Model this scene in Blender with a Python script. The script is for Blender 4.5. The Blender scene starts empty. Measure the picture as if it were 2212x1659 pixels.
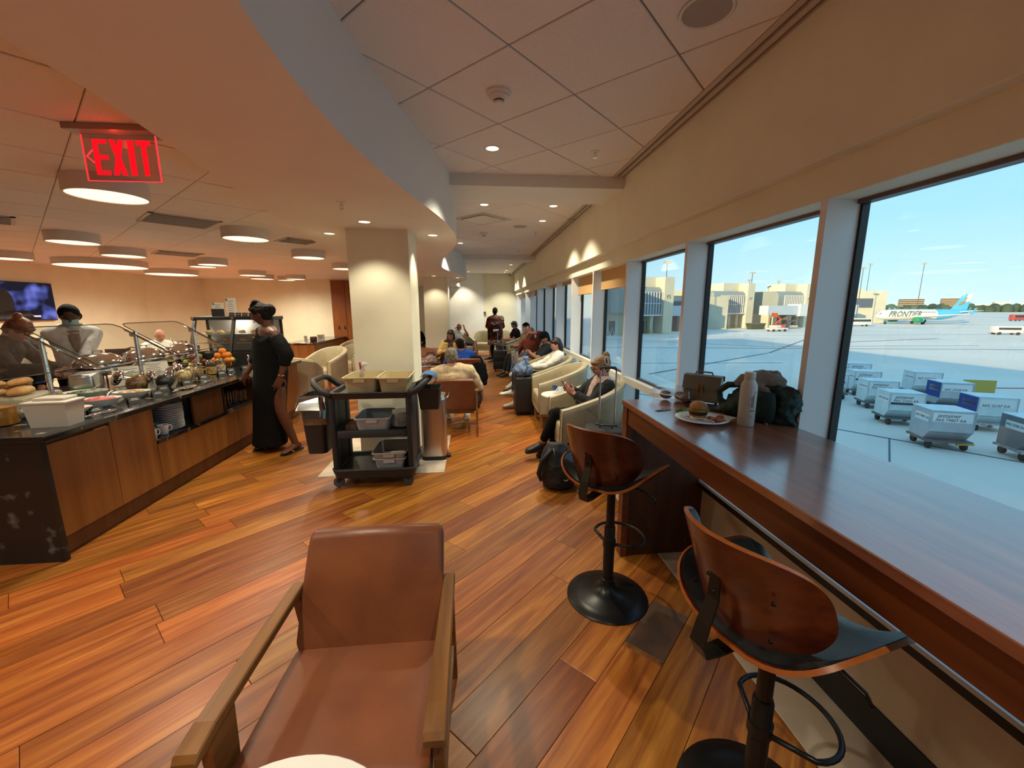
import bpy, bmesh, math, random
from math import sin, cos, pi, radians as RAD, sqrt, atan2
from mathutils import Vector as V, Matrix as M, Euler, noise as NZ

SC = bpy.context.scene
COL = SC.collection
# ------------------------------------------------------------------ camera
cam_d = bpy.data.cameras.new('camera'); cam = bpy.data.objects.new('camera', cam_d); COL.objects.link(cam)
cam_d.sensor_fit = 'HORIZONTAL'; cam_d.sensor_width = 36.0
cam_d.lens = 36.0 * 881.636 / 2212.0
cam_d.clip_start = 0.05; cam_d.clip_end = 3000
_y, _p, _r = RAD(5.19889), RAD(10.48948), RAD(-0.15239)
_f = V((sin(_y)*cos(_p), cos(_y)*cos(_p), -sin(_p))); _rt = V((cos(_y), -sin(_y), 0)); _up = _rt.cross(_f)
_ri = cos(_r)*_rt + sin(_r)*_up; _u2 = -sin(_r)*_rt + cos(_r)*_up
cam.matrix_world = M(((_ri.x, _u2.x, -_f.x, 0), (_ri.y, _u2.y, -_f.y, 0), (_ri.z, _u2.z, -_f.z, 1.62), (0, 0, 0, 1)))
SC.camera = cam
# ------------------------------------------------------------------ sky
W = bpy.data.worlds.new('sky'); SC.world = W; W.use_nodes = True
_nt = W.node_tree; _nt.nodes.clear()
_tc = _nt.nodes.new('ShaderNodeTexCoord'); _sx = _nt.nodes.new('ShaderNodeSeparateXYZ'); _rp = _nt.nodes.new('ShaderNodeValToRGB')
_bg = _nt.nodes.new('ShaderNodeBackground'); _wo = _nt.nodes.new('ShaderNodeOutputWorld')
_rp.color_ramp.elements[0].position = 0.0; _rp.color_ramp.elements[0].color = (0.66, 0.85, 0.86, 1)
_rp.color_ramp.elements[1].position = 0.9; _rp.color_ramp.elements[1].color = (0.25, 0.57, 0.92, 1)
for _pos, _c in ((0.06, (0.53, 0.81, 0.90)), (0.16, (0.38, 0.72, 0.92)), (0.40, (0.28, 0.63, 0.92))):
    _e = _rp.color_ramp.elements.new(_pos); _e.color = (*_c, 1)
_mp = _nt.nodes.new('ShaderNodeMapping'); _mp.inputs['Scale'].default_value = (1.6, 1.6, 9.0)
_cn = _nt.nodes.new('ShaderNodeTexNoise'); _cn.inputs['Scale'].default_value = 1.7; _cn.inputs['Detail'].default_value = 5
_cr = _nt.nodes.new('ShaderNodeMapRange'); _cr.inputs[1].default_value = 0.50; _cr.inputs[2].default_value = 0.78; _cr.inputs[4].default_value = 0.38
_mx = _nt.nodes.new('ShaderNodeMix'); _mx.data_type = 'RGBA'; _mx.inputs[7].default_value = (0.72, 0.80, 0.84, 1)
_nt.links.new(_tc.outputs['Generated'], _sx.inputs[0]); _nt.links.new(_sx.outputs['Z'], _rp.inputs[0])
_nt.links.new(_tc.outputs['Generated'], _mp.inputs[0]); _nt.links.new(_mp.outputs[0], _cn.inputs['Vector'])
_nt.links.new(_cn.outputs['Fac'], _cr.inputs[0]); _nt.links.new(_cr.outputs[0], _mx.inputs[0])
_nt.links.new(_rp.outputs[0], _mx.inputs[6]); _nt.links.new(_mx.outputs[2], _bg.inputs['Color'])
_bg.inputs['Strength'].default_value = 1.0
_nt.links.new(_bg.outputs[0], _wo.inputs[0])
# ------------------------------------------------------------------ sun (low, from behind the terminal)
sun_d = bpy.data.lights.new('sun', 'SUN'); sun = bpy.data.objects.new('sun', sun_d); COL.objects.link(sun)
sun_d.energy = 5.5; sun_d.color = (1.0, 0.76, 0.42); sun_d.angle = RAD(0.6)
sun.rotation_euler = V((0.80, 0.58, -0.245)).to_track_quat('-Z', 'Y').to_euler()
sun.location = (-40, -30, 30)
# daylight portal outside the window wall (guides sky sampling, emits nothing itself)
po_d = bpy.data.lights.new('window_portal', 'AREA'); po_d.shape = 'RECTANGLE'; po_d.size = 20; po_d.size_y = 1.7; po_d.cycles.is_portal = True
po = bpy.data.objects.new('window_portal', po_d); COL.objects.link(po)
po.matrix_world = M.Translation((1.86, 5.9, 1.3)) @ M(((0, 0, 1, 0), (1, 0, 0, 0), (0, 1, 0, 0), (0, 0, 0, 1)))
# ------------------------------------------------------------------ view
SC.view_settings.view_transform = 'Standard'; SC.view_settings.look = 'None'
SC.view_settings.exposure = 0.42; SC.view_settings.gamma = 1.0; SC.view_settings.use_curve_mapping = False
SC.cycles.use_denoising = True
SC.cycles.max_bounces = 8; SC.cycles.diffuse_bounces = 4; SC.cycles.glossy_bounces = 4; SC.cycles.transparent_max_bounces = 16; SC.cycles.transmission_bounces = 6
SC.cycles.sample_clamp_indirect = 6.0
random.seed(7)
# ================================================================== helpers
def lin(c):
    if isinstance(c, str):
        c = c.lstrip('#'); c = [int(c[i:i+2], 16)/255 for i in (0, 2, 4)]
        return tuple((x/12.92 if x <= 0.04045 else ((x+0.055)/1.055)**2.4) for x in c)
    return tuple(c)

MATS = {}
def mat(name, col, rough=0.5, metal=0.0, var=0.0, vscale=12.0, vstretch=(1, 1, 1), col2=None, bump=0.0, bscale=60.0,
        emit=None, estr=0.0, alpha=1.0, trans=0.0, ior=1.45, coat=0.0, sheen=0.0, rand=0.0, spec=0.5, detail=4, rng=(0.35, 0.65), subs=0.0):
    if name in MATS: return MATS[name]
    m = bpy.data.materials.new(name); m.use_nodes = True; nt = m.node_tree
    b = nt.nodes['Principled BSDF']; c = lin(col)
    b.inputs['Base Color'].default_value = (*c, 1); b.inputs['Roughness'].default_value = rough; b.inputs['Metallic'].default_value = metal
    b.inputs['IOR'].default_value = ior; b.inputs['Specular IOR Level'].default_value = spec
    if coat: b.inputs['Coat Weight'].default_value = coat; b.inputs['Coat Roughness'].default_value = 0.1
    if sheen: b.inputs['Sheen Weight'].default_value = sheen
    if trans: b.inputs['Transmission Weight'].default_value = trans
    if subs:
        b.inputs['Subsurface Weight'].default_value = subs; b.inputs['Subsurface Radius'].default_value = (0.02, 0.008, 0.004)
    if emit is not None:
        b.inputs['Emission Color'].default_value = (*lin(emit), 1); b.inputs['Emission Strength'].default_value = estr
    if alpha < 1: b.inputs['Alpha'].default_value = alpha
    if var > 0 or col2 is not None or bump > 0 or rand > 0:
        tc = nt.nodes.new('ShaderNodeTexCoord'); mp = nt.nodes.new('ShaderNodeMapping'); mp.inputs['Scale'].default_value = vstretch
        nt.links.new(tc.outputs['Object'], mp.inputs[0]); src = mp.outputs[0]
        oi = None
        if rand > 0:
            oi = nt.nodes.new('ShaderNodeObjectInfo'); ad = nt.nodes.new('ShaderNodeVectorMath'); ad.operation = 'ADD'
            mu = nt.nodes.new('ShaderNodeMath'); mu.operation = 'MULTIPLY'; mu.inputs[1].default_value = 37.0
            nt.links.new(oi.outputs['Random'], mu.inputs[0]); nt.links.new(src, ad.inputs[0]); nt.links.new(mu.outputs[0], ad.inputs[1]); src = ad.outputs[0]
        if var > 0 or col2 is not None:
            n = nt.nodes.new('ShaderNodeTexNoise'); n.inputs['Scale'].default_value = vscale; n.inputs['Detail'].default_value = detail
            nt.links.new(src, n.inputs['Vector'])
            mr = nt.nodes.new('ShaderNodeMapRange'); mr.inputs[1].default_value = rng[0]; mr.inputs[2].default_value = rng[1]
            nt.links.new(n.outputs['Fac'], mr.inputs[0])
            mx = nt.nodes.new('ShaderNodeMix'); mx.data_type = 'RGBA'
            if col2 is not None: ca, cb = c, lin(col2)
            else: ca, cb = tuple(x*(1-var) for x in c), tuple(min(1, x*(1+var)) for x in c)
            mx.inputs[6].default_value = (*ca, 1); mx.inputs[7].default_value = (*cb, 1)
            nt.links.new(mr.outputs[0], mx.inputs[0]); out = mx.outputs[2]
        else:
            rgb = nt.nodes.new('ShaderNodeRGB'); rgb.outputs[0].default_value = (*c, 1); out = rgb.outputs[0]
        if rand > 0:
            hs = nt.nodes.new('ShaderNodeHueSaturation'); ml = nt.nodes.new('ShaderNodeMapRange')
            ml.inputs[3].default_value = 1-rand; ml.inputs[4].default_value = 1+rand
            nt.links.new(oi.outputs['Random'], ml.inputs[0]); nt.links.new(ml.outputs[0], hs.inputs['Value']); nt.links.new(out, hs.inputs['Color']); out = hs.outputs[0]
        nt.links.new(out, b.inputs['Base Color'])
        if bump > 0:
            bn = nt.nodes.new('ShaderNodeTexNoise'); bn.inputs['Scale'].default_value = bscale; bn.inputs['Detail'].default_value = 3
            nt.links.new(src, bn.inputs['Vector'])
            bp = nt.nodes.new('ShaderNodeBump'); bp.inputs['Strength'].default_value = bump; bp.inputs['Distance'].default_value = 0.01
            nt.links.new(bn.outputs['Fac'], bp.inputs['Height']); nt.links.new(bp.outputs[0], b.inputs['Normal'])
    MATS[name] = m
    return m

def emat(name, col, s):
    if name in MATS: return MATS[name]
    m = bpy.data.materials.new(name); m.use_nodes = True; nt = m.node_tree; nt.nodes.clear()
    e = nt.nodes.new('ShaderNodeEmission'); e.inputs[0].default_value = (*lin(col), 1); e.inputs[1].default_value = s
    o = nt.nodes.new('ShaderNodeOutputMaterial'); nt.links.new(e.outputs[0], o.inputs[0]); MATS[name] = m
    return m

def glassmat(name, tint=(0.96, 0.98, 0.97), ior=1.5, rough=0.0, refl=1.0):
    """thin sheet glass: clear, with a Fresnel reflection"""
    if name in MATS: return MATS[name]
    m = bpy.data.materials.new(name); m.use_nodes = True; nt = m.node_tree; nt.nodes.clear()
    t = nt.nodes.new('ShaderNodeBsdfTransparent'); t.inputs[0].default_value = (*tint, 1)
    g = nt.nodes.new('ShaderNodeBsdfGlossy'); g.inputs['Roughness'].default_value = rough
    lw = nt.nodes.new('ShaderNodeLayerWeight'); lw.inputs[0].default_value = 0.5
    pw = nt.nodes.new('ShaderNodeMath'); pw.operation = 'POWER'; pw.inputs[1].default_value = 5.0
    mu = nt.nodes.new('ShaderNodeMapRange'); F0 = ((ior-1)/(ior+1))**2; mu.inputs[3].default_value = F0*refl; mu.inputs[4].default_value = min(1.0, refl)
    x = nt.nodes.new('ShaderNodeMixShader'); o = nt.nodes.new('ShaderNodeOutputMaterial')
    nt.links.new(lw.outputs['Facing'], pw.inputs[0]); nt.links.new(pw.outputs[0], mu.inputs[0]); nt.links.new(mu.outputs[0], x.inputs[0]); nt.links.new(t.outputs[0], x.inputs[1]); nt.links.new(g.outputs[0], x.inputs[2]); nt.links.new(x.outputs[0], o.inputs[0])
    MATS[name] = m
    return m

def frame_from(d):
    d = d.normalized(); a = V((0, 0, 1)) if abs(d.z) < 0.95 else V((1, 0, 0))
    x = d.cross(a).normalized(); y = x.cross(d).normalized()   # y ~ up
    return x, y

class MB:
    """collects shapes, then links them as ONE mesh object"""
    def __init__(s): s.v = []; s.f = []; s.mi = []; s.cur = 0
    def add(s, vs, fs, mtx=None):
        o = len(s.v)
        s.v += [tuple(mtx @ V(p)) if mtx else tuple(p) for p in vs]
        s.f += [tuple(i+o for i in f) for f in fs]; s.mi += [s.cur]*len(fs); return s
    def box(s, x0, x1, y0, y1, z0, z1, mtx=None):
        return s.add([(x0, y0, z0), (x1, y0, z0), (x1, y1, z0), (x0, y1, z0), (x0, y0, z1), (x1, y0, z1), (x1, y1, z1), (x0, y1, z1)],
                     [(3, 2, 1, 0), (4, 5, 6, 7), (0, 1, 5, 4), (1, 2, 6, 5), (2, 3, 7, 6), (3, 0, 4, 7)], mtx)
    def rbox(s, x0, x1, y0, y1, z0, z1, r=0.01, seg=2, mtx=None):
        bm = bmesh.new(); bmesh.ops.create_cube(bm, size=1.0)
        for v in bm.verts: v.co = V((x0+(v.co.x+.5)*(x1-x0), y0+(v.co.y+.5)*(y1-y0), z0+(v.co.z+.5)*(z1-z0)))
        r = min(r, 0.49*min(x1-x0, y1-y0, z1-z0))
        bmesh.ops.bevel(bm, geom=bm.edges[:], offset=r, segments=seg, profile=0.5, affect='EDGES')
        return s.bm(bm, mtx)
    def bm(s, bm, mtx=None):
        bm.verts.index_update(); vs = [tuple(v.co) for v in bm.verts]; fs = [tuple(v.index for v in f.verts) for f in bm.faces]; bm.free()
        return s.add(vs, fs, mtx)
    def lathe(s, prof, seg=24, c=(0, 0, 0), mtx=None, cap=True, sx=1.0, sy=1.0):
        """profile of (radius, z) turned about z"""
        vs = []; fs = []; n = len(prof)
        for r, z in prof:
            for k in range(seg):
                a = 2*pi*k/seg; vs.append((c[0]+r*cos(a)*sx, c[1]+r*sin(a)*sy, c[2]+z))
        for i in range(n-1):
            for k in range(seg):
                k2 = (k+1) % seg; fs.append((i*seg+k, i*seg+k2, (i+1)*seg+k2, (i+1)*seg+k))
        if cap:
            if prof[0][0] > 1e-5: fs.append(tuple(reversed(range(seg))))
            if prof[-1][0] > 1e-5: fs.append(tuple(range((n-1)*seg, n*seg)))
        return s.add(vs, fs, mtx)
    def cyl(s, p0, p1, r0, r1=None, seg=12):
        return s.tube([p0, p1], [r0, r0 if r1 is None else r1], seg)
    def tube(s, pts, r, seg=8, cap=True, closed=False):
        """round tube along a path; r a number or list"""
        pts = [V(p) for p in pts]; n = len(pts); rs = r if isinstance(r, (list, tuple)) else [r]*n
        secs = []; up = None
        for i in range(n):
            a = pts[(i-1) % n] if (i > 0 or closed) else pts[i]; b = pts[(i+1) % n] if (i < n-1 or closed) else pts[i]
            d = (b-a).normalized()
            if up is None: x, y = frame_from(d)
            else:
                x = (up[0]-d*up[0].dot(d))
                x = x.normalized() if x.length > 1e-6 else frame_from(d)[0]
                y = x.cross(d)
            up = (x, y); secs.append([pts[i]+x*(rs[i]*cos(2*pi*k/seg))+y*(rs[i]*sin(2*pi*k/seg)) for k in range(seg)])
        return s.skin(secs, cap, closed)
    def skin(s, secs, cap=True, closed=False):
        """closed rings joined in order"""
        n = len(secs); m = len(secs[0]); vs = [tuple(p) for q in secs for p in q]; fs = []
        for i in range(n if closed else n-1):
            j = (i+1) % n
            for k in range(m):
                k2 = (k+1) % m; fs.append((i*m+k, i*m+k2, j*m+k2, j*m+k))
        if cap and not closed: fs.append(tuple(reversed(range(m)))); fs.append(tuple(range((n-1)*m, n*m)))
        return s.add(vs, fs)
    def loft(s, secs, seg=16, cap=True):
        """sections: (centre, rx, ry, xdir, ydir) ellipses"""
        R = []
        for c, rx, ry, xd, yd in secs:
            c = V(c); xd = V(xd); yd = V(yd)
            R.append([c+xd*(rx*cos(2*pi*k/seg))+yd*(ry*sin(2*pi*k/seg)) for k in range(seg)])
        return s.skin(R, cap)
    def ell(s, c, r, seg=16, rings=10, mtx=None, rot=None):
        vs = []; fs = []; r = (r, r, r) if not isinstance(r, (tuple, list)) else r
        rm = rot.to_matrix() if rot else None
        vs.append((0, 0, -1))
        for i in range(1, rings):
            a = -pi/2+pi*i/rings
            for k in range(seg):
                b = 2*pi*k/seg; vs.append((cos(a)*cos(b), cos(a)*sin(b), sin(a)))
        vs.append((0, 0, 1)); L = len(vs)-1
        for k in range(seg):
            fs.append((0, 1+(k+1) % seg, 1+k)); fs.append((L, L-seg+k, L-seg+(k+1) % seg))
        for i in range(rings-2):
            for k in range(seg):
                a = 1+i*seg; k2 = (k+1) % seg; fs.append((a+k, a+k2, a+seg+k2, a+seg+k))
        vv = []
        for p in vs:
            q = V((p[0]*r[0], p[1]*r[1], p[2]*r[2]))
            if rm: q = rm @ q
            vv.append(V(c)+q)
        return s.add(vv, fs, mtx)
    def prism(s, poly, z0, z1, mtx=None):
        n = len(poly); vs = [(x, y, z0) for x, y in poly]+[(x, y, z1) for x, y in poly]
        fs = [tuple(reversed(range(n))), tuple(range(n, 2*n))]+[(k, (k+1) % n, n+(k+1) % n, n+k) for k in range(n)]
        return s.add(vs, fs, mtx)
    def sheet(s, grid, th, closed_u=False):
        """grid[i][j] of points -> slab of thickness th along the normals"""
        n = len(grid); m = len(grid[0]); top = [[V(p) for p in r] for r in grid]; nor = []
        for i in range(n):
            row = []
            for j in range(m):
                a = top[min(i+1, n-1)][j]-top[max(i-1, 0)][j]; b = top[i][min(j+1, m-1)]-top[i][max(j-1, 0)]
                q = a.cross(b); row.append(q.normalized() if q.length > 1e-9 else V((0, 0, 1)))
            nor.append(row)
        vs = [p for r in top for p in r]+[top[i][j]-nor[i][j]*(th[i][j] if isinstance(th, list) else th) for i in range(n) for j in range(m)]
        N = n*m; fs = []
        for i in range(n-1):
            for j in range(m-1):
                a = i*m+j; fs.append((a, a+m, a+m+1, a+1)); fs.append((N+a, N+a+1, N+a+m+1, N+a+m))
        for i in range(n-1):
            a = i*m; fs.append((a, N+a, N+a+m, a+m)); a = i*m+m-1; fs.append((a, a+m, N+a+m, N+a))
        for j in range(m-1):
            a = j; fs.append((a, a+1, N+a+1, N+a)); a = (n-1)*m+j; fs.append((a, N+a, N+a+1, a+1))
        return s.add(vs, fs)
    def build(s, name, material, parent=None, smooth=False, loc=None, angle=None):
        me = bpy.data.meshes.new(name); me.from_pydata([tuple(p) for p in s.v], [], s.f); me.validate(); me.update()
        for m in (material if isinstance(material, (list, tuple)) else [material]): me.materials.append(m)
        if any(s.mi):
            for p, k in zip(me.polygons, s.mi): p.material_index = k
        if smooth:
            me.polygons.foreach_set('use_smooth', [True]*len(me.polygons))
            if angle is not None: me.set_sharp_from_angle(angle=RAD(angle))
        o = bpy.data.objects.new(name, me); COL.objects.link(o)
        if parent is not None: o.parent = parent
        if loc is not None: o.location = loc
        return o

def thing(name, label, cat, loc=(0, 0, 0), rz=0.0, group=None, kind=None):
    o = bpy.data.objects.new(name, None); COL.objects.link(o); o.empty_display_size = 0.1
    o.location = loc; o.rotation_euler = (0, 0, rz); tag(o, label, cat, group, kind); return o
def tag(o, label=None, cat=None, group=None, kind=None):
    if label: o['label'] = label
    if cat: o['category'] = cat
    if group: o['group'] = group
    if kind: o['kind'] = kind
    return o
def plabel(o, label): o['label'] = label; return o
def struct(o, label=None):
    o['kind'] = 'structure'
    if label: o['label'] = label
    return o
def dup(root, loc, rz=None, label=None, group=None, scale=None):
    r = root.copy(); COL.objects.link(r); r.location = loc
    if rz is not None: r.rotation_euler = (0, 0, rz)
    if scale is not None: r.scale = scale
    if label: r['label'] = label
    if group: r['group'] = group
    for ch in root.children:
        c = ch.copy(); COL.objects.link(c); c.parent = r
        for g in ch.children:
            d = g.copy(); COL.objects.link(d); d.parent = c
    return r
def lamp(name, kind, loc, energy, color, size=0.1, parent=None, spot=None, blend=0.5, direction=(0, 0, -1)):
    d = bpy.data.lights.new(name, kind); d.energy = energy; d.color = color
    if kind == 'SPOT': d.spot_size = RAD(spot); d.spot_blend = blend; d.shadow_soft_size = size
    elif kind == 'AREA': d.shape = 'DISK'; d.size = size
    else: d.shadow_soft_size = size
    o = bpy.data.objects.new(name, d); COL.objects.link(o); o.location = loc
    o.rotation_euler = V(direction).to_track_quat('-Z', 'Y').to_euler()
    if parent is not None: o.parent = parent
    return o
def text(name, body, size, material, mtx, parent=None, depth=0.001, align='CENTER', sx=1.0, shear=0.0):
    c = bpy.data.curves.new(name, 'FONT'); c.body = body; c.size = size; c.extrude = depth; c.align_x = align; c.align_y = 'CENTER'; c.shear = shear
    c.resolution_u = 2; c.materials.append(material)
    q = bpy.data.objects.new(name, c); COL.objects.link(q); me = bpy.data.meshes.new_from_object(q.evaluated_get(bpy.context.evaluated_depsgraph_get())) if False else q.to_mesh().copy()
    q.to_mesh_clear(); bpy.data.objects.remove(q); me.materials.clear(); me.materials.append(material); o = bpy.data.objects.new(name, me); COL.objects.link(o)
    if parent is not None: o.parent = parent
    o.matrix_basis = mtx @ M.Diagonal((sx, 1, 1, 1)); return o
def basis(o, x, y, z):
    """matrix from origin and axis vectors"""
    x, y, z = V(x), V(y), V(z)
    return M(((x.x, y.x, z.x, o[0]), (x.y, y.y, z.y, o[1]), (x.z, y.z, z.z, o[2]), (0, 0, 0, 1)))
def bev(o, w=0.003, seg=2):
    m = o.modifiers.new('bevel', 'BEVEL'); m.width = w; m.segments = seg; m.limit_method = 'ANGLE'; m.angle_limit = RAD(40); return o
def clip_poly(poly, axis, lim, keep_less=True):
    out = []
    for i in range(len(poly)):
        a, b = poly[i], poly[(i+1) % len(poly)]
        ia = (a[axis] <= lim) == keep_less; ib = (b[axis] <= lim) == keep_less
        if ia: out.append(a)
        if ia != ib:
            t = (lim-a[axis])/(b[axis]-a[axis]); out.append((a[0]+(b[0]-a[0])*t, a[1]+(b[1]-a[1])*t))
    return out
# ================================================================== materials of the shell
ZC, ZS, ZL = 2.876, 2.385, 2.47          # tile ceiling by the windows, curved soffit, left ceiling
m_wall = mat('wall_paint', (0.81, 0.76, 0.59), 0.75, var=0.03, vscale=3, bump=0.04, bscale=220)
m_wallw = mat('wall_paint_white', (0.80, 0.78, 0.73), 0.7, var=0.02, vscale=3, bump=0.03, bscale=220)
m_soffit = mat('soffit_paint', (0.80, 0.73, 0.64), 0.8, var=0.02, vscale=2)
m_fascia = mat('fascia_paint', (0.82, 0.80, 0.78), 0.75, var=0.02, vscale=2)
m_tile = mat('ceiling_tile', (0.82, 0.76, 0.71), 0.85, var=0.035, vscale=90, bump=0.12, bscale=260, rand=0.03)
m_grid = mat('ceiling_grid', (0.20, 0.17, 0.15), 0.6)
m_fin = mat('window_fin_paint', (0.82, 0.81, 0.80), 0.45)
m_black = mat('black_gasket', (0.012, 0.012, 0.013), 0.45)
m_frame = mat('dark_bronze_frame', (0.16, 0.11, 0.10), 0.4, metal=0.3)
m_glass = glassmat('window_glass', (0.965, 0.985, 0.985), 1.52)
m_stone = mat('floor_tile_cream', (0.62, 0.52, 0.40), 0.35, var=0.10, vscale=6, detail=6)
m_slab = mat('sub_floor', (0.03, 0.014, 0.007), 0.8)

def wood_planks():
    m = bpy.data.materials.new('plank_wood'); m.use_nodes = True; nt = m.node_tree; b = nt.nodes['Principled BSDF']
    tc = nt.nodes.new('ShaderNodeTexCoord'); oi = nt.nodes.new('ShaderNodeObjectInfo')
    mu = nt.nodes.new('ShaderNodeMath'); mu.operation = 'MULTIPLY'; mu.inputs[1].default_value = 61.0
    ad = nt.nodes.new('ShaderNodeVectorMath'); ad.operation = 'ADD'
    nt.links.new(oi.outputs['Random'], mu.inputs[0]); nt.links.new(tc.outputs['Object'], ad.inputs[0]); nt.links.new(mu.outputs[0], ad.inputs[1])
    mp = nt.nodes.new('ShaderNodeMapping'); mp.inputs['Scale'].default_value = (1.1, 14, 1); nt.links.new(ad.outputs[0], mp.inputs[0])
    n1 = nt.nodes.new('ShaderNodeTexNoise'); n1.inputs['Scale'].default_value = 1.6; n1.inputs['Detail'].default_value = 7; n1.inputs['Distortion'].default_value = 0.6
    nt.links.new(mp.outputs[0], n1.inputs['Vector'])
    mp2 = nt.nodes.new('ShaderNodeMapping'); mp2.inputs['Scale'].default_value = (6, 90, 1); nt.links.new(ad.outputs[0], mp2.inputs[0])
    n2 = nt.nodes.new('ShaderNodeTexNoise'); n2.inputs['Scale'].default_value = 1.0; n2.inputs['Detail'].default_value = 4; nt.links.new(mp2.outputs[0], n2.inputs['Vector'])
    n3 = nt.nodes.new('ShaderNodeTexNoise'); n3.inputs['Scale'].default_value = 2.2; nt.links.new(ad.outputs[0], n3.inputs['Vector'])
    r1 = nt.nodes.new('ShaderNodeValToRGB'); e = r1.color_ramp.elements
    e[0].position = 0.25; e[0].color = (*lin('#733a11'), 1); e[1].position = 0.8; e[1].color = (*lin('#c07f35'), 1)
    k = e.new(0.5); k.color = (*lin('#9a591d'), 1)
    nt.links.new(n1.outputs['Fac'], r1.inputs[0])
    hs = nt.nodes.new('ShaderNodeHueSaturation')
    # tone per board
    rr = nt.nodes.new('ShaderNodeValToRGB'); ee = rr.color_ramp.elements
    ee[0].position = 0; ee[0].color = (0.62, 0.62, 0.62, 1); ee[1].position = 1.0; ee[1].color = (1.28, 1.28, 1.28, 1)
    for q, vv in ((0.15, 0.74), (0.45, 0.92), (0.75, 1.06)):
        z = ee.new(q); z.color = (vv, vv, vv, 1)
    nt.links.new(oi.outputs['Random'], rr.inputs[0]); nt.links.new(rr.outputs[0], hs.inputs['Value'])
    hm = nt.nodes.new('ShaderNodeMath'); hm.operation = 'FRACT'; h0 = nt.nodes.new('ShaderNodeMath'); h0.operation = 'MULTIPLY'; h0.inputs[1].default_value = 7.31
    nt.links.new(oi.outputs['Random'], h0.inputs[0]); nt.links.new(h0.outputs[0], hm.inputs[0])
    hr = nt.nodes.new('ShaderNodeMapRange'); hr.inputs[3].default_value = 0.488; hr.inputs[4].default_value = 0.51; nt.links.new(hm.outputs[0], hr.inputs[0]); nt.links.new(hr.outputs[0], hs.inputs['Hue'])
    mx = nt.nodes.new('ShaderNodeMix'); mx.data_type = 'RGBA'; mx.blend_type = 'MULTIPLY'; mx.inputs[0].default_value = 0.34
    g = nt.nodes.new('ShaderNodeMapRange'); g.inputs[1].default_value = 0.3; g.inputs[2].default_value = 0.62; g.inputs[3].default_value = 0.62; g.inputs[4].default_value = 1.08
    nt.links.new(n2.outputs['Fac'], g.inputs[0]); nt.links.new(r1.outputs[0], mx.inputs[6]); nt.links.new(g.outputs[0], mx.inputs[7])
    nt.links.new(mx.outputs[2], hs.inputs['Color']); nt.links.new(hs.outputs[0], b.inputs['Base Color'])
    rg = nt.nodes.new('ShaderNodeMapRange'); rg.inputs[3].default_value = 0.30; rg.inputs[4].default_value = 0.46
    nt.links.new(n3.outputs['Fac'], rg.inputs[0]); nt.links.new(rg.outputs[0], b.inputs['Roughness'])
    bp = nt.nodes.new('ShaderNodeBump'); bp.inputs['Strength'].default_value = 0.08; bp.inputs['Distance'].default_value = 0.004
    nt.links.new(n2.outputs['Fac'], bp.inputs['Height']); nt.links.new(bp.outputs[0], b.inputs['Normal'])
    return m
m_plank = wood_planks()
# ================================================================== floor
fl = struct(MB().box(-10, 1.75, -4.2, 16.2, -0.08, -0.012).build('floor', m_slab))
rnd = random.Random(11)
PW = 0.1935; V0 = 0.5025; S2 = sqrt(0.5)
joints = {0: [1.675], 1: [1.411], 2: [0.857, 2.45], 3: [1.9]}
planks = []
for k in range(-10, 100):
    v0 = V0+PW*k
    js = list(joints.get(k, []))
    u = (js[0] if js else rnd.uniform(0, 1.6)); us = [u]
    q = u
    while q < 22: q += rnd.choice((0.75, 1.05, 1.3, 1.6, 1.9, 2.3)) if len(us) > 1 or not js else 1.25; us.append(q)
    q = u
    while q > -9: q -= rnd.choice((0.8, 1.1, 1.4, 1.8, 2.2)); us.insert(0, q)
    for a, b in zip(us[:-1], us[1:]):
        ctr_u, ctr_v = (a+b)/2, v0+PW/2
        cx, cy = (ctr_u-ctr_v)*S2, (ctr_u+ctr_v)*S2
        # corners in world, clipped to the room
        pol = [((uu-vv)*S2, (uu+vv)*S2) for uu, vv in ((a+.0012, v0+.0012), (b-.0012, v0+.0012), (b-.0012, v0+PW-.0012), (a+.0012, v0+PW-.0012))]
        pol = clip_poly(pol, 0, 1.26, True)
        if pol: pol = clip_poly(pol, 0, -9.0, False)
        if pol: pol = clip_poly(pol, 1, -3.9, False)
        if pol: pol = clip_poly(pol, 1, 15.6, True)
        if len(pol) < 3: continue
        mx_, my_ = sum(p[0] for p in pol)/len(pol), sum(p[1] for p in pol)/len(pol)
        if my_ < 0.55: d = 60+abs(my_)
        else:
            d = sqrt(mx_*mx_+my_*my_)
            if mx_ < -2.65-max(0, (my_-2.7)*0.0) and my_ > 2.6: d += 30          # behind the buffet
            if mx_ < -1.35*my_-0.2: d += 50                                         # out of view
        planks.append((d, pol, cx, cy))
planks.sort(key=lambda t: t[0])
rest = MB()
def plank_mesh(mb, pol, org, z1=0.0):
    c, s = S2, S2
    loc = []
    for x, y in pol:
        dx, dy = x-org[0], y-org[1]; loc.append((dx*c+dy*s, -dx*s+dy*c))
    n = len(loc); cx = sum(p[0] for p in loc)/n; cy = sum(p[1] for p in loc)/n
    ins = [(x+(cx-x)/max(1e-6, sqrt((cx-x)**2+(cy-y)**2))*0.002, y+(cy-y)/max(1e-6, sqrt((cx-x)**2+(cy-y)**2))*0.002) for x, y in loc]
    vs = [(x, y, -0.012) for x, y in loc]+[(x, y, z1-0.0012) for x, y in loc]+[(x, y, z1) for x, y in ins]
    fs = [(k, (k+1) % n, n+(k+1) % n, n+k) for k in range(n)]+[(n+k, n+(k+1) % n, 2*n+(k+1) % n, 2*n+k) for k in range(n)]+[tuple(range(2*n, 3*n))]
    mb.add(vs, fs)
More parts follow.
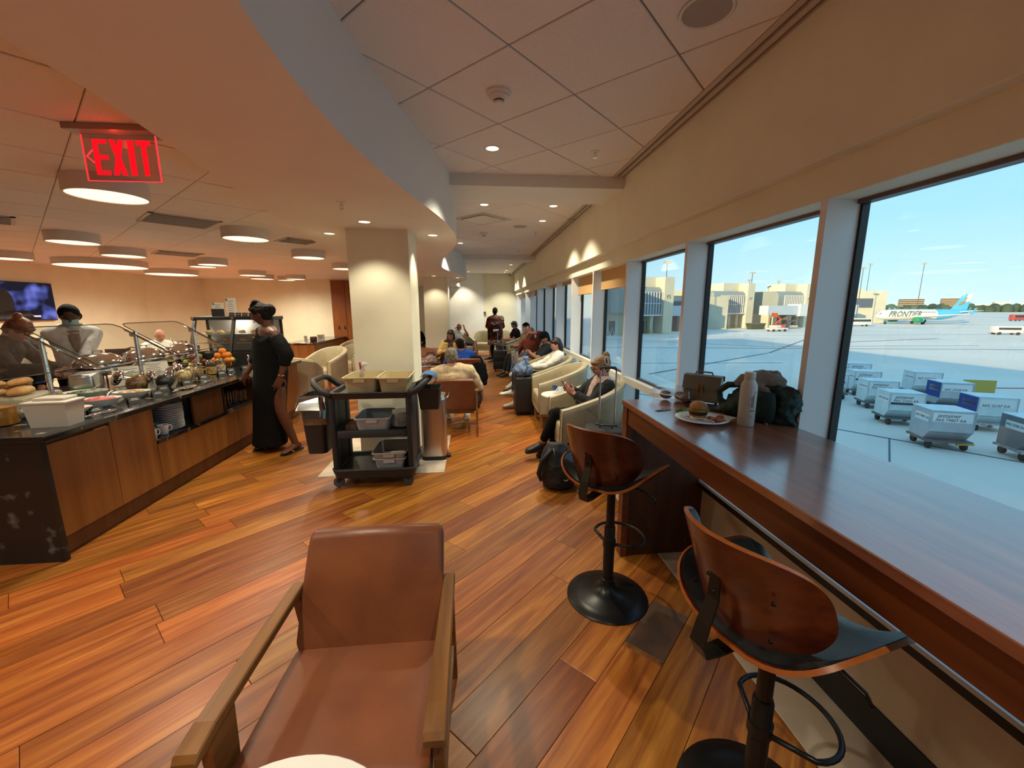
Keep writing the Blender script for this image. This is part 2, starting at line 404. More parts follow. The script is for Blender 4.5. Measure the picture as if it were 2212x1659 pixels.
for i, (d, pol, cx, cy) in enumerate(planks):
    if i < 290:
        mb = MB(); plank_mesh(mb, pol, (cx, cy), rnd.uniform(-0.0004, 0.0004)); o = mb.build('plank', m_plank, fl); o.location = (cx, cy, 0); o.rotation_euler = (0, 0, pi/4)
    else: plank_mesh(rest, pol, (0, 0))
o = rest.build('planking', m_plank, fl); o.rotation_euler = (0, 0, pi/4); o['kind'] = 'stuff'
# dark scuffed board repairs by the stools are stains of the boards themselves
m_stain = mat('stained_board', '#4a3c33', 0.45, var=0.25, vscale=9, col2='#6a4a35')
for (u0, u1, k) in ((1.70, 2.07, 0), (1.02, 1.30, -2)):
    mb = MB(); v0 = V0+PW*k
    pol = [((uu-vv)*S2, (uu+vv)*S2) for uu, vv in ((u0, v0+.001), (u1, v0+.001), (u1, v0+PW-.001), (u0, v0+PW-.001))]
    plank_mesh(mb, pol, (0, 0), 0.0008); o = mb.build('plank', m_stain, fl); o.rotation_euler = (0, 0, pi/4); plabel(o, 'dark stained floor board near the bar')
# stone strip along the window wall
y = -3.9
while y < 15.4:
    o = MB().rbox(1.197, 1.468, y+.001, y+.608, -0.012, 0.003, 0.0015, 1).build('stone_tile', m_stone, fl); y += 0.61
# ================================================================== columns with stone surround
def stone_ring(y0):
    x0, x1, X0, X1, y1, Y0, Y1 = -1.23, -0.635, -1.56, -0.33, y0+0.61, y0-0.37, y0+0.86
    xm = (X0+X1)/2; ym = (Y0+Y1)/2
    for pol in ([(X0, Y0), (xm, Y0), (xm, y0), (x0, y0)], [(xm, Y0), (X1, Y0), (x1, y0), (xm, y0)], [(X1, Y0), (X1, ym), (x1, ym), (x1, y0)],
                [(X1, ym), (X1, Y1), (x1, y1), (x1, ym)], [(X1, Y1), (X0, Y1), (x0, y1), (x1, y1)], [(X0, Y1), (X0, Y0), (x0, y0), (x0, y1)]):
        cx = sum(p[0] for p in pol)/4; cy = sum(p[1] for p in pol)/4
        pol = [(cx+(x-cx)*0.996, cy+(yy-cy)*0.996) for x, yy in pol]
        MB().prism(pol, -0.012, 0.003).build('stone_tile', m_stone, fl)
def column(n, y0):
    stone_ring(y0)
    c = struct(MB().box(-1.23, -0.635, y0, y0+0.61, 0.0, ZS+.01).build('column_%d' % n, m_wall))
    bev(c, 0.006)
    MB().box(-1.242, -0.623, y0-.012, y0+.622, 0.003, 0.09).build('baseboard', mat('column_base', (0.5, 0.45, 0.38), 0.5), c)
    return c
column(1, 4.29); column(2, 10.45)
# ================================================================== ceilings
cr = struct(MB().box(-2.2, 1.56, -4.0, 16.2, ZC+0.010, ZC+0.12).build('ceiling', m_grid))
def tiles(parent, z, x0, x1, y0, y1, ox, oy, gap_u, gap_v, far=None, skip=None):
    T = 0.6096; n = 0
    for i in range(-40, 60):
        for j in range(-40, 60):
            cx, cy = ox+(i+.5)*T*S2-(j+.5)*T*S2, oy+(i+.5)*T*S2+(j+.5)*T*S2
            if not (x0-.4 < cx < x1+.4 and y0-.4 < cy < y1+.4): continue
            if skip and skip(cx, cy): continue
            a, b = T/2-gap_u/2, T/2-gap_v/2
            pol = [(cx+du*S2-dv*S2, cy+du*S2+dv*S2) for du, dv in ((-a, -b), (a, -b), (a, b), (-a, b))]
            pol = clip_poly(clip_poly(clip_poly(clip_poly(pol, 0, x1, True), 0, x0, False), 1, y0, False), 1, y1, True) if pol else []
            if len(pol) < 3: continue
            ccx = sum(p[0] for p in pol)/len(pol); ccy = sum(p[1] for p in pol)/len(pol)
            m = len(pol); ins = [(x+(ccx-x)*.012, yy+(ccy-yy)*.012) for x, yy in pol]
            mb = MB(); mb.add([(x-ccx, yy-ccy, .012) for x, yy in pol]+[(x-ccx, yy-ccy, .003) for x, yy in pol]+[(x-ccx, yy-ccy, 0) for x, yy in ins],
                              [(k, m+k, m+(k+1) % m, (k+1) % m) for k in range(m)]+[(m+k, 2*m+k, 2*m+(k+1) % m, m+(k+1) % m) for k in range(m)]+[tuple(reversed(range(2*m, 3*m)))])
            o = mb.build('ceiling_tile', m_tile, parent); o.location = (ccx, ccy, z); n += 1
    return n
tiles(cr, ZC, -0.72, 1.365, 0.4, 15.5, 0.1916, 2.2416, 0.009, 0.009)
cl = struct(MB().box(-10, -1.05, -4.0, 16.2, ZL+0.010, ZL+0.10).build('ceiling_lower', m_grid))
tiles(cl, ZL, -9.0, -1.3, 0.6, 12.9, -1.42, 2.71, 0.004, 0.016, skip=lambda x, y: x < -1.25*y-0.9 or x > -1.35-max(0, (y-1.7)*.13)+.55)
# wave-edged soffit
def wave(y): return -0.385+0.208*cos(2*pi*(y-4.72)/6.2)
def inner(y):
    P = ((-4, -1.30), (1.45, -1.33), (1.74, -1.345), (2.38, -1.44), (3.43, -1.60), (5.0, -1.80), (6.9, -2.03), (9, -2.2), (13, -2.4), (16, -2.5))
    for (a, xa), (b, xb) in zip(P[:-1], P[1:]):
        if a <= y <= b: return xa+(xb-xa)*(y-a)/(b-a)
    return -2.5
ys = [-4+0.12*i for i in range(int(20.1/0.12)+1)]
mb = MB(); n = len(ys)
vs = [(inner(y), y, ZS) for y in ys]+[(wave(y), y, ZS) for y in ys]
mb.add(vs, [(k+1, n+k+1, n+k, k) for k in range(n-1)])
mb.add([(inner(y), y, ZS) for y in ys]+[(inner(y), y, ZC+.05) for y in ys], [(k, n+k, n+k+1, k+1) for k in range(n-1)])
so = struct(mb.build('ceiling_soffit', m_soffit, smooth=True, angle=40))
MB().add([(wave(y), y, ZS) for y in ys]+[(wave(y), y, ZC+.05) for y in ys], [(k+1, n+k+1, n+k, k) for k in range(n-1)]).build('wave_fascia', m_fascia, so, smooth=True)
# cross beams under the tile ceiling
for i, yb in enumerate((4.17, 10.12)):
    b = struct(MB().box(-0.9, 1.495, yb, yb+0.62, ZC-.108, ZC+.02).build('beam_%d' % (i+1), m_wallw)); bev(b, .004)
# linear slot diffusers
m_slot = mat('slot_dark', (0.01, 0.008, 0.01), 0.5); m_slotf = mat('slot_frame', (0.55, 0.48, 0.42), 0.5)
for i, (a, b) in enumerate(((0.2, 4.165), (4.80, 6.05), (6.12, 10.11), (10.75, 11.25), (11.4, 15.45))):
    t = thing('slot_diffuser', ['twin slot air diffuser nearest the camera along the bulkhead', 'short twin slot air diffuser just past the first cross beam', 'long twin slot air diffuser between the two cross beams',
               'short twin slot air diffuser past the second cross beam', 'twin slot air diffuser ending at the far wall'][i], 'air diffuser', (0, 0, 0))
    for xa, xb in ((1.368, 1.402), (1.428, 1.460), (1.482, 1.492)): MB().box(xa, xb, a, b, ZC-.002, ZC+.02).build('frame', m_slotf, t)
    for xa, xb in ((1.402, 1.428), (1.460, 1.482)): MB().box(xa, xb, a, b, ZC+.012, ZC+.02).build('slot', m_slot, t)
# ================================================================== window wall
wr = struct(bev(MB().box(1.49, 1.60, -4, 15.7, 2.243, 3.0).box(1.558, 1.76, -4, 15.7, 2.09, 3.0).build('wall_right', m_wall), 0.005))
struct(MB().box(1.47, 1.78, -4, 2.46, 0.003, 0.50).box(1.62, 1.78, 2.46, 15.7, 0.003, 0.50).build('wall_knee', mat('knee_wall_panel', (0.46, 0.37, 0.26), 0.55, var=0.04)))
struct(MB().box(1.462, 1.471, -4, 2.46, 0.003, 0.15).build('baseboard_right', m_black))
struct(MB().box(1.442, 1.475, -4, 2.46, 0.466, 0.502).build('trim_1', m_black))
struct(MB().box(1.438, 1.78, -4, 2.46, 0.502, 0.520).box(1.62, 1.78, 2.46, 15.6, .5, .52).build('trim_2', mat('sill_metal', (0.55, 0.62, 0.68), 0.35)))
MB().box(1.70, 1.75, -4, 15.7, 2.072, 2.092).build('head_frame', m_frame, wr)
struct(MB().box(1.56, 1.62, 2.46, 15.6, 0.848, 0.91).build('trim_3', mat('rail_paint', (0.66, 0.61, 0.52), 0.45)))
FY = [1.775+1.196*k for k in range(-4, 12)]
for i, y in enumerate(FY):
    w = bpy.data.objects.new('window_%d' % (i+1), None); COL.objects.link(w); struct(w)
    MB().box(1.558, 1.716, y, y+.036, .52, 2.092).build('fin', m_fin, w)
    MB().box(1.716, 1.752, y-.012, y+.046, .52, 2.075).build('gasket', m_black, w)
    if y+1.196 < 15.9:
        MB().box(1.736, 1.742, y+.03, y+1.19, .52, 2.075).build('pane', m_glass, w)
        MB().box(1.716, 1.752, y+.03, y+1.19, .515, .535).build('gasket', m_black, w)
        MB().box(1.722, 1.750, y+.03, y+1.19, .862, .892).build('gasket', m_frame, w)
m_shade = mat('shade_fabric', '#c9a16c', 0.8, var=0.06, vscale=40, vstretch=(1, 1, 12))
SH = {2: 1.858, 3: 1.832, 4: 2.035, 5: 2.045, 6: 2.06, 7: 1.955, 8: 1.955, 9: 1.955, 10: 1.96}
for j, k in enumerate(sorted(SH)):
    y = 1.775+1.196*k
    if k == 6: continue
    lab = {2: 'tan roller shade pulled a quarter down, the nearest and longest one', 3: 'tan roller shade pulled a quarter down, second from the camera',
           4: 'tan roller shade almost fully rolled up, just past the two long ones', 5: 'rolled up tan shade showing only a thin strip',
           7: 'short tan roller shade, first of the far cluster by the end wall', 8: 'short tan roller shade, second of the far cluster by the end wall', 9: 'short tan roller shade, third of the far cluster by the end wall', 10: 'short tan roller shade in the last window before the end wall'}[k]
    t = thing('roller_shade', lab, 'roller shade', (1.66, y+.6, SH[k]), 0, 'roller shades on the window wall')
    h = 2.09-SH[k]
    MB().box(-.002, .002, -.555, .575, 0, h).build('fabric', m_shade, t); MB().cyl((0, -.555, .0), (0, .575, .0), .009, seg=8).build('hem_bar', m_shade, t)
# ================================================================== other walls
# far end wall: an angled part turned to the windows and a straight part
struct(MB().prism([(-1.6, 14.70), (0.37, 15.55), (0.37, 15.75), (-1.6, 15.75)], 0, 3.0).build('wall_end_angled', m_wallw))
we = struct(MB().box(0.37, 1.80, 15.58, 15.75, 0, 3.0).build('wall_end', m_wall))
struct(MB().box(-2.4, -1.6, 14.70, 14.9, 0, 3.0).build('wall_recess', m_wall))
struct(MB().box(-2.42, -2.25, 12.8, 14.9, 0, 3.0).build('wall_return', m_wall))
struct(MB().box(-7.75, -2.25, 12.8, 12.95, 0, 2.6).build('wall_far_left', m_wall))
struct(MB().prism([(-8.25, 11.35), (-7.75, 12.8), (-7.75, 12.95), (-8.4, 12.95), (-8.4, 11.35)], 0, 2.6).build('wall_corner', m_wall))
wl = struct(MB().box(-8.4, -8.25, -4, 11.36, 0, 2.6).build('wall_left', m_wall))
struct(MB().box(-8.4, 1.8, -4.1, -3.95, 0, 3.0).build('wall_back', m_wall))
for nm, a, b in (('wall_far_left', (-7.75, 12.79), (-4.3, 12.8)),):
    struct(MB().box(a[0], b[0], 12.785, 12.8, 0, .09).build('baseboard_far', mat('wood_base', '#7a4a22', .5)))
# wooden double door in the far left wall
m_doorw = mat('door_wood', '#8a4c1d', 0.4, var=0.16, vscale=3, vstretch=(9, 9, 0.6))
d = struct(MB().box(-4.19, -3.30, 12.74, 12.80, 0, 2.44).build('door_1', m_doorw)); bev(d, .004)
MB().box(-3.80, -3.79, 12.735, 12.745, 0.0, 2.44).build('gap', m_black, d)
for x in (-4.03, -3.86):
    MB().rbox(x-.012, x+.012, 12.71, 12.74, 1.02, 1.12, .005).build('door_handle', m_black, d)
# roof and upper floors of the terminal (they shade the apron)
m_conc = mat('terminal_concrete', '#b9b4a6', 0.8, var=0.05, vscale=0.4)
struct(MB().box(-60, 2.3, -90, 40, 3.05, 11.0).build('roof_upper_storeys', m_conc))
struct(MB().box(-60, 2.0, -70, 15.9, -4.4, -0.2).build('wall_ground_storey', m_conc))
# ================================================================== ceiling fixtures
WARM = (1.0, 0.91, 0.68)
m_drum = mat('drum_white', (0.66, 0.60, 0.54), 0.5); m_diff = emat('drum_diffuser', (1.0, 0.76, 0.46), 1.5)
m_trim = mat('downlight_trim', (0.75, 0.70, 0.64), 0.4); m_bulb = emat('downlight_glow', (1.0, 0.80, 0.55), 2.4)
m_steel = mat('steel', (0.62, 0.62, 0.63), 0.22, metal=1.0); m_chrome = mat('chrome', (0.80, 0.80, 0.82), 0.08, metal=1.0)
m_plw = mat('white_plastic', (0.72, 0.68, 0.62), 0.45); m_dk = mat('dark_plastic', (0.02, 0.02, 0.021), 0.5)
DRUM_W = 85
def drum(x, y, r, lab, z=ZL, h=0.10, e=None):
    t = thing('drum_light', lab, 'ceiling light', (x, y, z), 0, 'drum lights on the left ceiling')
    MB().lathe([(r-.012, -h+.004), (r-.012, -h-.006), (r, -h-.006), (r, 0)], 40).build('drum', m_drum, t, smooth=True, angle=40)
    MB().lathe([(0.001, -h), (r-.011, -h)], 40, cap=False).build('diffuser', m_diff, t)
    lamp('drum_lamp', 'SPOT', (0, 0, -h-.02), (e or DRUM_W), WARM, .06, t, 168, 1.0)
for a in ((-2.44, 3.17, .22, 'drum ceiling light right under the exit sign'), (-2.45, 4.89, .225, 'drum ceiling light beside the nearest square vent'), (-2.44, 6.58, .225, 'drum ceiling light just left of the near column top'),
          (-2.45, 8.33, .225, 'drum ceiling light half hidden by the near column'), (-4.51, 5.28, .23, 'drum ceiling light below and left of the exit sign'), (-4.96, 6.54, .25, 'drum ceiling light above the serving woman'),
          (-6.0, 5.55, .25, 'drum ceiling light at the left picture edge, upper one'), (-6.9, 7.0, .25, 'drum ceiling light at the left picture edge, lower one'), (-4.84, 8.08, .21, 'drum ceiling light, lower of the overlapping pair by the far wall'),
          (-4.45, 7.70, .22, 'drum ceiling light, upper of the overlapping pair by the far wall'), (-4.98, 10.04, .27, 'small drum light, leftmost of the far row above the woman in black'), (-5.32, 11.16, .27, 'small drum light, second of the far row'),
          (-4.93, 11.65, .22, 'small drum light, third of the far row'), (-4.52, 11.2, .23, 'small drum light, last of the far row near the wooden door')):
    drum(*a)
drum(-6.53, 8.11, .62, 'very wide drum ceiling light in front of the television wall', e=170)
drum(-6.57, 9.87, .47, 'wide drum ceiling light near the wall corner', e=120)

def downlight(x, y, z, lab, e=28, spot=105, r=.062):
    t = thing('downlight', lab, 'downlight', (x, y, z), 0, 'recessed downlights')
    MB().lathe([(r*.82, .0), (r*.82, -.004), (r, -.004), (r*1.08, -.001), (r*1.08, 0.004)], 28, cap=False).build('trim', m_trim, t, smooth=True, angle=40)
    MB().lathe([(.001, -.001), (r*.83, -.001)], 28, cap=False).build('lens', m_bulb, t)
    lamp('downlight_lamp', 'SPOT', (0, 0, -.02), e, WARM, .03, t, spot, .6)
for x, y, z, lab in ((-0.96, 3.95, ZS, 'round downlight in the soffit just before the near column'), (-1.47, 4.57, ZS, 'round downlight in the soffit left of the near column'), (-0.42, 4.59, ZS, 'round downlight in the soffit right of the near column'),
                  (0.17, 3.54, ZC, 'round downlight in the tile ceiling before the first beam'), (0.15, 5.34, ZC, 'round downlight past the first beam on the soffit side'), (1.01, 5.34, ZC, 'round downlight past the first beam on the window side'),
                  (1.02, 6.22, ZC, 'round downlight below the pair past the first beam, near the speaker'), (-0.24, 8.38, ZC, 'round downlight half hidden behind the wave of the soffit'), (-0.17, 14.71, ZC, 'tiny downlight near the end wall beside the soffit'), (1.10, 12.33, ZC, 'tiny downlight past the second beam, first of three'),
                  (1.11, 14.11, ZC, 'tiny downlight past the second beam, second of three'), (1.10, 14.82, ZC, 'tiny downlight nearest the security camera'), (-0.94, 10.13, ZS, 'small downlight in the soffit before the far column'), (-0.40, 10.70, ZS, 'small downlight in the soffit right of the far column')):
    downlight(x, y, z, lab, e=(22 if z == ZS else 80))
for x, y, z in ((-0.95, 1.2, ZS), (0.4, -0.6, ZC), (-0.95, -1.6, ZS)):
    downlight(x, y, z, 'round downlight in the ceiling behind the camera', e=80)
for x, y in ((-4.3, 1.2), (-2.5, 0.9), (-4.6, -1.4)):
    drum(x, y, .225, 'drum ceiling light on the left ceiling behind the camera')
# wall washers that paint scallops of light on the bulkhead
for y in (6.0, 6.55, 8.9, 9.4, 12.0, 12.6, 14.0, 14.6):
    pass
# smoke detectors
def smoke(x, y, lab):
    t = thing('smoke_detector', lab, 'smoke detector', (x, y, ZC), 0, 'smoke detectors')
    MB().lathe([(.075, 0), (.074, -.012), (.062, -.018), (.058, -.03), (.034, -.045)], 28).build('base', m_plw, t, smooth=True, angle=35)
    MB().lathe([(.032, -.045), (.032, -.052)], 24).build('vent_ring', m_dk, t, smooth=True, angle=35)
    MB().lathe([(.033, -.052), (.030, -.062), (.012, -.068)], 24).build('cap', m_plw, t, smooth=True, angle=35)
smoke(.17, 2.68, 'white smoke detector on the tile ceiling nearest the camera'); smoke(.19, 7.25, 'white smoke detector past the first beam')
def sprinkler(x, y, z, lab):
    t = thing('sprinkler_head', lab, 'sprinkler', (x, y, z), 0, 'ceiling sprinklers')
    MB().lathe([(.036, 0), (.034, -.004), (.012, -.006)], 20).build('escutcheon', m_trim, t, smooth=True, angle=35)
    MB().cyl((0, 0, 0), (0, 0, -.022), .008, seg=8).cyl((-.012, 0, -.02), (-.006, 0, -.042), .0025, seg=6).cyl((.012, 0, -.02), (.006, 0, -.042), .0025, seg=6).build('frame', m_steel, t)
    MB().lathe([(.002, -.042), (.02, -.045), (.02, -.048)], 12).build('deflector', m_steel, t)
sprinkler(1.01, 3.54, ZC, 'sprinkler head on the tile ceiling before the first beam'); sprinkler(-.95, 3.27, ZS, 'sprinkler head on the soffit before the near column')
sprinkler(1.04, 7.06, ZC, 'sprinkler head past the first beam, window side'); sprinkler(1.0, 9.3, ZC, 'sprinkler head just before the second beam'); sprinkler(1.05, 13.0, ZC, 'sprinkler head past the second beam'); sprinkler(-.95, 9.3, ZS, 'sprinkler head on the soffit before the far column')
sprinkler(-2.75, 5.6, ZL, 'sprinkler head on the left ceiling under the square vent')
# speakers
m_spk = mat('speaker_grille', (0.42, 0.36, 0.32), 0.7, bump=0.4, bscale=500)
for x, y, lab in ((1.02, 1.93, 'round ceiling speaker cut by the top picture edge'), (.74, 6.66, 'round ceiling speaker past the first beam')):
    t = thing('ceiling_speaker', lab, 'speaker', (x, y, ZC), 0, 'ceiling speakers')
    MB().lathe([(.10, 0), (.112, -.001), (.115, -.006), (.105, -.009), (.10, -.006)], 36, cap=False).build('rim', m_plw, t, smooth=True)
    MB().lathe([(.001, -.007), (.102, -.006)], 36, cap=False).build('grille', m_spk, t)
# square plaque diffuser in the tile ceiling
t = thing('plaque_diffuser', 'square metal air diffuser panel set diagonally in the tile ceiling', 'air diffuser', (.15, 6.17, ZC), pi/4)
MB().box(-.30, .30, -.30, .30, -.004, .0).build('frame', m_slotf, t); MB().rbox(-.22, .22, -.22, .22, -.016, -.006, .004).build('plaque', mat('plaque', (.62, .54, .48), .3, metal=.2), t)
# slatted vents on the left ceiling
def vent(x, y, w, lab, nsl=12, rz=pi/4):
    t = thing('ceiling_vent', lab, 'air vent', (x, y, ZL), rz, 'vents on the left ceiling')
    h = w/2
    MB().box(-h, h, -h, -h+.035, -.008, .002).box(-h, h, h-.035, h, -.008, .002).box(-h, -h+.035, -h, h, -.008, .002).box(h-.035, h, -h, h, -.008, .002).build('frame', m_slotf, t)
    MB().box(-h+.03, h-.03, -h+.03, h-.03, .0, .004).build('backing', m_slot, t)
    for k in range(nsl):
        yy = -h+.05+(w-.10)*k/(nsl-1)
        MB().box(-h+.03, h-.03, -.020, .020, -.0014, .0014, M.Translation((0, yy, -.006)) @ M.Rotation(RAD(35), 4, 'X')).build('slat', m_drum, t)
vent(-2.84, 4.48, .56, 'square slatted air vent beside the near drum light'); vent(-2.22, 5.65, .40, 'grey air vent between drum light and column', 8); vent(-4.55, 7.02, .55, 'slatted air vent above the pastry case', 10); vent(-4.62, 4.42, .55, 'slatted air vent at the left picture edge', 10)
# security camera at the far wall
t = thing('security_camera', 'small black security camera under the tile ceiling by the end wall', 'security camera', (1.30, 15.1, ZC))
MB().lathe([(.05, 0), (.05, -.03), (.042, -.05)], 20).build('mount', m_plw, t, smooth=True, angle=40); MB().ell((0, 0, -.055), (.042, .042, .04)).build('dome', m_dk, t, smooth=True)
# ------------------------------------------------------------------ exit sign
t = thing('exit_sign', 'edge-lit red EXIT sign hanging from the left ceiling', 'exit sign', (-1.68, 2.30, ZL))
m_red = emat('exit_red', (1.0, 0.004, 0.01), 1.1); m_redg = emat('exit_red_edge', (1.0, 0.05, 0.06), .8)
MB().rbox(-.20, .20, -.06, .06, -.028, 0.0, .003).build('canopy', mat('exit_canopy', (.35, .26, .22), .35, metal=.6), t)
MB().rbox(-.165, .165, -.003, .003, -.235, -.028, .001).build('panel', glassmat('acrylic_pink', (0.93, 0.72, 0.70), 1.49), t)
e = .0042
MB().box(-.166, .166, -e, e, -.2375, -.2345).box(.1625, .1665, -e, e, -.236, -.03).box(-.1665, -.1640, -e, e, -.236, -.03).build('lit_edge', m_redg, t)
for ch, x in (('E', -.087), ('X', -.012), ('I', .050), ('T', .108)):
    # block letters with thick strokes
    mb = MB(); z0, z1 = -.210, -.052; w = .062; s = .022
    def bar(a, b, c, d, mb=mb): mb.box(a, b, -.006, -.0035, c, d)
    if ch == 'E':
        bar(x-w/2, x-w/2+s, z0, z1)
        for zz in (z0, (z0+z1)/2-.009, z1-.018): bar(x-w/2, x+w/2, zz, zz+.018)
    elif ch == 'I': bar(x-.013, x+.013, z0, z1)
    elif ch == 'T': bar(x-.011, x+.011, z0, z1); bar(x-w/2, x+w/2, z1-.022, z1)
    else:
        for sg in (1, -1):
            a = sg*(w/2-.011)
            mb.add([(x-a-.011, -.006, z0), (x-a+.011, -.006, z0), (x+a+.011, -.006, z1), (x+a-.011, -.006, z1), (x-a-.011, -.0035, z0), (x-a+.011, -.0035, z0), (x+a+.011, -.0035, z1), (x+a-.011, -.0035, z1)],
                   [(0, 1, 2, 3), (7, 6, 5, 4), (0, 4, 5, 1), (1, 5, 6, 2), (2, 6, 7, 3), (3, 7, 4, 0)])
    mb.build('letter', m_red, t)
mb = MB(); mb.tube([(-.122, -.005, -.10), (-.150, -.005, -.128), (-.122, -.005, -.156)], .004, 6).build('arrow', m_redg, t)
lamp('exit_glow', 'POINT', (0, -.03, -.06), .10, (1, .05, .03), .02, t)
# ================================================================== furniture
def woodmat(name, c1, c2, stretch, rough=0.35, scale=2.0, rand=0.0, coat=0.0, bump=0.03):
    return mat(name, c1, rough, col2=c2, vscale=scale, vstretch=stretch, detail=7, rng=(0.3, 0.7), rand=rand, coat=coat, bump=bump, bscale=scale*4)
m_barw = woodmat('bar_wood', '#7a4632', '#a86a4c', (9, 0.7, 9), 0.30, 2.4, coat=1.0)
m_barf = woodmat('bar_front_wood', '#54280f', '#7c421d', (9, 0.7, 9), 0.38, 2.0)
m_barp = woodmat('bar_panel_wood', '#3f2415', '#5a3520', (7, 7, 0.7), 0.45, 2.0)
t = thing('bar_counter', 'long reddish wooden bar counter along the windows', 'bar counter', (0, 0, 0))
bev(MB().box(.923, 1.545, -2.2, 2.45, 1.018, 1.05).build('top', m_barw, t), .003)
m_barw.node_tree.nodes['Principled BSDF'].inputs['Coat IOR'].default_value = 1.8; m_barw.node_tree.nodes['Principled BSDF'].inputs['Coat Roughness'].default_value = 0.16
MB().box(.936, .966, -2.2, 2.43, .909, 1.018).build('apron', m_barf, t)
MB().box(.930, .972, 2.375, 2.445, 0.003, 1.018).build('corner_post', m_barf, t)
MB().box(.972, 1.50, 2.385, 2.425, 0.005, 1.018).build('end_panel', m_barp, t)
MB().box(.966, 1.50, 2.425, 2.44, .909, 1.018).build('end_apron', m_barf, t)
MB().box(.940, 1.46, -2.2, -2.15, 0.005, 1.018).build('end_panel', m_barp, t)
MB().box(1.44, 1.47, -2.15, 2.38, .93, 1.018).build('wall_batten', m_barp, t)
t2 = thing('phone_cable', 'loose black cable hanging below the bar end', 'cable', (0, 0, 0))
MB().tube([(1.05, 2.36, .30), (1.08, 2.34, .22), (1.13, 2.33, .12), (1.17, 2.33, .05)], .004, 6).build('wire', m_dk, t2)

# ------------------------------------------------------------------ bar stools (front = +Y)
m_ply = woodmat('walnut_ply', '#43190a', '#6b2f16', (1.2, 9, 9), 0.28, 2.2, coat=0.3); m_plye = mat('ply_edge', '#a35a26', .4, var=.15, vscale=30, vstretch=(1, 1, 20))
m_leab = mat('black_leather', (0.016, 0.018, 0.020), 0.36, var=0.3, vscale=20, bump=0.12, bscale=90); m_blkm = mat('black_metal', (0.014, 0.013, 0.013), 0.32, metal=0.4)
def rsup(t_, a, b, n):   # superellipse point
    c, s = cos(t_), sin(t_)
    return (a*abs(c)**(2/n)*(1 if c >= 0 else -1), b*abs(s)**(2/n)*(1 if s >= 0 else -1))
def disc_grid(outline, fn, rings=9):
    """filled shape: rings from the centre to an outline, lifted by fn(x,y) -> point"""
    return [[fn(x*k/rings, y*k/rings) for (x, y) in outline] for k in range(1, rings+1)]
def shell(mb, outline, fn, th, rings=9):
    n = len(outline); top = []; bot = []
    def norm(x, y):
        e = .004; a = V(fn(x+e, y))-V(fn(x-e, y)); b = V(fn(x, y+e))-V(fn(x, y-e)); return a.cross(b).normalized()
    vs = [V(fn(0, 0))]; vb = [V(fn(0, 0))-norm(0, 0)*th]
    for k in range(1, rings+1):
        for x, y in outline:
            p = V(fn(x*k/rings, y*k/rings)); vs.append(p); vb.append(p-norm(x*k/rings, y*k/rings)*th)
    N = len(vs); fs = []
    for j in range(n):
        j2 = (j+1) % n; fs.append((0, 1+j, 1+j2)); fs.append((N, N+1+j2, N+1+j))
    for k in range(rings-1):
        for j in range(n):
            j2 = (j+1) % n; a = 1+k*n; b = a+n
            fs.append((a+j, b+j, b+j2, a+j2)); fs.append((N+a+j, N+a+j2, N+b+j2, N+b+j))
    mb.add(vs+vb, fs)
    o0 = 1+(rings-1)*n; c0 = mb.cur; mb.cur = 1
    mb.add([vs[o0+j] for j in range(n)]+[vb[o0+j] for j in range(n)], [(j, n+j, n+(j+1) % n, (j+1) % n) for j in range(n)]); mb.cur = c0
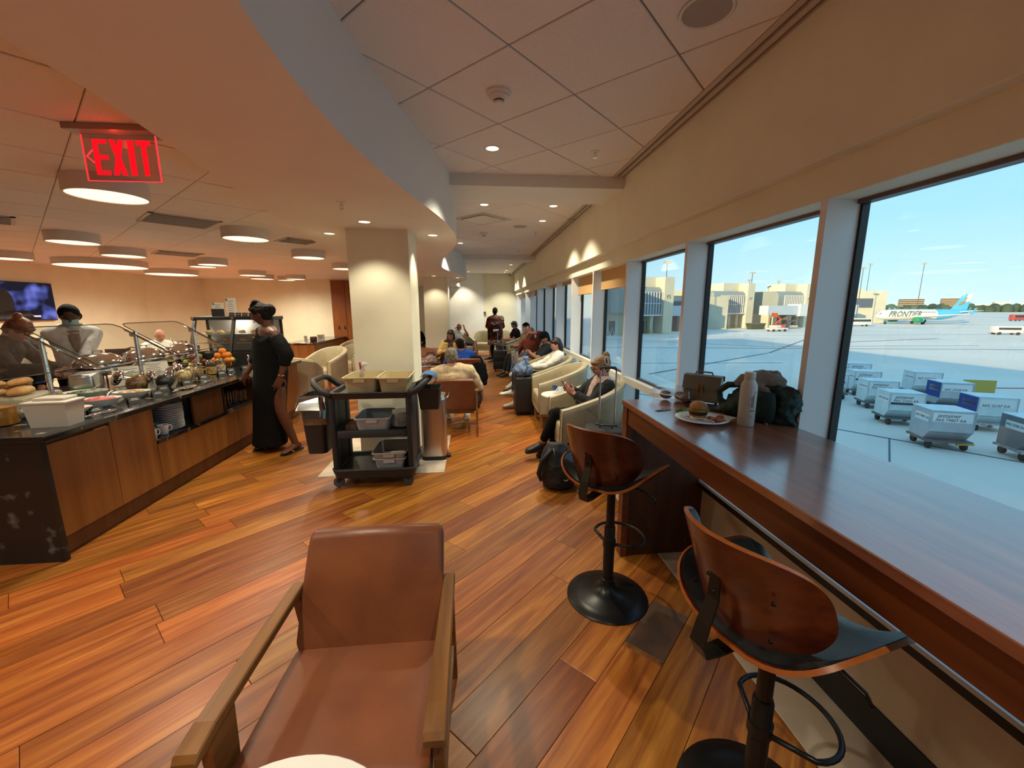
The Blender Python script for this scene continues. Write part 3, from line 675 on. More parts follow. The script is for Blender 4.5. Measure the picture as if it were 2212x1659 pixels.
def make_stool(loc, rz, lab):
    t = thing('bar_stool', lab, 'bar stool', loc, rz, 'bar stools at the window bar')
    MB().lathe([(.222, 0), (.226, .004), (.222, .010), (.16, .022), (.10, .036), (.06, .055), (.042, .08), (.036, .095), (.0355, .115), (.031, .118)], 48).build('base', m_blkm, t, smooth=True, angle=50)
    p = MB().lathe([(.030, .09), (.030, .43), (.027, .434), (.027, .44)], 24).build('post', m_blkm, t, smooth=True, angle=40)
    MB().lathe([(.023, .43), (.023, .70)], 20).build('gas_lift', m_blkm, p, smooth=True, angle=40)
    MB().box(-.08, .08, -.08, .08, .690, .705).build('mount_plate', m_blkm, t)
    ring = [(-.035, .0, .33), (-.10, .03, .33)]+[(.15*sin(a), .13-.15*cos(a)*0.9+.0, .33) for a in [RAD(q) for q in range(-130, 131, 13)]][::1]+[(.10, .03, .33), (.035, .0, .33)]
    ring = [(-.03, .0, .335)]+[(.145*sin(RAD(q)), .115-.125*cos(RAD(q)+pi), .335) for q in range(-115, 116, 10)]+[(.03, .0, .335)]
    f = MB().tube(ring, .0085, 10).build('footrest', m_blkm, t, smooth=True); MB().lathe([(.036, .315), (.036, .355)], 20).build('collar', m_blkm, f, smooth=True, angle=40)
    MB().tube([(.03, .02, .688), (.14, .06, .67), (.20, .09, .63), (.215, .095, .60)], .005, 8).build('lever', m_blkm, t, smooth=True)
    # saddle seat: low middle, sides curled up
    out = [rsup(2*pi*k/56, .272, .215, 4.0) for k in range(56)]
    def seat(x, y):
        u = abs(x)/.272
        return (x*(1-.10*u**3), y+.03*u*u, .715+.115*u**2.6+.018*(y/.215)**2*(1 if y < 0 else -.8))
    mb = MB(); shell(mb, out, seat, .013); mb.build('seat_shell', [m_ply, m_plye], t, smooth=True, angle=60)
    out2 = [(x*.955, y*.955) for x, y in out]
    def pad(x, y):
        p = V(seat(x, y)); u = min(1, max(abs(x)/.26, abs(y)/.205)); p.z += .004+.026*(1-u**6); return tuple(p)
    mb = MB(); shell(mb, out2, pad, .012, 12); mb.build('seat_pad', m_leab, t, smooth=True, angle=60)
    # shield-shaped back, wrapped round the sitter
    o3 = []
    for k in range(64):
        a = 2*pi*k/64; x, z = rsup(a, .245, .165, 3.2 if sin(a) > 0 else 2.0)
        if sin(a) < 0: z *= 1.02
        o3.append((x, z))
    def back(x, z):
        u = x/.245; return (x*(1-.13*u*u), -.215+.125*u*u-.10*(z/.165)*.55-.02*(1-u*u), .890+z*.97)
    mb = MB(); shell(mb, [(x, z) for x, z in reversed(o3)], back, .013); mb.build('back_shell', [m_ply, m_plye], t, smooth=True, angle=60)
    def bpad(x, z):
        p = V(back(x, z)); u = min(1, max(abs(x)/.23, abs(z)/.15)); p.y += .006+.022*(1-u**4); return tuple(p)
    mb = MB(); shell(mb, [(x*.95, z*.93) for x, z in reversed(o3)], bpad, .010, 10); mb.build('back_pad', m_leab, t, smooth=True, angle=60)
    # bent flat steel bracket
    path = [(-.243, .955), (-.242, .90), (-.243, .85), (-.268, .78), (-.285, .72), (-.270, .685), (-.225, .680), (-.10, .686), (0, .692)]
    wd = [.012, .017, .019, .022, .024, .024, .024, .024, .024]
    mb = MB(); n = len(path); vs = []
    for i, (yy, zz) in enumerate(path):
        a = path[max(0, i-1)]; b = path[min(n-1, i+1)]; d = V((b[0]-a[0], b[1]-a[1])).normalized(); nx, nz = -d.y*.003, d.x*.003
        vs += [V((-wd[i], yy+nx, zz+nz)), V((wd[i], yy+nx, zz+nz)), V((wd[i], yy-nx, zz-nz)), V((-wd[i], yy-nx, zz-nz))]
    mb.skin([vs[4*i:4*i+4] for i in range(n)]); mb.build('bracket', mat('bracket_steel', (.035, .028, .02), .38, metal=.7), t)
    for x, z in ((-.15, .93), (.15, .93), (-.13, .80), (.13, .80), (0, .93), (0, .87), (0, .84)):
        p = V(back(x, z-.890)); p.y -= .017
        MB().cyl(p, (p.x, p.y-.006, p.z), .006, .004, 10).build('screw', mat('screw_black', (.02, .012, .01), .35, metal=.5), t, smooth=True, angle=40)
    return t
make_stool((.726, 2.02, 0), atan2(.66, .75)-pi/2, 'wood and black leather bar stool by the bar end, farther of the two')
make_stool((.865, .985, 0), atan2(.24, .97)-pi/2, 'wood and black leather bar stool nearest the camera, cut by the bottom edge')

# ------------------------------------------------------------------ leather armchairs with wooden arms (front = +Y)
m_lea = mat('cognac_leather', '#68351a', 0.42, col2='#7a4222', vscale=5, detail=6, bump=0.05, bscale=70, sheen=0.1); m_armw = woodmat('arm_wood', '#5f3a18', '#86592b', (9, 0.8, 9), 0.35, 2.5)
def cushion(mb, pts, hw, r=0.018):
    """side profile (y,z) polygon extruded over width with rounded edges"""
    n = len(pts); cy = sum(p[0] for p in pts)/n; cz = sum(p[1] for p in pts)/n
    rows = []
    for x, k in ((-hw, .80), (-hw+r*.35, .94), (-hw+r, 1.0), (0, 1.02), (hw-r, 1.0), (hw-r*.35, .94), (hw, .80)):
        rows.append([V((x, cy+(y-cy)*(1-(1-k)*.25), cz+(z-cz)*k)) for y, z in pts])
    mb.skin(rows)
def rpoly(pts, r, seg=3):
    out = []; n = len(pts)
    for i in range(n):
        p = V(pts[i]); a = V(pts[i-1]); b = V(pts[(i+1) % n]); da = (a-p); db = (b-p); rr = min(r, da.length*.45, db.length*.45)
        p0 = p+da.normalized()*rr; p1 = p+db.normalized()*rr
        for k in range(seg+1):
            q = k/seg; out.append(tuple((1-q)**2*p0+2*q*(1-q)*p+q*q*p1))
    return out
def make_armchair(loc, rz, lab):
    t = thing('leather_armchair', lab, 'armchair', loc, rz, 'brown leather armchairs with wooden arms')
    mb = MB(); cushion(mb, rpoly([(.36, .315), (.375, .39), (.33, .428), (-.02, .408), (-.16, .395), (-.16, .31)], .03), .262, .03); mb.build('seat', m_lea, t, smooth=True, angle=50)
    mb = MB(); cushion(mb, rpoly([(-.125, .385), (-.235, .60), (-.315, .742), (-.345, .755), (-.385, .735), (-.30, .56), (-.215, .33), (-.16, .315)], .02), .262, .022); mb.build('backrest', m_lea, t, smooth=True, angle=50)
    MB().box(-.25, .25, -.17, .33, .262, .315).build('seat_frame', m_armw, t)
    for s in (-1, 1):
        x = s*.288
        # arm: flat board, front end overhangs and drops slightly at the nose
        rows = []
        for y, z, w, h in ((.385, .582, .027, .020), (.372, .594, .029, .026), (.30, .603, .028, .027), (-.22, .585, .022, .027), (-.262, .582, .021, .025)):
            rows.append([V((x-w, y, z-h)), V((x+w, y, z-h)), V((x+w, y, z-.004)), (V((x+w-.004, y, z))), V((x-w+.004, y, z)), V((x-w, y, z-.004))])
        MB().skin(rows).build('arm', m_armw, t)
        # front leg: board leaning back, tapering to the floor
        MB().add([(x-.014, .315, .578), (x+.014, .315, .578), (x+.014, .205, .578), (x-.014, .205, .578), (x-.012, .27, 0), (x+.012, .27, 0), (x+.012, .235, 0), (x-.012, .235, 0), (x-.014, .30, .30), (x+.014, .30, .30), (x+.014, .215, .30), (x-.014, .215, .30)],
                 [(0, 1, 2, 3), (7, 6, 5, 4), (8, 9, 1, 0), (9, 10, 2, 1), (10, 11, 3, 2), (11, 8, 0, 3), (4, 5, 9, 8), (5, 6, 10, 9), (6, 7, 11, 10), (7, 4, 8, 11)]).build('leg', m_armw, t)
        MB().add([(x-.014, -.215, .565), (x+.014, -.215, .565), (x+.014, -.262, .565), (x-.014, -.262, .565), (x-.012, -.345, 0), (x+.012, -.345, 0), (x+.012, -.375, 0), (x-.012, -.375, 0)],
                 [(0, 1, 2, 3), (7, 6, 5, 4), (4, 5, 1, 0), (5, 6, 2, 1), (6, 7, 3, 2), (7, 4, 0, 3)]).build('leg', m_armw, t)
        MB().box(x-.012, x+.012, -.20, .27, .265, .305).build('side_rail', m_armw, t)
    return t
ac = make_armchair((-.405, 1.22, 0), pi, 'brown leather armchair with wooden arms, empty, nearest the camera')
for x, y, rz, lab in ((-.275, 5.42, 0, 'brown leather armchair of the grey-haired man, seen from behind'), (-.21, 7.55, RAD(8), 'brown leather armchair of the man in blue'), (-.85, 6.45, RAD(-12), 'brown leather armchair beside the near column, second row'),
                      (-1.0, 7.6, RAD(-80), 'brown leather armchair facing the aisle behind the near column'), (-.55, 9.2, pi-RAD(10), 'brown leather armchair of the woman in the yellow cardigan'), (-1.05, 9.0, pi, 'brown leather armchair holding the grey bag'), (-.35, 10.0, RAD(200), 'brown leather armchair behind the woman in yellow')):
    dup(ac, (x, y, 0), rz, lab)

# ------------------------------------------------------------------ barrel chairs (front = +Y)
m_sage = mat('sage_leather', '#aca083', 0.42, var=0.07, vscale=7, bump=0.04, bscale=60); m_tanw = woodmat('tan_leg_wood', '#8a5a30', '#a8733f', (9, 9, 0.8), .45, 2)
def make_barrel(loc, rz, lab):
    t = thing('barrel_chair', lab, 'tub chair', loc, rz, 'sage green tub chairs')
    pts = []; HW, YF, YB = .315, .34, -.02
    for k in range(7): pts.append((-HW, YF-(YF-YB)*k/6, 0))
    for k in range(1, 22):
        a = pi+pi*k/22; pts.append((HW*cos(a)*1.0, YB+.30*sin(a), 0))
    for k in range(7): pts.append((HW, YB+(YF-YB)*k/6, 0))
    n = len(pts); rows = []
    for i, (x, y, _) in enumerate(pts):
        a = V(pts[max(0, i-1)]); b = V(pts[min(n-1, i+1)]); d = (b-a).normalized(); nx = V((d.y, -d.x, 0))   # outward
        s = max(0, min(1, (YF-y)/(YF+.32))); top = .632+.235*(s**1.15); h = .045
        zc = top-h; sec = []
        lean = .03*s
        for (o, z) in ((h*.85, .215), (h+.005, .30), (h+lean*.6, zc-.02), (h+lean, zc), (h*.75+lean, zc+h*.72), (lean, top), (-h*.75+lean, zc+h*.72), (-h+lean, zc), (-h+lean*.4, zc-.05), (-h, .40), (-h*.9, .28)):
            sec.append(V((x, y, 0))+nx*o+V((0, 0, z)))
        rows.append(sec)
    MB().skin(rows).build('shell', m_sage, t, smooth=True, angle=45)
    # piping on the arm fronts
    for s in (-1, 1):
        MB().tube([(s*(HW-.046), YF+.004, .28), (s*(HW-.046), YF+.004, .585), (s*(HW-.025), YF+.004, .622), (s*(HW+.025), YF+.004, .622), (s*(HW+.047), YF+.004, .585), (s*(HW+.047), YF+.004, .24)], .005, 6).build('piping', m_sage, t, smooth=True)
    out = [(-.262, .35), (.262, .35)]+[(.262*cos(a), -.02+.245*sin(a)) for a in [-(pi*k/14) for k in range(0, 15)]]
    mb = MB(); z = [.285, .30, .43, .455, .462]; sc = [.97, 1.0, 1.0, .975, .93]
    mb.skin([[V((x*s_, y*s_ if y < 0 else y-(1-s_)*.3, zz)) for x, y in reversed(out)] for zz, s_ in zip(z, sc)]); mb.build('seat_cushion', m_sage, t, smooth=True, angle=50)
    MB().prism([(x*.98, y*.98) for x, y in reversed(out)], .215, .29).build('seat_base', m_sage, t)
    for x, y in ((-.27, .30), (.27, .30), (-.22, -.24), (.22, -.24)):
        MB().add([(x-.021, y-.021, .22), (x+.021, y-.021, .22), (x+.021, y+.021, .22), (x-.021, y+.021, .22), (x-.013, y-.013, 0), (x+.013, y-.013, 0), (x+.013, y+.013, 0), (x-.013, y+.013, 0)],
                 [(0, 1, 2, 3), (7, 6, 5, 4), (4, 5, 1, 0), (5, 6, 2, 1), (6, 7, 3, 2), (7, 4, 0, 3)]).build('leg', m_tanw, t)
    return t
bc = make_barrel((1.19, 4.20, 0), RAD(90), 'sage tub chair of the woman with the hair clip')
CHR = [4.30, 5.62, 6.45, 7.70, 8.55, 9.85, 10.7, 12.1]
for x, y, rz, lab in ((1.19, 5.62, 90, 'empty sage tub chair behind the woman with the hair clip'), (1.19, 6.45, 90, 'sage tub chair of the young woman with long hair'), (1.19, 7.70, 90, 'sage tub chair of the man in the black cap'),
                      (1.19, 8.58, 96, 'sage tub chair of the woman in the rust top'), (1.20, 9.85, 90, 'sage tub chair of the masked person'), (1.20, 10.72, 90, 'empty sage tub chair past the masked person'), (1.18, 12.5, 105, 'sage tub chair of the man with headphones'),
                      (.28, 14.2, 172, 'sage tub chair at the end wall left of the standing woman'), (1.02, 14.6, 178, 'sage tub chair at the end wall right of the standing woman'), (-.42, 13.1, -150, 'sage tub chair of the bald man in shorts'),
                      (-2.95, 8.45, 158, 'empty sage tub chair facing the camera behind the cart'), (-3.0, 7.05, 8, 'sage tub chair turned away beside the woman in black'), (-2.75, 9.6, 150, 'sage tub chair behind the empty one, partly hidden'), (-3.05, 10.6, 160, 'sage tub chair farthest back by the side counter')):
    dup(bc, (x, y, 0), RAD(rz), lab)
# ------------------------------------------------------------------ small round tables
m_marb = mat('white_marble', (0.78, 0.76, 0.73), 0.18, col2=(0.42, 0.40, 0.38), vscale=3.2, detail=9, rng=(0.56, 0.75)); m_cream = mat('cream_top', (0.80, 0.76, 0.68), 0.3)
def side_table(loc, r, h, lab, top=m_cream, th=.02):
    t = thing('side_table', lab, 'side table', loc, 0, 'small round side tables')
    MB().lathe([(r-.006, h-th), (r, h-th+.005), (r, h-.004), (r-.004, h)], 48).build('top', top, t, smooth=True, angle=35)
    MB().lathe([(.02, .02), (.02, h-th)], 16).build('post', m_steel, t, smooth=True, angle=40)
    MB().lathe([(r*.75, 0), (r*.75, .006), (r*.7, .012), (.03, .022)], 36).build('base', m_steel, t, smooth=True, angle=40)
    return t
side_table((-.44, .585, 0), .30, .52, 'white marble table top peeking in at the bottom edge', m_marb)
side_table((1.02, 4.96, 0), .20, .56, 'round white side table beside the woman with the hair clip')
side_table((1.0, 7.08, 0), .18, .54, 'round side table beside the man in the black cap'); side_table((-3.32, 7.8, 0), .20, .55, 'round side table with a drinking glass behind the woman in black'); side_table((-3.35, 10.0, 0), .20, .55, 'round side table between the far tub chairs')
side_table((-.78, 5.75, 0), .2, .5, 'low side table right of the near column')
# ================================================================== people (front = +Y, own right hand = +X)
def ik(a, t, l1, l2, pole):
    a, t, pole = V(a), V(t), V(pole); d = t-a; L = max(.05, min(d.length, l1+l2-.002)); u = d.normalized()
    ca = max(-1, min(1, (l1*l1+L*L-l2*l2)/(2*l1*L))); sa = sqrt(1-ca*ca)
    p = pole-u*pole.dot(u); p = p.normalized() if p.length > 1e-5 else frame_from(u)[0]
    return a+u*(l1*ca)+p*(l1*sa), a+u*L
def limb(mb, pts, rs, seg=10):
    mb.tube(pts, rs, seg); mb.ell(pts[0], rs[0]*.99, 10, 6); mb.ell(pts[-1], rs[-1]*.99, 10, 6)
def lerp(a, b, k): return V(a)+(V(b)-V(a))*k
def hand(mb, w, d, n, s, side, curl=.5, spread=.0):
    """wrist w, finger direction d, palm normal n (towards the palm), side +1: thumb along d x n"""
    d = V(d).normalized(); n = V(n); n = (n-d*n.dot(d)).normalized(); a = d.cross(n)*side     # a: towards the thumb
    k = s
    P = lambda x, y, z: V(w)+d*(y*k)+a*(x*k)+n*(z*k)
    mb.loft([(P(0, -.01, 0), .026*k, .019*k, a, n), (P(0, .03, 0), .036*k, .016*k, a, n), (P(0, .07, .002), .041*k, .014*k, a, n), (P(0, .092, .003), .038*k, .011*k, a, n)], 12)
    for i, (x, L) in enumerate(((.029, .068), (.010, .076), (-.010, .070), (-.029, .054))):
        base = P(x, .085, .002); r = .0088*k; pts = [base]; ang = 0; sp = spread*(1.5-i)*.22
        for q, f in enumerate((.42, .32, .26)):
            ang += curl*(.55, .85, .7)[q]
            dd = (d*cos(sp)+a*sin(sp))*cos(ang)+n*sin(ang); pts.append(pts[-1]+dd*(L*f*k*1.08))
        limb(mb, pts, [r, r*.98, r*.9, r*.75], 8)
    t0 = P(.026, .012, .004); t1 = P(.046+.012*spread, .040, .016+.012*curl); t2 = P(.050+.02*spread, .068, .022+.02*curl); t3 = P(.048+.025*spread, .090, .024+.026*curl)
    limb(mb, [t0, t1, t2, t3], [.013*k, .0115*k, .0100*k, .0078*k], 8)
def headmesh(mb, c, Rm, s, fem=0.0, seg=40, rings=28):
    vs = []; fs = []
    def f(x, y, z):
        p = V((x*.0735, y*.093, z*.114)); g = lambda dx, dz, sx, sz: math.exp(-((dx/sx)**2+(dz/sz)**2))
        if z < 0:
            q = -z; p.x *= 1-(.24+.06*fem)*q**1.5
            if y < 0: p.y *= 1-.32*q
            else: p.y *= 1-.06*q
        if y > 0:
            p.y -= .006*(y**2)*(1-abs(x))
            p.y += .023*g(p.x, p.z+.026, .011, .016)+.012*g(p.x, p.z+.004, .008, .02)
            for sx in (-1, 1): p.y -= .0095*g(p.x-sx*.030, p.z-.012, .015, .012); p.y += .004*g(p.x-sx*.030, p.z-.032, .02, .007); p.y += .004*g(p.x-sx*.042, p.z+.02, .02, .02)
            p.y += .0055*g(p.x, p.z+.058, .020, .009)-.004*g(p.x, p.z+.072, .02, .006)+.009*g(p.x, p.z+.095, .022, .014)
        return V(c)+Rm @ (p*s)
    vs.append(f(0, 0, -1))
    for i in range(1, rings):
        a = -pi/2+pi*i/rings
        for k in range(seg):
            b = 2*pi*k/seg; vs.append(f(cos(a)*cos(b), cos(a)*sin(b), sin(a)))
    vs.append(f(0, 0, 1)); L = len(vs)-1
    for k in range(seg): fs.append((0, 1+(k+1) % seg, 1+k)); fs.append((L, L-seg+k, L-seg+(k+1) % seg))
    for i in range(rings-2):
        for k in range(seg): a = 1+i*seg; k2 = (k+1) % seg; fs.append((a+k, a+k2, a+seg+k2, a+seg+k))
    mb.add(vs, fs)
    for sx in (-1, 1):
        mb.ell(V(c)+Rm @ (V((sx*.074, -.006, -.004))*s), (.010*s, .020*s, .031*s), 10, 8, rot=(Rm @ Euler((0, 0, sx*RAD(-20))).to_matrix()).to_quaternion())
TEX = {}
def fuse(o, voxel, smooth=4, disp=0.0, dsize=.06):
    m = o.modifiers.new('remesh', 'REMESH'); m.mode = 'VOXEL'; m.voxel_size = voxel; m.use_smooth_shade = True
    if smooth: k = o.modifiers.new('smooth', 'SMOOTH'); k.factor = .5; k.iterations = smooth
    if disp:
        key = round(dsize, 3)
        if key not in TEX: t = bpy.data.textures.new('folds_%d' % int(dsize*1000), 'CLOUDS'); t.noise_scale = dsize; t.noise_depth = 2; TEX[key] = t
        d = o.modifiers.new('folds', 'DISPLACE'); d.texture = TEX[key]; d.texture_coords = 'LOCAL'; d.strength = disp; d.mid_level = .5
    return o
SKIN = dict(dark='#4a2a1c', deep='#5a3626', brown='#7d5138', tan='#a8765a', fair='#c4907a', pink='#b97f6a', pale='#cfa58f')
def skinmat(k): return mat('skin_'+k, SKIN[k], .48, var=.05, vscale=14, spec=.35)
def cloth(name, c, rough=.85, **kw): return mat('cloth_'+name, c, rough, **({'var': .10, 'vscale': 26, 'bump': .15, 'bscale': 300} | kw))

TS = ((-.115, .145, .110), (-.02, .170, .125), (.10, .148, .112), (.22, .152, .120), (.33, .168, .122), (.41, .172, .108), (.465, .140, .085), (.50, .075, .062))
class Body: pass
def pose(pelvis, neck, yaw=0, head=(0, 0, 0), wl=None, wr=None, pl=(-.6, -.5, -.6), pr=(.6, -.5, -.6), al=None, ar=None, kl=(0, 1, .3), kr=(0, 1, .3), s=1.0, w=1.0, hipw=1.0, toe_l=(0, 1, -.05), toe_r=(0, 1, -.05), shrug=0, hd=None):
    """joints of a body; everything in the thing's own frame"""
    b = Body(); b.s = s; b.w = w; b.hipw = hipw
    b.pelvis = V(pelvis); b.neck = V(neck); up = (b.neck-b.pelvis); b.L = up.length; b.up = up.normalized()
    right = V((cos(yaw), sin(yaw), 0)); right = (right-b.up*right.dot(b.up)).normalized(); b.right = right; b.fwd = b.up.cross(right)
    # hips follow the seat, shoulders the torso yaw
    b.hr = b.pelvis+V((.088*s, 0, -.03*s)); b.hl = b.pelvis+V((-.088*s, 0, -.03*s))
    k = b.L/.50; b.k = k
    b.sr = b.pelvis+b.up*(.425*k)+right*(.170*s*w)+V((0, 0, shrug)); b.sl = b.pelvis+b.up*(.425*k)-right*(.170*s*w)+V((0, 0, shrug))
    b.er, b.wr = ik(b.sr, wr, .275*s, .245*s, pr) if wr is not None else ik(b.sr, b.sr-b.up*.5*s+b.fwd*.05, .275*s, .245*s, pr)
    b.el, b.wl = ik(b.sl, wl, .275*s, .245*s, pl) if wl is not None else ik(b.sl, b.sl-b.up*.5*s+b.fwd*.05, .275*s, .245*s, pl)
    b.kr, b.ar = ik(b.hr, ar, .42*s, .41*s, kr); b.kl, b.al = ik(b.hl, al, .42*s, .41*s, kl)
    b.tl = V(toe_l).normalized(); b.tr = V(toe_r).normalized()
    hy, hp, hrl = [RAD(q) for q in head]
    b.hR = (M.Rotation(yaw+hy, 3, 'Z') @ M.Rotation(hp, 3, 'X') @ M.Rotation(hrl, 3, 'Y'))
    b.head = (b.neck+V((0, 0, .045*s))+b.hR @ V((0, .030*s, .095*s))) if hd is None else V(hd)
    return b
def torso(mb, b, inf=0.0, s0=-.2, s1=.6, sag=0.0):
    secs = []; k = b.k
    for q, rx, ry in TS:
        if q < s0 or q > s1: continue
        wx = (b.hipw if q < .05 else b.w); c = b.pelvis+b.up*(q*k)+b.fwd*(-.012*sin(max(0, q)*6)+sag*(1 if q < .2 else .3))
        secs.append((c, (rx*wx*b.s+inf), (ry*(.5+.5*wx)*b.s+inf), b.right, b.fwd))
    mb.loft(secs, 24)
    if s1 > .45:   # shoulder yoke
        mb.loft([(b.sl-b.right*.0, .055*b.s+inf, .062*b.s+inf, b.up, b.fwd), (lerp(b.sl, b.sr, .25)+b.up*.028*b.s, .062*b.s+inf, .072*b.s+inf, b.up, b.fwd), (lerp(b.sl, b.sr, .75)+b.up*.028*b.s, .062*b.s+inf, .072*b.s+inf, b.up, b.fwd), (b.sr, .055*b.s+inf, .062*b.s+inf, b.up, b.fwd)], 14)
def arm(mb, b, side, inf=0.0, frac=1.0, cuff=0.0):
    S_, E_, W_ = (b.sr, b.er, b.wr) if side > 0 else (b.sl, b.el, b.wl); s = b.s*(.85+.15*b.w)
    ch = [(0, .052), (.25, .050), (.5, .040), (.62, .041), (.8, .034), (1.0, .026)]
    def at(t): return lerp(S_, E_, t/.5) if t <= .5 else lerp(E_, W_, (t-.5)/.5)
    P = []; R = []
    for t, r in ch:
        if t <= frac+1e-6: P.append(at(t)); R.append(r*s+inf)
    if frac < 1 and frac not in [c[0] for c in ch]:
        for (t0, r0), (t1, r1) in zip(ch[:-1], ch[1:]):
            if t0 < frac < t1: P.append(at(frac)); R.append((r0+(r1-r0)*(frac-t0)/(t1-t0))*s+inf+cuff)
    if len(P) > 1:
        mb.tube(P, R, 12); mb.ell(P[0], R[0], 12, 8)
        for t, r in zip(P[1:-1], R[1:-1]): mb.ell(t, r*.99, 10, 6)
def leg(mb, b, side, inf=0.0, frac=1.0, flare=0.0):
    H, K, A = (b.hr, b.kr, b.ar) if side > 0 else (b.hl, b.kl, b.al); s = b.s*(.7+.3*b.hipw)
    ch = [(0, .088), (.2, .082), (.4, .064), (.5, .056), (.62, .056), (.8, .044), (1.0, .035)]
    def at(t): return lerp(H, K, t/.5) if t <= .5 else lerp(K, A, (t-.5)/.5)
    P = []; R = []
    for t, r in ch:
        if t <= frac+1e-6: P.append(at(t)); R.append(r*s+inf+flare*t)
    if frac < 1 and frac not in [c[0] for c in ch]:
        for (t0, r0), (t1, r1) in zip(ch[:-1], ch[1:]):
            if t0 < frac < t1: P.append(at(frac)); R.append((r0+(r1-r0)*(frac-t0)/(t1-t0))*s+inf+flare*frac)
    mb.tube(P, R, 14)
    for p, r in zip(P[:-1], R[:-1]): mb.ell(p, r*.99, 12, 8)
def foot(mb, b, side, inf=0.0, heel=0.0):
    A, d = (b.ar, b.tr) if side > 0 else (b.al, b.tl); s = b.s
    x, _ = frame_from(d); u = x.cross(d); h = .062*s
    base = A-u*h
    mb.loft([(base-d*.062*s+u*.030*s, .022*s+inf, .024*s+inf, x, u), (base-d*.045*s+u*.034*s, .033*s+inf, .032*s+inf, x, u), (base+u*.040*s, .035*s+inf, .040*s+inf, x, u), (base+d*.06*s+u*.034*s, .037*s+inf, .033*s+inf, x, u),
             (base+d*.12*s+u*.024*s, .044*s+inf, .023*s+inf, x, u), (base+d*.17*s+u*.018*s, .040*s+inf, .017*s+inf, x, u), (base+d*.195*s+u*.015*s, .024*s+inf, .012*s+inf, x, u)], 14)
    mb.ell(A, .036*s+inf*.8, 10, 8)
def person(loc, rz, lab, b, skin, parts, voxel=.012, hands=None, feet=True, fem=0.0, group=None, face=True, hs=1.0):
    t = thing('person', lab, 'person', loc, rz, group); sk = skinmat(skin)
    mb = MB(); torso(mb, b); mb.tube([b.neck-b.up*.03, b.head-(b.hR @ V((0, .03, .07)))*b.s], [.056*b.s*(.8+.2*b.w), .052*b.s*(.8+.2*b.w)], 14)
    headmesh(mb, b.head, b.hR, b.s*hs, fem)
    for sd in (-1, 1):
        arm(mb, b, sd); leg(mb, b, sd)
        if feet: foot(mb, b, sd)
        h = (hands or {}).get(sd, {}); W_, E_ = (b.wr, b.er) if sd > 0 else (b.wl, b.el)
        d = V(h.get('d', (W_-E_).normalized())); n = V(h.get('n', (-sd, 0, -.3)))
        hand(mb, W_, d, n, b.s, h.get('side', sd), h.get('curl', .45), h.get('spread', .25))
    bo = mb.build('body', sk, t, smooth=True); fuse(bo, voxel, 3)
    if face:
        H = lambda x, y, z: b.head+b.hR @ (V((x, y, z))*b.s*hs)
        for sx in (-1, 1):
            MB().ell(H(sx*.030, .0735, .012), (.0125*b.s, .006*b.s, .0062*b.s), 12, 8, rot=b.hR.to_quaternion()).build('eye', mat('eye', (.05, .035, .03), .2), t, smooth=True)
            MB().tube([H(sx*.014, .088, .031), H(sx*.030, .0885, .036), H(sx*.046, .078, .031)], .0035*b.s, 6).build('eyebrow', mat('brow', (.03, .02, .014), .8), t, smooth=True)
        MB().ell(H(0, .0885, -.0585), (.021*b.s, .007*b.s, .0068*b.s), 12, 8, rot=b.hR.to_quaternion()).build('lips', mat('lips_'+skin, tuple(x*f for x, f in zip(lin(SKIN[skin]), (.85, .5, .5))), .4), t, smooth=True)
    b.t = t
    for f in parts: f(b, t)
    return t
# ---- clothing and hair makers: each returns f(b, t)
def Top(m, inf=.012, sleeve=.95, hem=-.13, voxel=.013, name='shirt', disp=.012, dsize=.05, sag=0.0, open_=False, neck=.47, cuff=.004):
    def f(b, t):
        mb = MB(); torso(mb, b, inf, hem, neck, sag)
        if neck <= .45: mb.loft([(b.sl, .05*b.s+inf, .058*b.s+inf, b.up, b.fwd), (lerp(b.sl, b.sr, .3)+b.up*.015, .055*b.s+inf, .07*b.s+inf, b.up, b.fwd), (lerp(b.sl, b.sr, .7)+b.up*.015, .055*b.s+inf, .07*b.s+inf, b.up, b.fwd), (b.sr, .05*b.s+inf, .058*b.s+inf, b.up, b.fwd)], 14)
        for sd in (-1, 1): arm(mb, b, sd, inf, sleeve, cuff)
        return fuse(mb.build(name, m, t, smooth=True), voxel, 4, disp, dsize)
    return f
def Pants(m, inf=.010, frac=.94, voxel=.013, name='trousers', disp=.010, flare=0.0):
    def f(b, t):
        mb = MB(); torso(mb, b, inf+.002, -.2, .06)
        for sd in (-1, 1): leg(mb, b, sd, inf, frac, flare)
        return fuse(mb.build(name, m, t, smooth=True), voxel, 4, disp, .06)
    return f
def Shoes(m, sole=None, inf=.008, lace=None, sides=(-1, 1)):
    def f(b, t):
        for sd in sides:
            mb = MB(); foot(mb, b, sd, inf); o = fuse(mb.build('shoe', m, t, smooth=True), .009, 3)
            A, d = (b.ar, b.tr) if sd > 0 else (b.al, b.tl); x, _ = frame_from(d); u = x.cross(d); base = A-u*(.070*b.s)
            if sole is not None:
                out = [base+d*(yy*b.s)+x*(xx*b.s) for xx, yy in ((-.036, -.07), (.036, -.07), (.040, 0), (.044, .08), (.050, .13), (.044, .185), (.02, .208), (-.02, .208), (-.044, .185), (-.050, .13), (-.044, .08), (-.040, 0))]
                MB().skin([[p-u*.008 for p in out], [p+u*.018 for p in out]]).build('sole', sole, o)
            if lace is not None:
                for q in (.05, .075, .10): MB().tube([base+d*(q*b.s)+x*.022+u*(.075-q*.25), base+d*(q*b.s)+u*(.085-q*.25), base+d*(q*b.s)-x*.022+u*(.075-q*.25)], .003, 5).build('lace', lace, o)
    return f
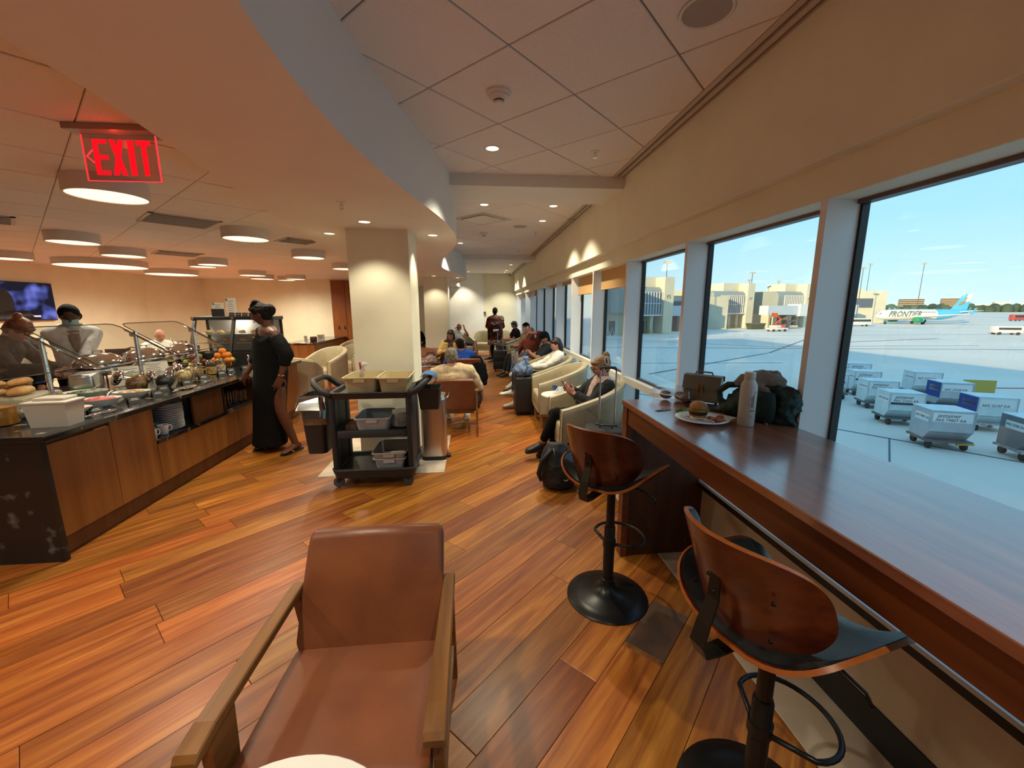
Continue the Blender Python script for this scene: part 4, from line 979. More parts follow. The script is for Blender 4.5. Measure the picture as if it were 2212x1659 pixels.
def Hair(m, style='short', disp=.012, voxel=.010, vol=1.0, dsize=.02, extra=None):
    def f(b, t):
        s = b.s; c = b.head; R = b.hR; mb = MB(); H = lambda x, y, z: c+R @ (V((x, y, z))*s); q = R.to_quaternion()
        if style in ('short', 'bun', 'bob', 'long', 'afro', 'updo', 'buzz'):
            v = vol
            mb.ell(H(0, -.016, .026), (.079*s*v, .092*s*v, .094*s*v), 20, 14, rot=q)
            mb.ell(H(0, -.045, -.015), (.074*s*v, .060*s*v, .078*s*v), 16, 12, rot=q)
            if style in ('short', 'bun', 'updo', 'bob', 'long'):
                mb.loft([(H(-.055, .045, .062), .020*s, .018*s, R @ V((0, 1, 0)), R @ V((0, 0, 1))), (H(0, .070, .082), .026*s, .022*s, R @ V((0, 1, 0)), R @ V((0, 0, 1))), (H(.055, .045, .062), .020*s, .018*s, R @ V((0, 1, 0)), R @ V((0, 0, 1)))], 10)
        if style == 'bob':
            for sx in (-1, 1): mb.loft([(H(sx*.066, -.010, .05), .022*s, .045*s, R @ V((1, 0, 0)), R @ V((0, 1, 0))), (H(sx*.078, -.022, -.02), .020*s, .042*s, R @ V((1, 0, 0)), R @ V((0, 1, 0))), (H(sx*.076, -.020, -.095), .020*s, .040*s, R @ V((1, 0, 0)), R @ V((0, 1, 0))), (H(sx*.062, -.012, -.125), .014*s, .034*s, R @ V((1, 0, 0)), R @ V((0, 1, 0)))], 14)
            mb.ell(H(0, -.065, -.06), (.080*s, .045*s, .080*s), 14, 10, rot=q)
        if style == 'long':
            dn = V((0, 0, -1)); bk = R @ V((0, -1, 0)); rt = R @ V((1, 0, 0))
            mb.loft([(H(0, -.05, .03), .082*s, .055*s, rt, bk), (H(0, -.062, -.06), .090*s, .050*s, rt, bk), (H(0, -.06, -.06)+dn*.10*s, .095*s, .042*s, rt, bk), (H(0, -.05, -.06)+dn*.22*s, .085*s, .032*s, rt, bk), (H(0, -.035, -.06)+dn*.32*s, .05*s, .018*s, rt, bk)], 18)
            for sx in (-1, 1): mb.loft([(H(sx*.066, -.025, .045), .020*s, .040*s, rt, bk), (H(sx*.076, -.045, -.06), .022*s, .038*s, rt, bk), (H(sx*.080, -.05, -.06)+dn*.12*s, .022*s, .036*s, rt, bk), (H(sx*.07, -.04, -.06)+dn*.24*s, .015*s, .03*s, rt, bk)], 12)
        if extra: extra(mb, H, q, s)
        return fuse(mb.build('hair', m, t, smooth=True), voxel, 2, disp, dsize)
    return f
def Cap(m, brim=True):
    def f(b, t):
        s = b.s; R = b.hR; H = lambda x, y, z: b.head+R @ (V((x, y, z))*s); q = R.to_quaternion(); mb = MB()
        mb.lathe([(.088*s, .012*s), (.090*s, .03*s), (.084*s, .075*s), (.062*s, .112*s), (.03*s, .130*s), (.001, .134*s)], 28, mtx=M.Translation(b.head+R @ V((0, -.008*s, .012*s))) @ R.to_4x4() @ M.Diagonal((.93, 1.10, 1, 1)))
        o = mb.build('cap', m, t, smooth=True, angle=60)
        if brim:
            g = [[H(.078*sin(a)*k+0, .085+(.072*cos(a)*1.0)*(k-.35) if False else .062+.085*(k-.3)*max(0.0, cos(a))+.02*cos(a), .034-.018*k-.01*(sin(a)**2)) for a in [RAD(z) for z in range(-80, 81, 16)]] for k in (.75, .9, 1.0, 1.15)]
            MB().sheet(g, .004).build('peak', m, o, smooth=True, angle=60)
    return f
def Part(name, fn, m, smooth=True, voxel=None, disp=0, label=None):
    def f(b, t):
        mb = MB(); fn(mb, b); o = mb.build(name, m, t, smooth=smooth, angle=None if voxel else 45)
        if voxel: fuse(o, voxel, 2, disp, .03)
        if label: o['label'] = label
    return f
def Glasses(b, t):
    H = lambda x, y, z: b.head+b.hR @ (V((x, y, z))*b.s); mb = MB()
    for sx in (-1, 1):
        mb.tube([H(sx*.033+.024*cos(a), .094-.10*abs(.024*cos(a)*sx+.033-.03)*.6, .010+.019*sin(a)) for a in [2*pi*k/14 for k in range(14)]], .0028*b.s, 6, closed=True)
        mb.tube([H(sx*.058, .088, .014), H(sx*.076, .04, .014), H(sx*.078, -.005, .008)], .0028*b.s, 6)
    mb.tube([H(-.010, .098, .012), H(0, .101, .015), H(.010, .098, .012)], .0028*b.s, 6); mb.build('glasses', m_dk, t, smooth=True)
def Phone(b, p, d, n, t, lab):
    pass
# ================================================================== the people in the lounge
def loc_of(loc, rz):
    m = (M.Translation(loc) @ M.Rotation(rz, 4, 'Z')).inverted(); return (lambda *p: m @ V(p)), (lambda *p: m.to_3x3() @ V(p))
m_hblk = mat('hair_black', (.008, .006, .006), .8, bump=.3, bscale=160, spec=.2); m_hbrn = mat('hair_brown', '#2c1a12', .5, var=.3, vscale=30, bump=.3, bscale=120); m_hdkb = mat('hair_dark_brown', '#1d120e', .45, bump=.3, bscale=120)
m_hbld = mat('hair_blond', '#8f6c48', .5, col2='#5e4229', vscale=24, vstretch=(1, 1, 3), bump=.4, bscale=110); m_hgry = mat('hair_grey', '#4a4038', .7, col2='#7c6f62', vscale=30, bump=.3, bscale=200); m_hred = mat('hair_auburn', '#8a4a2a', .5, col2='#5a3522', vscale=20, bump=.3, bscale=100)
m_gold = mat('gold', '#c9964a', .25, metal=1.0); m_silver = mat('silver_trim', '#cfc8ba', .3, metal=.8)
c_black = cloth('black', (.0045, .0045, .005), .9, var=.25, spec=.2); c_navy = cloth('navy', '#141a2c'); c_white = cloth('white', '#d8d2c8', var=.05); c_grey = cloth('grey', '#6b6256'); c_cream = cloth('cream_stripe', '#c8b393', col2='#b39b7a', vscale=4, vstretch=(26, 1, 1)); c_jean = cloth('denim', '#3d5d8f')
c_char = cloth('charcoal', '#1d1d22'); c_rust = cloth('rust', '#6e2c1e'); c_blue = cloth('royal_blue', '#1c4fae'); c_yel = cloth('yellow_knit', '#cdb06a'); c_tan = cloth('khaki', '#7d6a4e')
c_rose = cloth('rose_print', '#c3aca0', col2='#8f7468', vscale=30)
m_shoeb = mat('shoe_black', (.015, .014, .014), .5); m_shoew = mat('shoe_white', '#cfc8bc', .6, var=.05); m_soled = mat('sole_dark', (.02, .018, .016), .6); m_solew = mat('sole_white', '#c9c1b4', .6); m_solebr = mat('sole_tan', '#8a6a45', .7)
m_screen = emat('phone_screen', (.55, .6, .75), .5)
def phone(loc, d, n, lab, col=m_dk):
    """phone at loc, long axis d, screen normal n"""
    d = V(d).normalized(); n = V(n); n = (n-d*n.dot(d)).normalized(); x = d.cross(n)
    t = thing('phone', lab, 'phone', (0, 0, 0)); t.matrix_basis = basis(loc, x, d, n)
    MB().rbox(-.036, .036, -.074, .074, -.005, .003, .003).build('case', col, t, smooth=True, angle=40); MB().box(-.033, .033, -.070, .070, .003, .0035).build('screen', m_screen, t)

# ---------------- woman in the black dress
LO, RZ = (-2.32, 4.80, 0), RAD(135); W_, D_ = loc_of(LO, RZ)
b = pose(W_(-2.30, 4.80, .92), W_(-2.29, 4.80, 1.435), 0, (-34, -17, 4), wl=W_(-2.09, 4.55, .90), wr=W_(-2.60, 4.86, .90), pl=D_(.9, -.1, .1), pr=D_(.1, .5, -.2), al=W_(-2.09, 4.74, .085), ar=W_(-2.42, 4.88, .085), kl=D_(-.2, -1, 0), kr=D_(-.6, -.8, 0), toe_l=D_(-.45, -.9, -.08), toe_r=D_(-.8, -.6, -.08), hipw=1.12, w=1.0)
def dress(mb, b):
    xs, ys = b.right, b.fwd
    P = lambda x, y, z: W_(x, y, z)
    mb.loft([(P(-2.31, 4.79, 1.30), .185, .128, xs, ys), (P(-2.30, 4.79, 1.20), .205, .150, xs, ys), (P(-2.30, 4.79, 1.05), .215, .160, xs, ys), (P(-2.30, 4.79, .92), .225, .165, xs, ys), (P(-2.33, 4.79, .72), .215, .165, xs, ys), (P(-2.37, 4.81, .45), .205, .165, xs, ys), (P(-2.40, 4.82, .15), .215, .175, xs, ys), (P(-2.41, 4.82, .075), .222, .18, xs, ys)], 30)
    # boat neckline: off the left shoulder
    mb.loft([(lerp(b.sl, b.el, .22), .078, .074, V((0, 0, 1)), b.fwd), (lerp(b.sl, b.sr, .2)-b.up*.075, .070, .105, b.up, b.fwd), (lerp(b.sl, b.sr, .55)-b.up*.035, .070, .112, b.up, b.fwd), (b.sr+b.up*.005, .068, .078, b.up, b.fwd)], 16)
    for S_, E_, Q, r in ((b.sl, b.el, b.wl, 1), (b.sr, b.er, b.wr, 1)):
        mb.tube([lerp(S_, E_, .15), lerp(S_, E_, .6), E_, lerp(E_, Q, .35), lerp(E_, Q, .52)], [.072, .082, .078, .062, .046], 14); mb.ell(E_, .076, 12, 8)
    mb.loft([(lerp(b.sl, b.el, .75)-b.right*-.02, .05, .05, V((0, 0, 1)), b.fwd), (b.pelvis+b.up*.22-b.right*.15, .15, .075, V((0, 0, 1)), b.fwd)], 12)
def necklace(mb, b):
    c = b.neck+b.fwd*.02
    mb.tube([c-b.right*.07+b.up*-.01, c+b.fwd*.085-b.up*.05-b.right*.035, c+b.fwd*.112-b.up*.10, c+b.fwd*.085-b.up*.05+b.right*.035, c+b.right*.07-b.up*.01], .0025, 6); mb.ell(c+b.fwd*.125-b.up*.125, (.012, .008, .018), 10, 8)
def bracelet(mb, b):
    d = (b.wl-b.el).normalized(); x, y = frame_from(d); c = lerp(b.el, b.wl, .93)
    mb.tube([c+(x*cos(a)+y*sin(a))*.036+d*(.008*sin(3*a)) for a in [2*pi*k/20 for k in range(20)]], .0045, 6, closed=True)
def topknot(mb, H, q, s):
    for i in range(16):
        a = i*2.4; mb.ell(H(.045*cos(a)*(i/16), .01+.04*sin(a)*(i/16), .125+.018*sin(i*1.7)), .022*s, 8, 6)
    mb.ell(H(0, -.105, .02), (.066*s, .060*s, .066*s), 14, 10, rot=q)
def sandal(mb, b):
    for A, d in ((b.al, b.tl), (b.ar, b.tr)):
        x, _ = frame_from(d); u = x.cross(d); base = A-u*.070
        out = [base+d*yy+x*xx for xx, yy in ((-.036, -.07), (.036, -.07), (.042, .04), (.050, .13), (.044, .19), (.0, .208), (-.044, .19), (-.050, .13), (-.042, .04))]
        mb.skin([[p-u*.012 for p in out], [p+u*.004 for p in out]])
def strap(mb, b):
    for A, d in ((b.al, b.tl), (b.ar, b.tr)):
        x, _ = frame_from(d); u = x.cross(d); base = A-u*.066
        mb.tube([base+d*.08+x*.048, base+d*.10+x*.02+u*.045, base+d*.10-x*.02+u*.045, base+d*.08-x*.048], .011, 8); mb.tube([base+d*.11+u*.04, base+d*.16+u*.012], .007, 6)
def nails(mb, b): pass
person(LO, RZ, 'woman in a long black off-shoulder dress standing at the buffet', b, 'deep', [Part('dress', dress, c_black, True, .014, .008), Hair(m_hblk, 'updo', .018, .009, 1.06, .016, topknot), Part('necklace', necklace, m_gold), Part('bracelet', bracelet, m_gold), Part('sandal', sandal, m_soled), Part('sandal_strap', strap, m_gold)],
       .0075, {-1: dict(d=D_(-.38, -.12, -.92), n=D_(-.2, .95, 0), curl=.16, spread=.95, side=1), 1: dict(d=D_(-.5, 0, -.85), n=D_(0, .5, -.4), curl=.4)}, fem=1.0)

# ---------------- serving woman with face mask
LO, RZ = (-4.44, 4.98, 0), RAD(-135); W_, D_ = loc_of(LO, RZ)
b = pose((0, -.02, .95), (0, .03, 1.43), 0, (-4, -24, 0), wl=W_(-4.22, 4.66, .97), wr=W_(-4.06, 5.08, .99), al=(-.1, 0, .08), ar=(.1, 0, .08), pl=(-1, -.4, -.4), pr=(1, -.4, -.4), w=1.0)
def maskf(mb, b):
    s = b.s; H = lambda x, y, z: b.head+b.hR @ (V((x, y, z))*s)
    g = [[H(x*(1-.10*abs(z+.06)/.05), .104-9.5*x*x*.9-.30*abs(z+.045)*(.9), z) for x in (-.066, -.05, -.03, -.012, 0, .012, .03, .05, .066)] for z in (-.005, -.025, -.045, -.07, -.092, -.105)]
    mb.sheet(g, -.003)
    for sx in (-1, 1): mb.tube([H(sx*.064, .06, -.02), H(sx*.078, -.01, -.0)], .002, 5)
person(LO, RZ, 'serving woman in grey jacket, blue face mask and black headscarf behind the buffet', b, 'dark', [Top(cloth('uniform_grey', '#b3b2b4'), .022, .96, -.14, disp=.014), Pants(c_black), Shoes(m_shoeb, m_soled),
       Part('headscarf', lambda mb, b: (mb.ell(b.head+b.hR @ V((0, -.022, .030)), (.088, .100, .096), 18, 12, rot=b.hR.to_quaternion()), mb.ell(b.head+b.hR @ V((-.055, -.075, -.03)), (.045, .04, .05), 12, 8)), c_black, True, .009, .004),
       Part('collar', lambda mb, b: [mb.loft([(b.neck+b.right*(sd*.012)+b.fwd*.10-b.up*.06, .012, .02, b.right, b.up), (b.neck+b.right*(sd*.055)+b.fwd*.085-b.up*.015, .035, .03, b.right, b.up), (b.neck+b.right*(sd*.085)-b.fwd*.02+b.up*.005, .03, .03, b.fwd, b.up), (b.neck+b.right*(sd*.02)-b.fwd*.08+b.up*.01, .02, .03, b.right, b.up)], 10) for sd in (-1, 1)], cloth('uniform_collar', '#c2c0be'), True, .009, .002),
       Part('face_mask', maskf, mat('mask_blue', '#7f9a9e', .8)), Part('scarf', lambda mb, b: mb.loft([(b.neck+b.fwd*.10-b.up*.02, .05, .02, b.right, b.up.cross(b.right)*-1), (b.neck+b.fwd*.125-b.up*.10, .05, .03, b.right, b.fwd), (b.neck+b.fwd*.135-b.up*.20, .03, .025, b.right, b.fwd), (b.neck+b.fwd*.135-b.up*.26, .01, .015, b.right, b.fwd)], 12), cloth('floral', '#3c2f31', col2='#6d5a58', vscale=40), True, .009, .004)], .011, fem=1.0)

# ---------------- woman with the hair clip, phone in both hands
LO, RZ = (1.19, 4.20, 0), RAD(90); W_, D_ = loc_of(LO, RZ)
b = pose((0, -.06, .50), (0, -.19, .885), 0, (6, -20, 0), wl=(-.055, .16, .735), wr=(.055, .17, .75), pl=(-.8, -.3, -.6), pr=(.8, -.3, -.6), al=(.02, .48, .17), ar=(.06, .34, .09), kl=(-.1, .4, 1), kr=(.1, .4, 1), toe_l=(-.15, 1, -.12), toe_r=(0, 1, -.02), s=.95, w=1.08)
def clip(mb, b):
    H = lambda x, y, z: b.head+b.hR @ (V((x, y, z))*b.s); mb.tube([H(-.072, -.075+.030*cos(a), .055+.048*sin(a)) for a in [2*pi*k/16 for k in range(16)]], .008, 8, closed=True)
    mb.tube([H(-.075, -.085, .09), H(-.085, -.08, .055), H(-.075, -.07, .01)], .008, 8)
def twist(mb, H, q, s):
    mb.ell(H(0, -.085, .045), (.06*s, .055*s, .085*s), 14, 10, rot=q); mb.ell(H(-.01, -.105, .10), (.045*s, .04*s, .05*s), 12, 8, rot=q)
def earring(mb, b):
    H = lambda x, y, z: b.head+b.hR @ (V((x, y, z))*b.s)
    for sx in (-1, 1): mb.tube([H(sx*.080, -.004+.014*cos(a), -.052+.020*sin(a)) for a in [2*pi*k/14 for k in range(14)]], .003, 6, closed=True)
person(LO, RZ, 'blond woman with glasses and hair clip in black cardigan reading her phone', b, 'pink', [Top(c_rose, .010, .3, -.10, name='blouse', disp=.008), Pants(c_black, .012, .95), Shoes(m_shoeb, m_soled, lace=m_dk), Hair(m_hbld, 'updo', .010, .009, 1.03, .018, twist), Glasses,
       Part('hair_clip', clip, mat('clip_shell', '#b9a596', .35)), Part('earring', earring, m_silver),
       Part('cardigan', lambda mb, b: ([arm(mb, b, sd, .022, .93, .004) for sd in (-1, 1)], [mb.loft([(b.pelvis+b.up*(q*b.k)+b.right*(sd*.105)-b.fwd*.015, rx, ry, b.right, b.fwd) for q, rx, ry in ((-.10, .078, .130), (.10, .072, .128), (.25, .075, .135), (.36, .082, .130), (.43, .080, .105))], 16) for sd in (-1, 1)],
            mb.loft([(b.pelvis+b.up*(q*b.k)-b.fwd*.065, .15, .08, b.right, b.fwd) for q in (-.1, .1, .3, .46)], 16), mb.loft([(b.sl, .072, .078, b.up, b.fwd), (lerp(b.sl, b.sr, .5)-b.fwd*.05+b.up*.01, .07, .05, b.up, b.fwd), (b.sr, .072, .078, b.up, b.fwd)], 14)), cloth('cardigan_black', (.014, .014, .016), .95), True, .012, .016)],
       .0085, {-1: dict(d=(.25, .75, .55), n=(.8, -.2, .2), curl=.75), 1: dict(d=(-.25, .75, .55), n=(-.8, -.2, .2), curl=.75)}, fem=1.0)
_p = M.Translation(LO) @ M.Rotation(RZ, 4, 'Z') @ V((0, .245, .80)); phone(_p, (-.45, 0, .89), (.85, 0, .5), 'phone held by the woman with the hair clip', mat('phone_case_rose', '#6d4a42', .4))

# ---------------- young woman with long dark hair
LO, RZ = (1.19, 6.45, 0), RAD(90)
b = pose((0, -.02, .52), (0, -.16, .93), 0, (8, -20, 0), wl=(-.12, .30, .70), wr=(.10, .30, .68), pl=(-.8, -.4, -.5), pr=(.8, -.4, -.5), al=(-.04, .62, .30), ar=(.08, .56, .09), kl=(0, .3, 1), kr=(0, .4, 1), toe_l=(-.1, .9, .1), s=.95)
person(LO, RZ, 'young woman with long dark hair in a white long-sleeved top', b, 'fair', [Top(c_white, .014, .95, -.12, disp=.02), Pants(c_char, .012, .95), Shoes(m_shoew, m_solebr), Hair(m_hdkb, 'long', .012, .010, 1.03)], .011, {-1: dict(curl=.6), 1: dict(curl=.6)}, fem=1.0)
# ---------------- man in the black cap
LO, RZ = (1.19, 7.70, 0), RAD(90)
b = pose((0, -.02, .52), (0, -.20, .93), 0, (6, -22, 0), wl=(-.08, .16, .80), wr=(.08, .16, .72), pl=(-.8, -.4, -.4), pr=(.8, -.4, -.5), al=(-.10, .48, .09), ar=(.10, .46, .09), s=1.0, w=1.12)
person(LO, RZ, 'man in a black baseball cap and dark T-shirt holding a phone', b, 'tan', [Top(c_char, .014, .40, -.12), Pants(c_tan, .012, .46, name='shorts'), Shoes(m_shoeb, m_soled), Hair(m_hblk, 'short', .004, .010, .99), Cap(c_black)], .012)
_p = M.Translation(LO) @ M.Rotation(RZ, 4, 'Z') @ V((-.05, .22, .87)); phone(_p, (-.6, 0, .8), (.8, 0, .6), 'phone held by the man in the black cap')
# ---------------- woman in the rust top, hand at her forehead
LO, RZ = (1.17, 8.60, 0), RAD(140); W_, D_ = loc_of(LO, RZ)
b = pose((0, -.06, .53), (0, -.03, .97), 0, (0, -8, -6), wl=(-.05, .12, 1.12), wr=(.16, .26, .62), pl=(-1, -.2, -.1), pr=(.8, -.4, -.5), al=(.1, .40, .35), ar=(.12, .5, .09), kl=(-.5, .4, 1), kr=(.3, .4, 1))
person(LO, RZ, 'woman in a rust top resting her forehead on her hand', b, 'pink', [Top(c_rust, .016, .62, -.12), Pants(c_jean, .012, .95), Shoes(m_shoew, m_solew), Hair(m_hbld, 'bob', .014, .011, 1.04)], .012, {-1: dict(d=(.3, .1, .9), n=(0, -1, 0), curl=.4)}, fem=1.0)
# ---------------- masked person behind
LO, RZ = (1.19, 9.85, 0), RAD(110)
b = pose((0, -.04, .54), (0, -.08, 1.03), 0, (10, -5, 0), wl=(-.12, .22, .75), wr=(.12, .25, .70), al=(-.1, .5, .09), ar=(.1, .5, .09))
person(LO, RZ, 'dark-haired person with a white face mask behind the woman in rust', b, 'fair', [Top(cloth('beige_knit', '#b9a183'), .014, .9), Pants(c_char), Shoes(m_shoeb), Hair(m_hblk, 'short', .008, .011, 1.05), Part('face_mask', maskf, mat('mask_white', '#c9cdd2', .8))], .014)
# ---------------- man with headphones
LO, RZ = (1.16, 12.45, 0), RAD(100)
b = pose((0, -.05, .54), (0, -.10, 1.0), 0, (6, -18, 0), wl=(-.06, .25, .70), wr=(.08, .25, .72), al=(-.1, .62, .09), ar=(.1, .75, .12), kl=(0, .5, 1), kr=(0, .5, 1), w=1.1)
def cans(mb, b):
    H = lambda x, y, z: b.head+b.hR @ (V((x, y, z))*b.s)
    mb.tube([H(.092*sin(a), -.01, .125*cos(a)) for a in [RAD(q) for q in range(-95, 96, 10)]], .009, 6)
    for sx in (-1, 1): mb.ell(H(sx*.09, -.008, -.01), (.018, .034, .042), 12, 8)
person(LO, RZ, 'man with headphones in a black vest lounging near the end wall', b, 'pink', [Top(c_black, .018, .28, -.12), Pants(c_black), Shoes(m_shoeb, m_solew), Hair(m_hbrn, 'short', .010, .011, 1.04), Part('headphones', cans, m_dk)], .014)
# ---------------- standing woman in patterned robe
LO, RZ = (.64, 12.80, 0), RAD(0)
b = pose((0, 0, .93), (0, 0, 1.40), 0, (-12, -6, 0), wl=(-.10, .22, .98), wr=(.12, .22, .98), pl=(-.5, -.3, -.7), pr=(.5, -.3, -.7), al=(-.1, 0, .08), ar=(.1, .02, .08), s=.97, w=1.08)
c_robe = mat('robe_pattern', '#7a1f16', .9, col2='#16100f', vscale=9, detail=3, rng=(.46, .52), vstretch=(1.0, 1.0, .8)); c_robe2 = mat('robe_white_print', '#c9b9a9', .9, col2='#2a1714', vscale=26, detail=2, rng=(.47, .53))
def robe(mb, b):
    P = lambda z, rx, ry: (V((0, .0, z)), rx, ry, V((1, 0, 0)), V((0, 1, 0)))
    mb.loft([P(1.36, .10, .08), P(1.30, .185, .125), P(1.15, .22, .165), P(.95, .235, .18), P(.75, .235, .18), P(.56, .235, .18), P(.50, .23, .175)], 26)
    for S_, E_, Q in ((b.sl, b.el, b.wl), (b.sr, b.er, b.wr)): mb.tube([S_, E_, lerp(E_, Q, .8)], [.07, .08, .085], 14)
person(LO, RZ, 'woman in a red and black patterned robe standing with her back turned', b, 'deep', [Pants(c_black), Shoes(m_shoeb), Part('robe', robe, c_robe, True, .014, .012), Hair(m_hblk, 'updo', .02, .010, 1.05, .016, lambda mb, H, q, s: mb.ell(H(0, -.08, .01), .055, 12, 8)),
       Part('robe_shoulder', lambda mb, b: mb.ell(b.sr+V((.03, -.02, -.04)), (.085, .09, .13), 14, 10), c_robe2, True, .013, .008),
       Part('robe_yoke_print', lambda mb, b: mb.loft([(V((-.12, -.145, 1.15)), .05, .02, V((0, 0, 1)), V((0, 1, 0))), (V((.0, -.165, 1.17)), .05, .025, V((0, 0, 1)), V((0, 1, 0))), (V((.13, -.14, 1.22)), .06, .03, V((0, 0, 1)), V((0, 1, 0)))], 12), c_robe2, True, .011, .004),
       Part('robe_back_print', lambda mb, b: mb.loft([(V((-.07, -.182, .95)), .035, .012, V((0, 0, 1)), V((0, 1, 0))), (V((.10, -.182, .96)), .035, .012, V((0, 0, 1)), V((0, 1, 0)))], 10), c_white),
       Part('robe_hem_print', lambda mb, b: mb.loft([(V((0, -.01, .66)), .245, .19, V((1, 0, 0)), V((0, 1, 0))), (V((0, -.01, .51)), .24, .185, V((1, 0, 0)), V((0, 1, 0)))], 24), c_robe2, True, .013, .008)], .013, fem=1.0, face=False)
# ---------------- bald man in shorts
LO, RZ = (-.42, 13.05, 0), RAD(-140)
b = pose((0, -.05, .50), (0, -.16, .91), 0, (8, -14, 0), wl=(-.05, .10, 1.0), wr=(.22, .25, .66), pl=(-.6, .1, -1), pr=(.8, -.4, -.5), al=(-.20, .46, .09), ar=(.22, .50, .09), kl=(-.5, .5, 1), kr=(.5, .5, 1), w=1.15)
person(LO, RZ, 'bald man in white T-shirt and navy shorts with hand at his chin', b, 'tan', [Top(c_white, .014, .42), Pants(c_navy, .016, .46, name='shorts'), Shoes(m_shoew, m_solew)], .014, {-1: dict(d=(.3, .3, .8), n=(.3, -.8, 0), curl=.8)})
# ---------------- woman in yellow cardigan with glasses
LO, RZ = (-.53, 9.20, 0), RAD(172)
b = pose((0, -.06, .52), (0, -.05, .93), 0, (-10, -20, -8), wl=(-.14, .22, .72), wr=(.13, .24, .70), al=(-.1, .45, .09), ar=(.1, .45, .09), s=.96)
person(LO, RZ, 'woman with a dark bob and glasses in a yellow cardigan', b, 'fair', [Top(cloth('blouse_dark', '#4a342c'), .008, .3), Pants(c_char), Shoes(m_shoeb), Hair(m_hdkb, 'bob', .006, .010, 1.05), Glasses,
       Part('cardigan', lambda mb, b: ([arm(mb, b, sd, .018, .93) for sd in (-1, 1)], [mb.loft([(b.pelvis+b.up*(q*b.k)+b.right*(sd*.10), .075, .125, b.right, b.fwd) for q in (-.1, .1, .3, .44)], 14) for sd in (-1, 1)], mb.loft([(b.pelvis+b.up*(q*b.k)-b.fwd*.06, .15, .075, b.right, b.fwd) for q in (-.1, .1, .3, .46)], 14)), c_yel, True, .014, .012)], .013, fem=1.0)
# ---------------- man in blue, back turned
LO, RZ = (-.25, 7.55, 0), RAD(12)
b = pose((0, -.02, .50), (-.02, -.09, .84), 0, (14, -14, 0), wl=(-.16, .3, .66), wr=(.16, .3, .66), al=(-.12, .5, .09), ar=(.12, .5, .09), w=1.12)
person(LO, RZ, 'dark-haired man in a bright blue shirt seen from behind', b, 'tan', [Top(c_blue, .016, .45), Pants(c_char), Shoes(m_shoew, m_solew), Hair(m_hblk, 'short', .004, .010, 1.0, .012)], .013, face=False)
# ---------------- grey-haired man in cream shirt, back turned
LO, RZ = (-.275, 5.42, 0), 0
b = pose((0, .02, .49), (-.03, -.13, .865), 0, (-3, -2, 0), wl=(-.27, .22, .62), wr=(.27, .22, .62), pl=(-.5, -.3, -.8), pr=(.5, -.3, -.8), al=(-.12, .55, .09), ar=(.14, .50, .09), s=1.03, w=1.30)
person(LO, RZ, 'grey-haired man in a cream striped shirt seen from behind', b, 'pink', [Top(c_cream, .020, .60, -.12, disp=.026, dsize=.07), Pants(c_tan), Shoes(m_shoew, m_solew), Hair(m_hgry, 'buzz', .004, .009, 1.0, .012)], .011, face=False)
# ---------------- person in white trousers half hidden by the near column
LO, RZ = (-1.05, 7.6, 0), RAD(-80)
b = pose((0, -.05, .50), (0, -.22, .92), 0, (0, -10, 0), wl=(-.12, .2, .66), wr=(.12, .2, .66), al=(-.1, .40, .09), ar=(.1, .42, .09))
person(LO, RZ, 'person in white trousers mostly hidden behind the near column', b, 'tan', [Top(c_rose, .014, .9), Pants(cloth('white_trousers', '#b9b4b4')), Shoes(m_shoew), Hair(m_hdkb, 'short', .008, .012)], .015, face=False)
# ---------------- person in black left of the far column
LO, RZ = (-1.68, 12.1, 0), RAD(-160)
b = pose((0, -.05, .50), (0, -.12, .97), 0, (0, -10, 0), wl=(-.12, .2, .66), wr=(.12, .2, .66), al=(-.1, .45, .09), ar=(.1, .45, .09))
person(LO, RZ, 'person in black glimpsed between the two columns', b, 'brown', [Top(c_black, .016, .9), Pants(c_grey), Shoes(m_shoeb), Hair(m_hblk, 'short', .008, .012)], .016, face=False)
dup(ac, (-1.68, 12.1, 0), RAD(-160), 'brown leather armchair glimpsed between the two columns')
# ---------------- people beyond the buffet
LO, RZ = (-5.88, 5.80, 0), RAD(-60)
b = pose((0, -.05, .56), (0, .06, 1.02), 0, (-10, -35, 0), wl=(-.12, .3, .80), wr=(.12, .3, .80), al=(-.1, .4, .09), ar=(.1, .4, .09), w=1.1)
person(LO, RZ, 'seated person in a navy cap and grey hoodie beyond the buffet', b, 'tan', [Top(c_grey, .03, .95, disp=.02), Pants(c_navy), Shoes(m_shoeb), Hair(m_hblk, 'short', .004, .012, .98), Cap(c_navy)], .014)
LO, RZ = (-4.62, 4.40, 0), RAD(-75); W_, D_ = loc_of(LO, RZ)
b = pose((0, -.10, .94), (0, .10, 1.34), 0, (-5, -48, 0), wl=(-.15, .42, 1.0), wr=(.15, .45, 1.0), al=(-.1, 0, .08), ar=(.1, 0, .08))
person(LO, RZ, 'auburn-haired person with a small bun bowing over the buffet', b, 'pink', [Top(cloth('print_dark', '#1c1716', col2='#4a3f3a', vscale=22), .016, .9), Pants(c_navy), Shoes(m_shoeb), Hair(m_hred, 'updo', .010, .011, 1.08, .03, lambda mb, H, q, s: mb.ell(H(0, -.09, .10), .035, 10, 8))], .013, fem=1)
LO, RZ = (-4.42, 3.62, 0), RAD(-85); W_, D_ = loc_of(LO, RZ)
b = pose((0, -.1, .93), (0, .42, 1.12), 0, (-10, -60, 0), wl=(-.18, .66, .92), wr=(.12, .66, .92), al=(-.1, 0, .08), ar=(.1, -.05, .08), w=1.18, pl=(-.6, -.4, .6), pr=(.6, -.4, .6))
person(LO, RZ, 'person in black bending over the buffet at the left picture edge', b, 'brown', [Top(c_black, .026, .88, disp=.02), Pants(c_black, .016), Shoes(m_shoeb), Hair(m_hblk, 'short', .006, .012)], .013)
LO, RZ = (-7.15, 6.65, 0), RAD(-40)
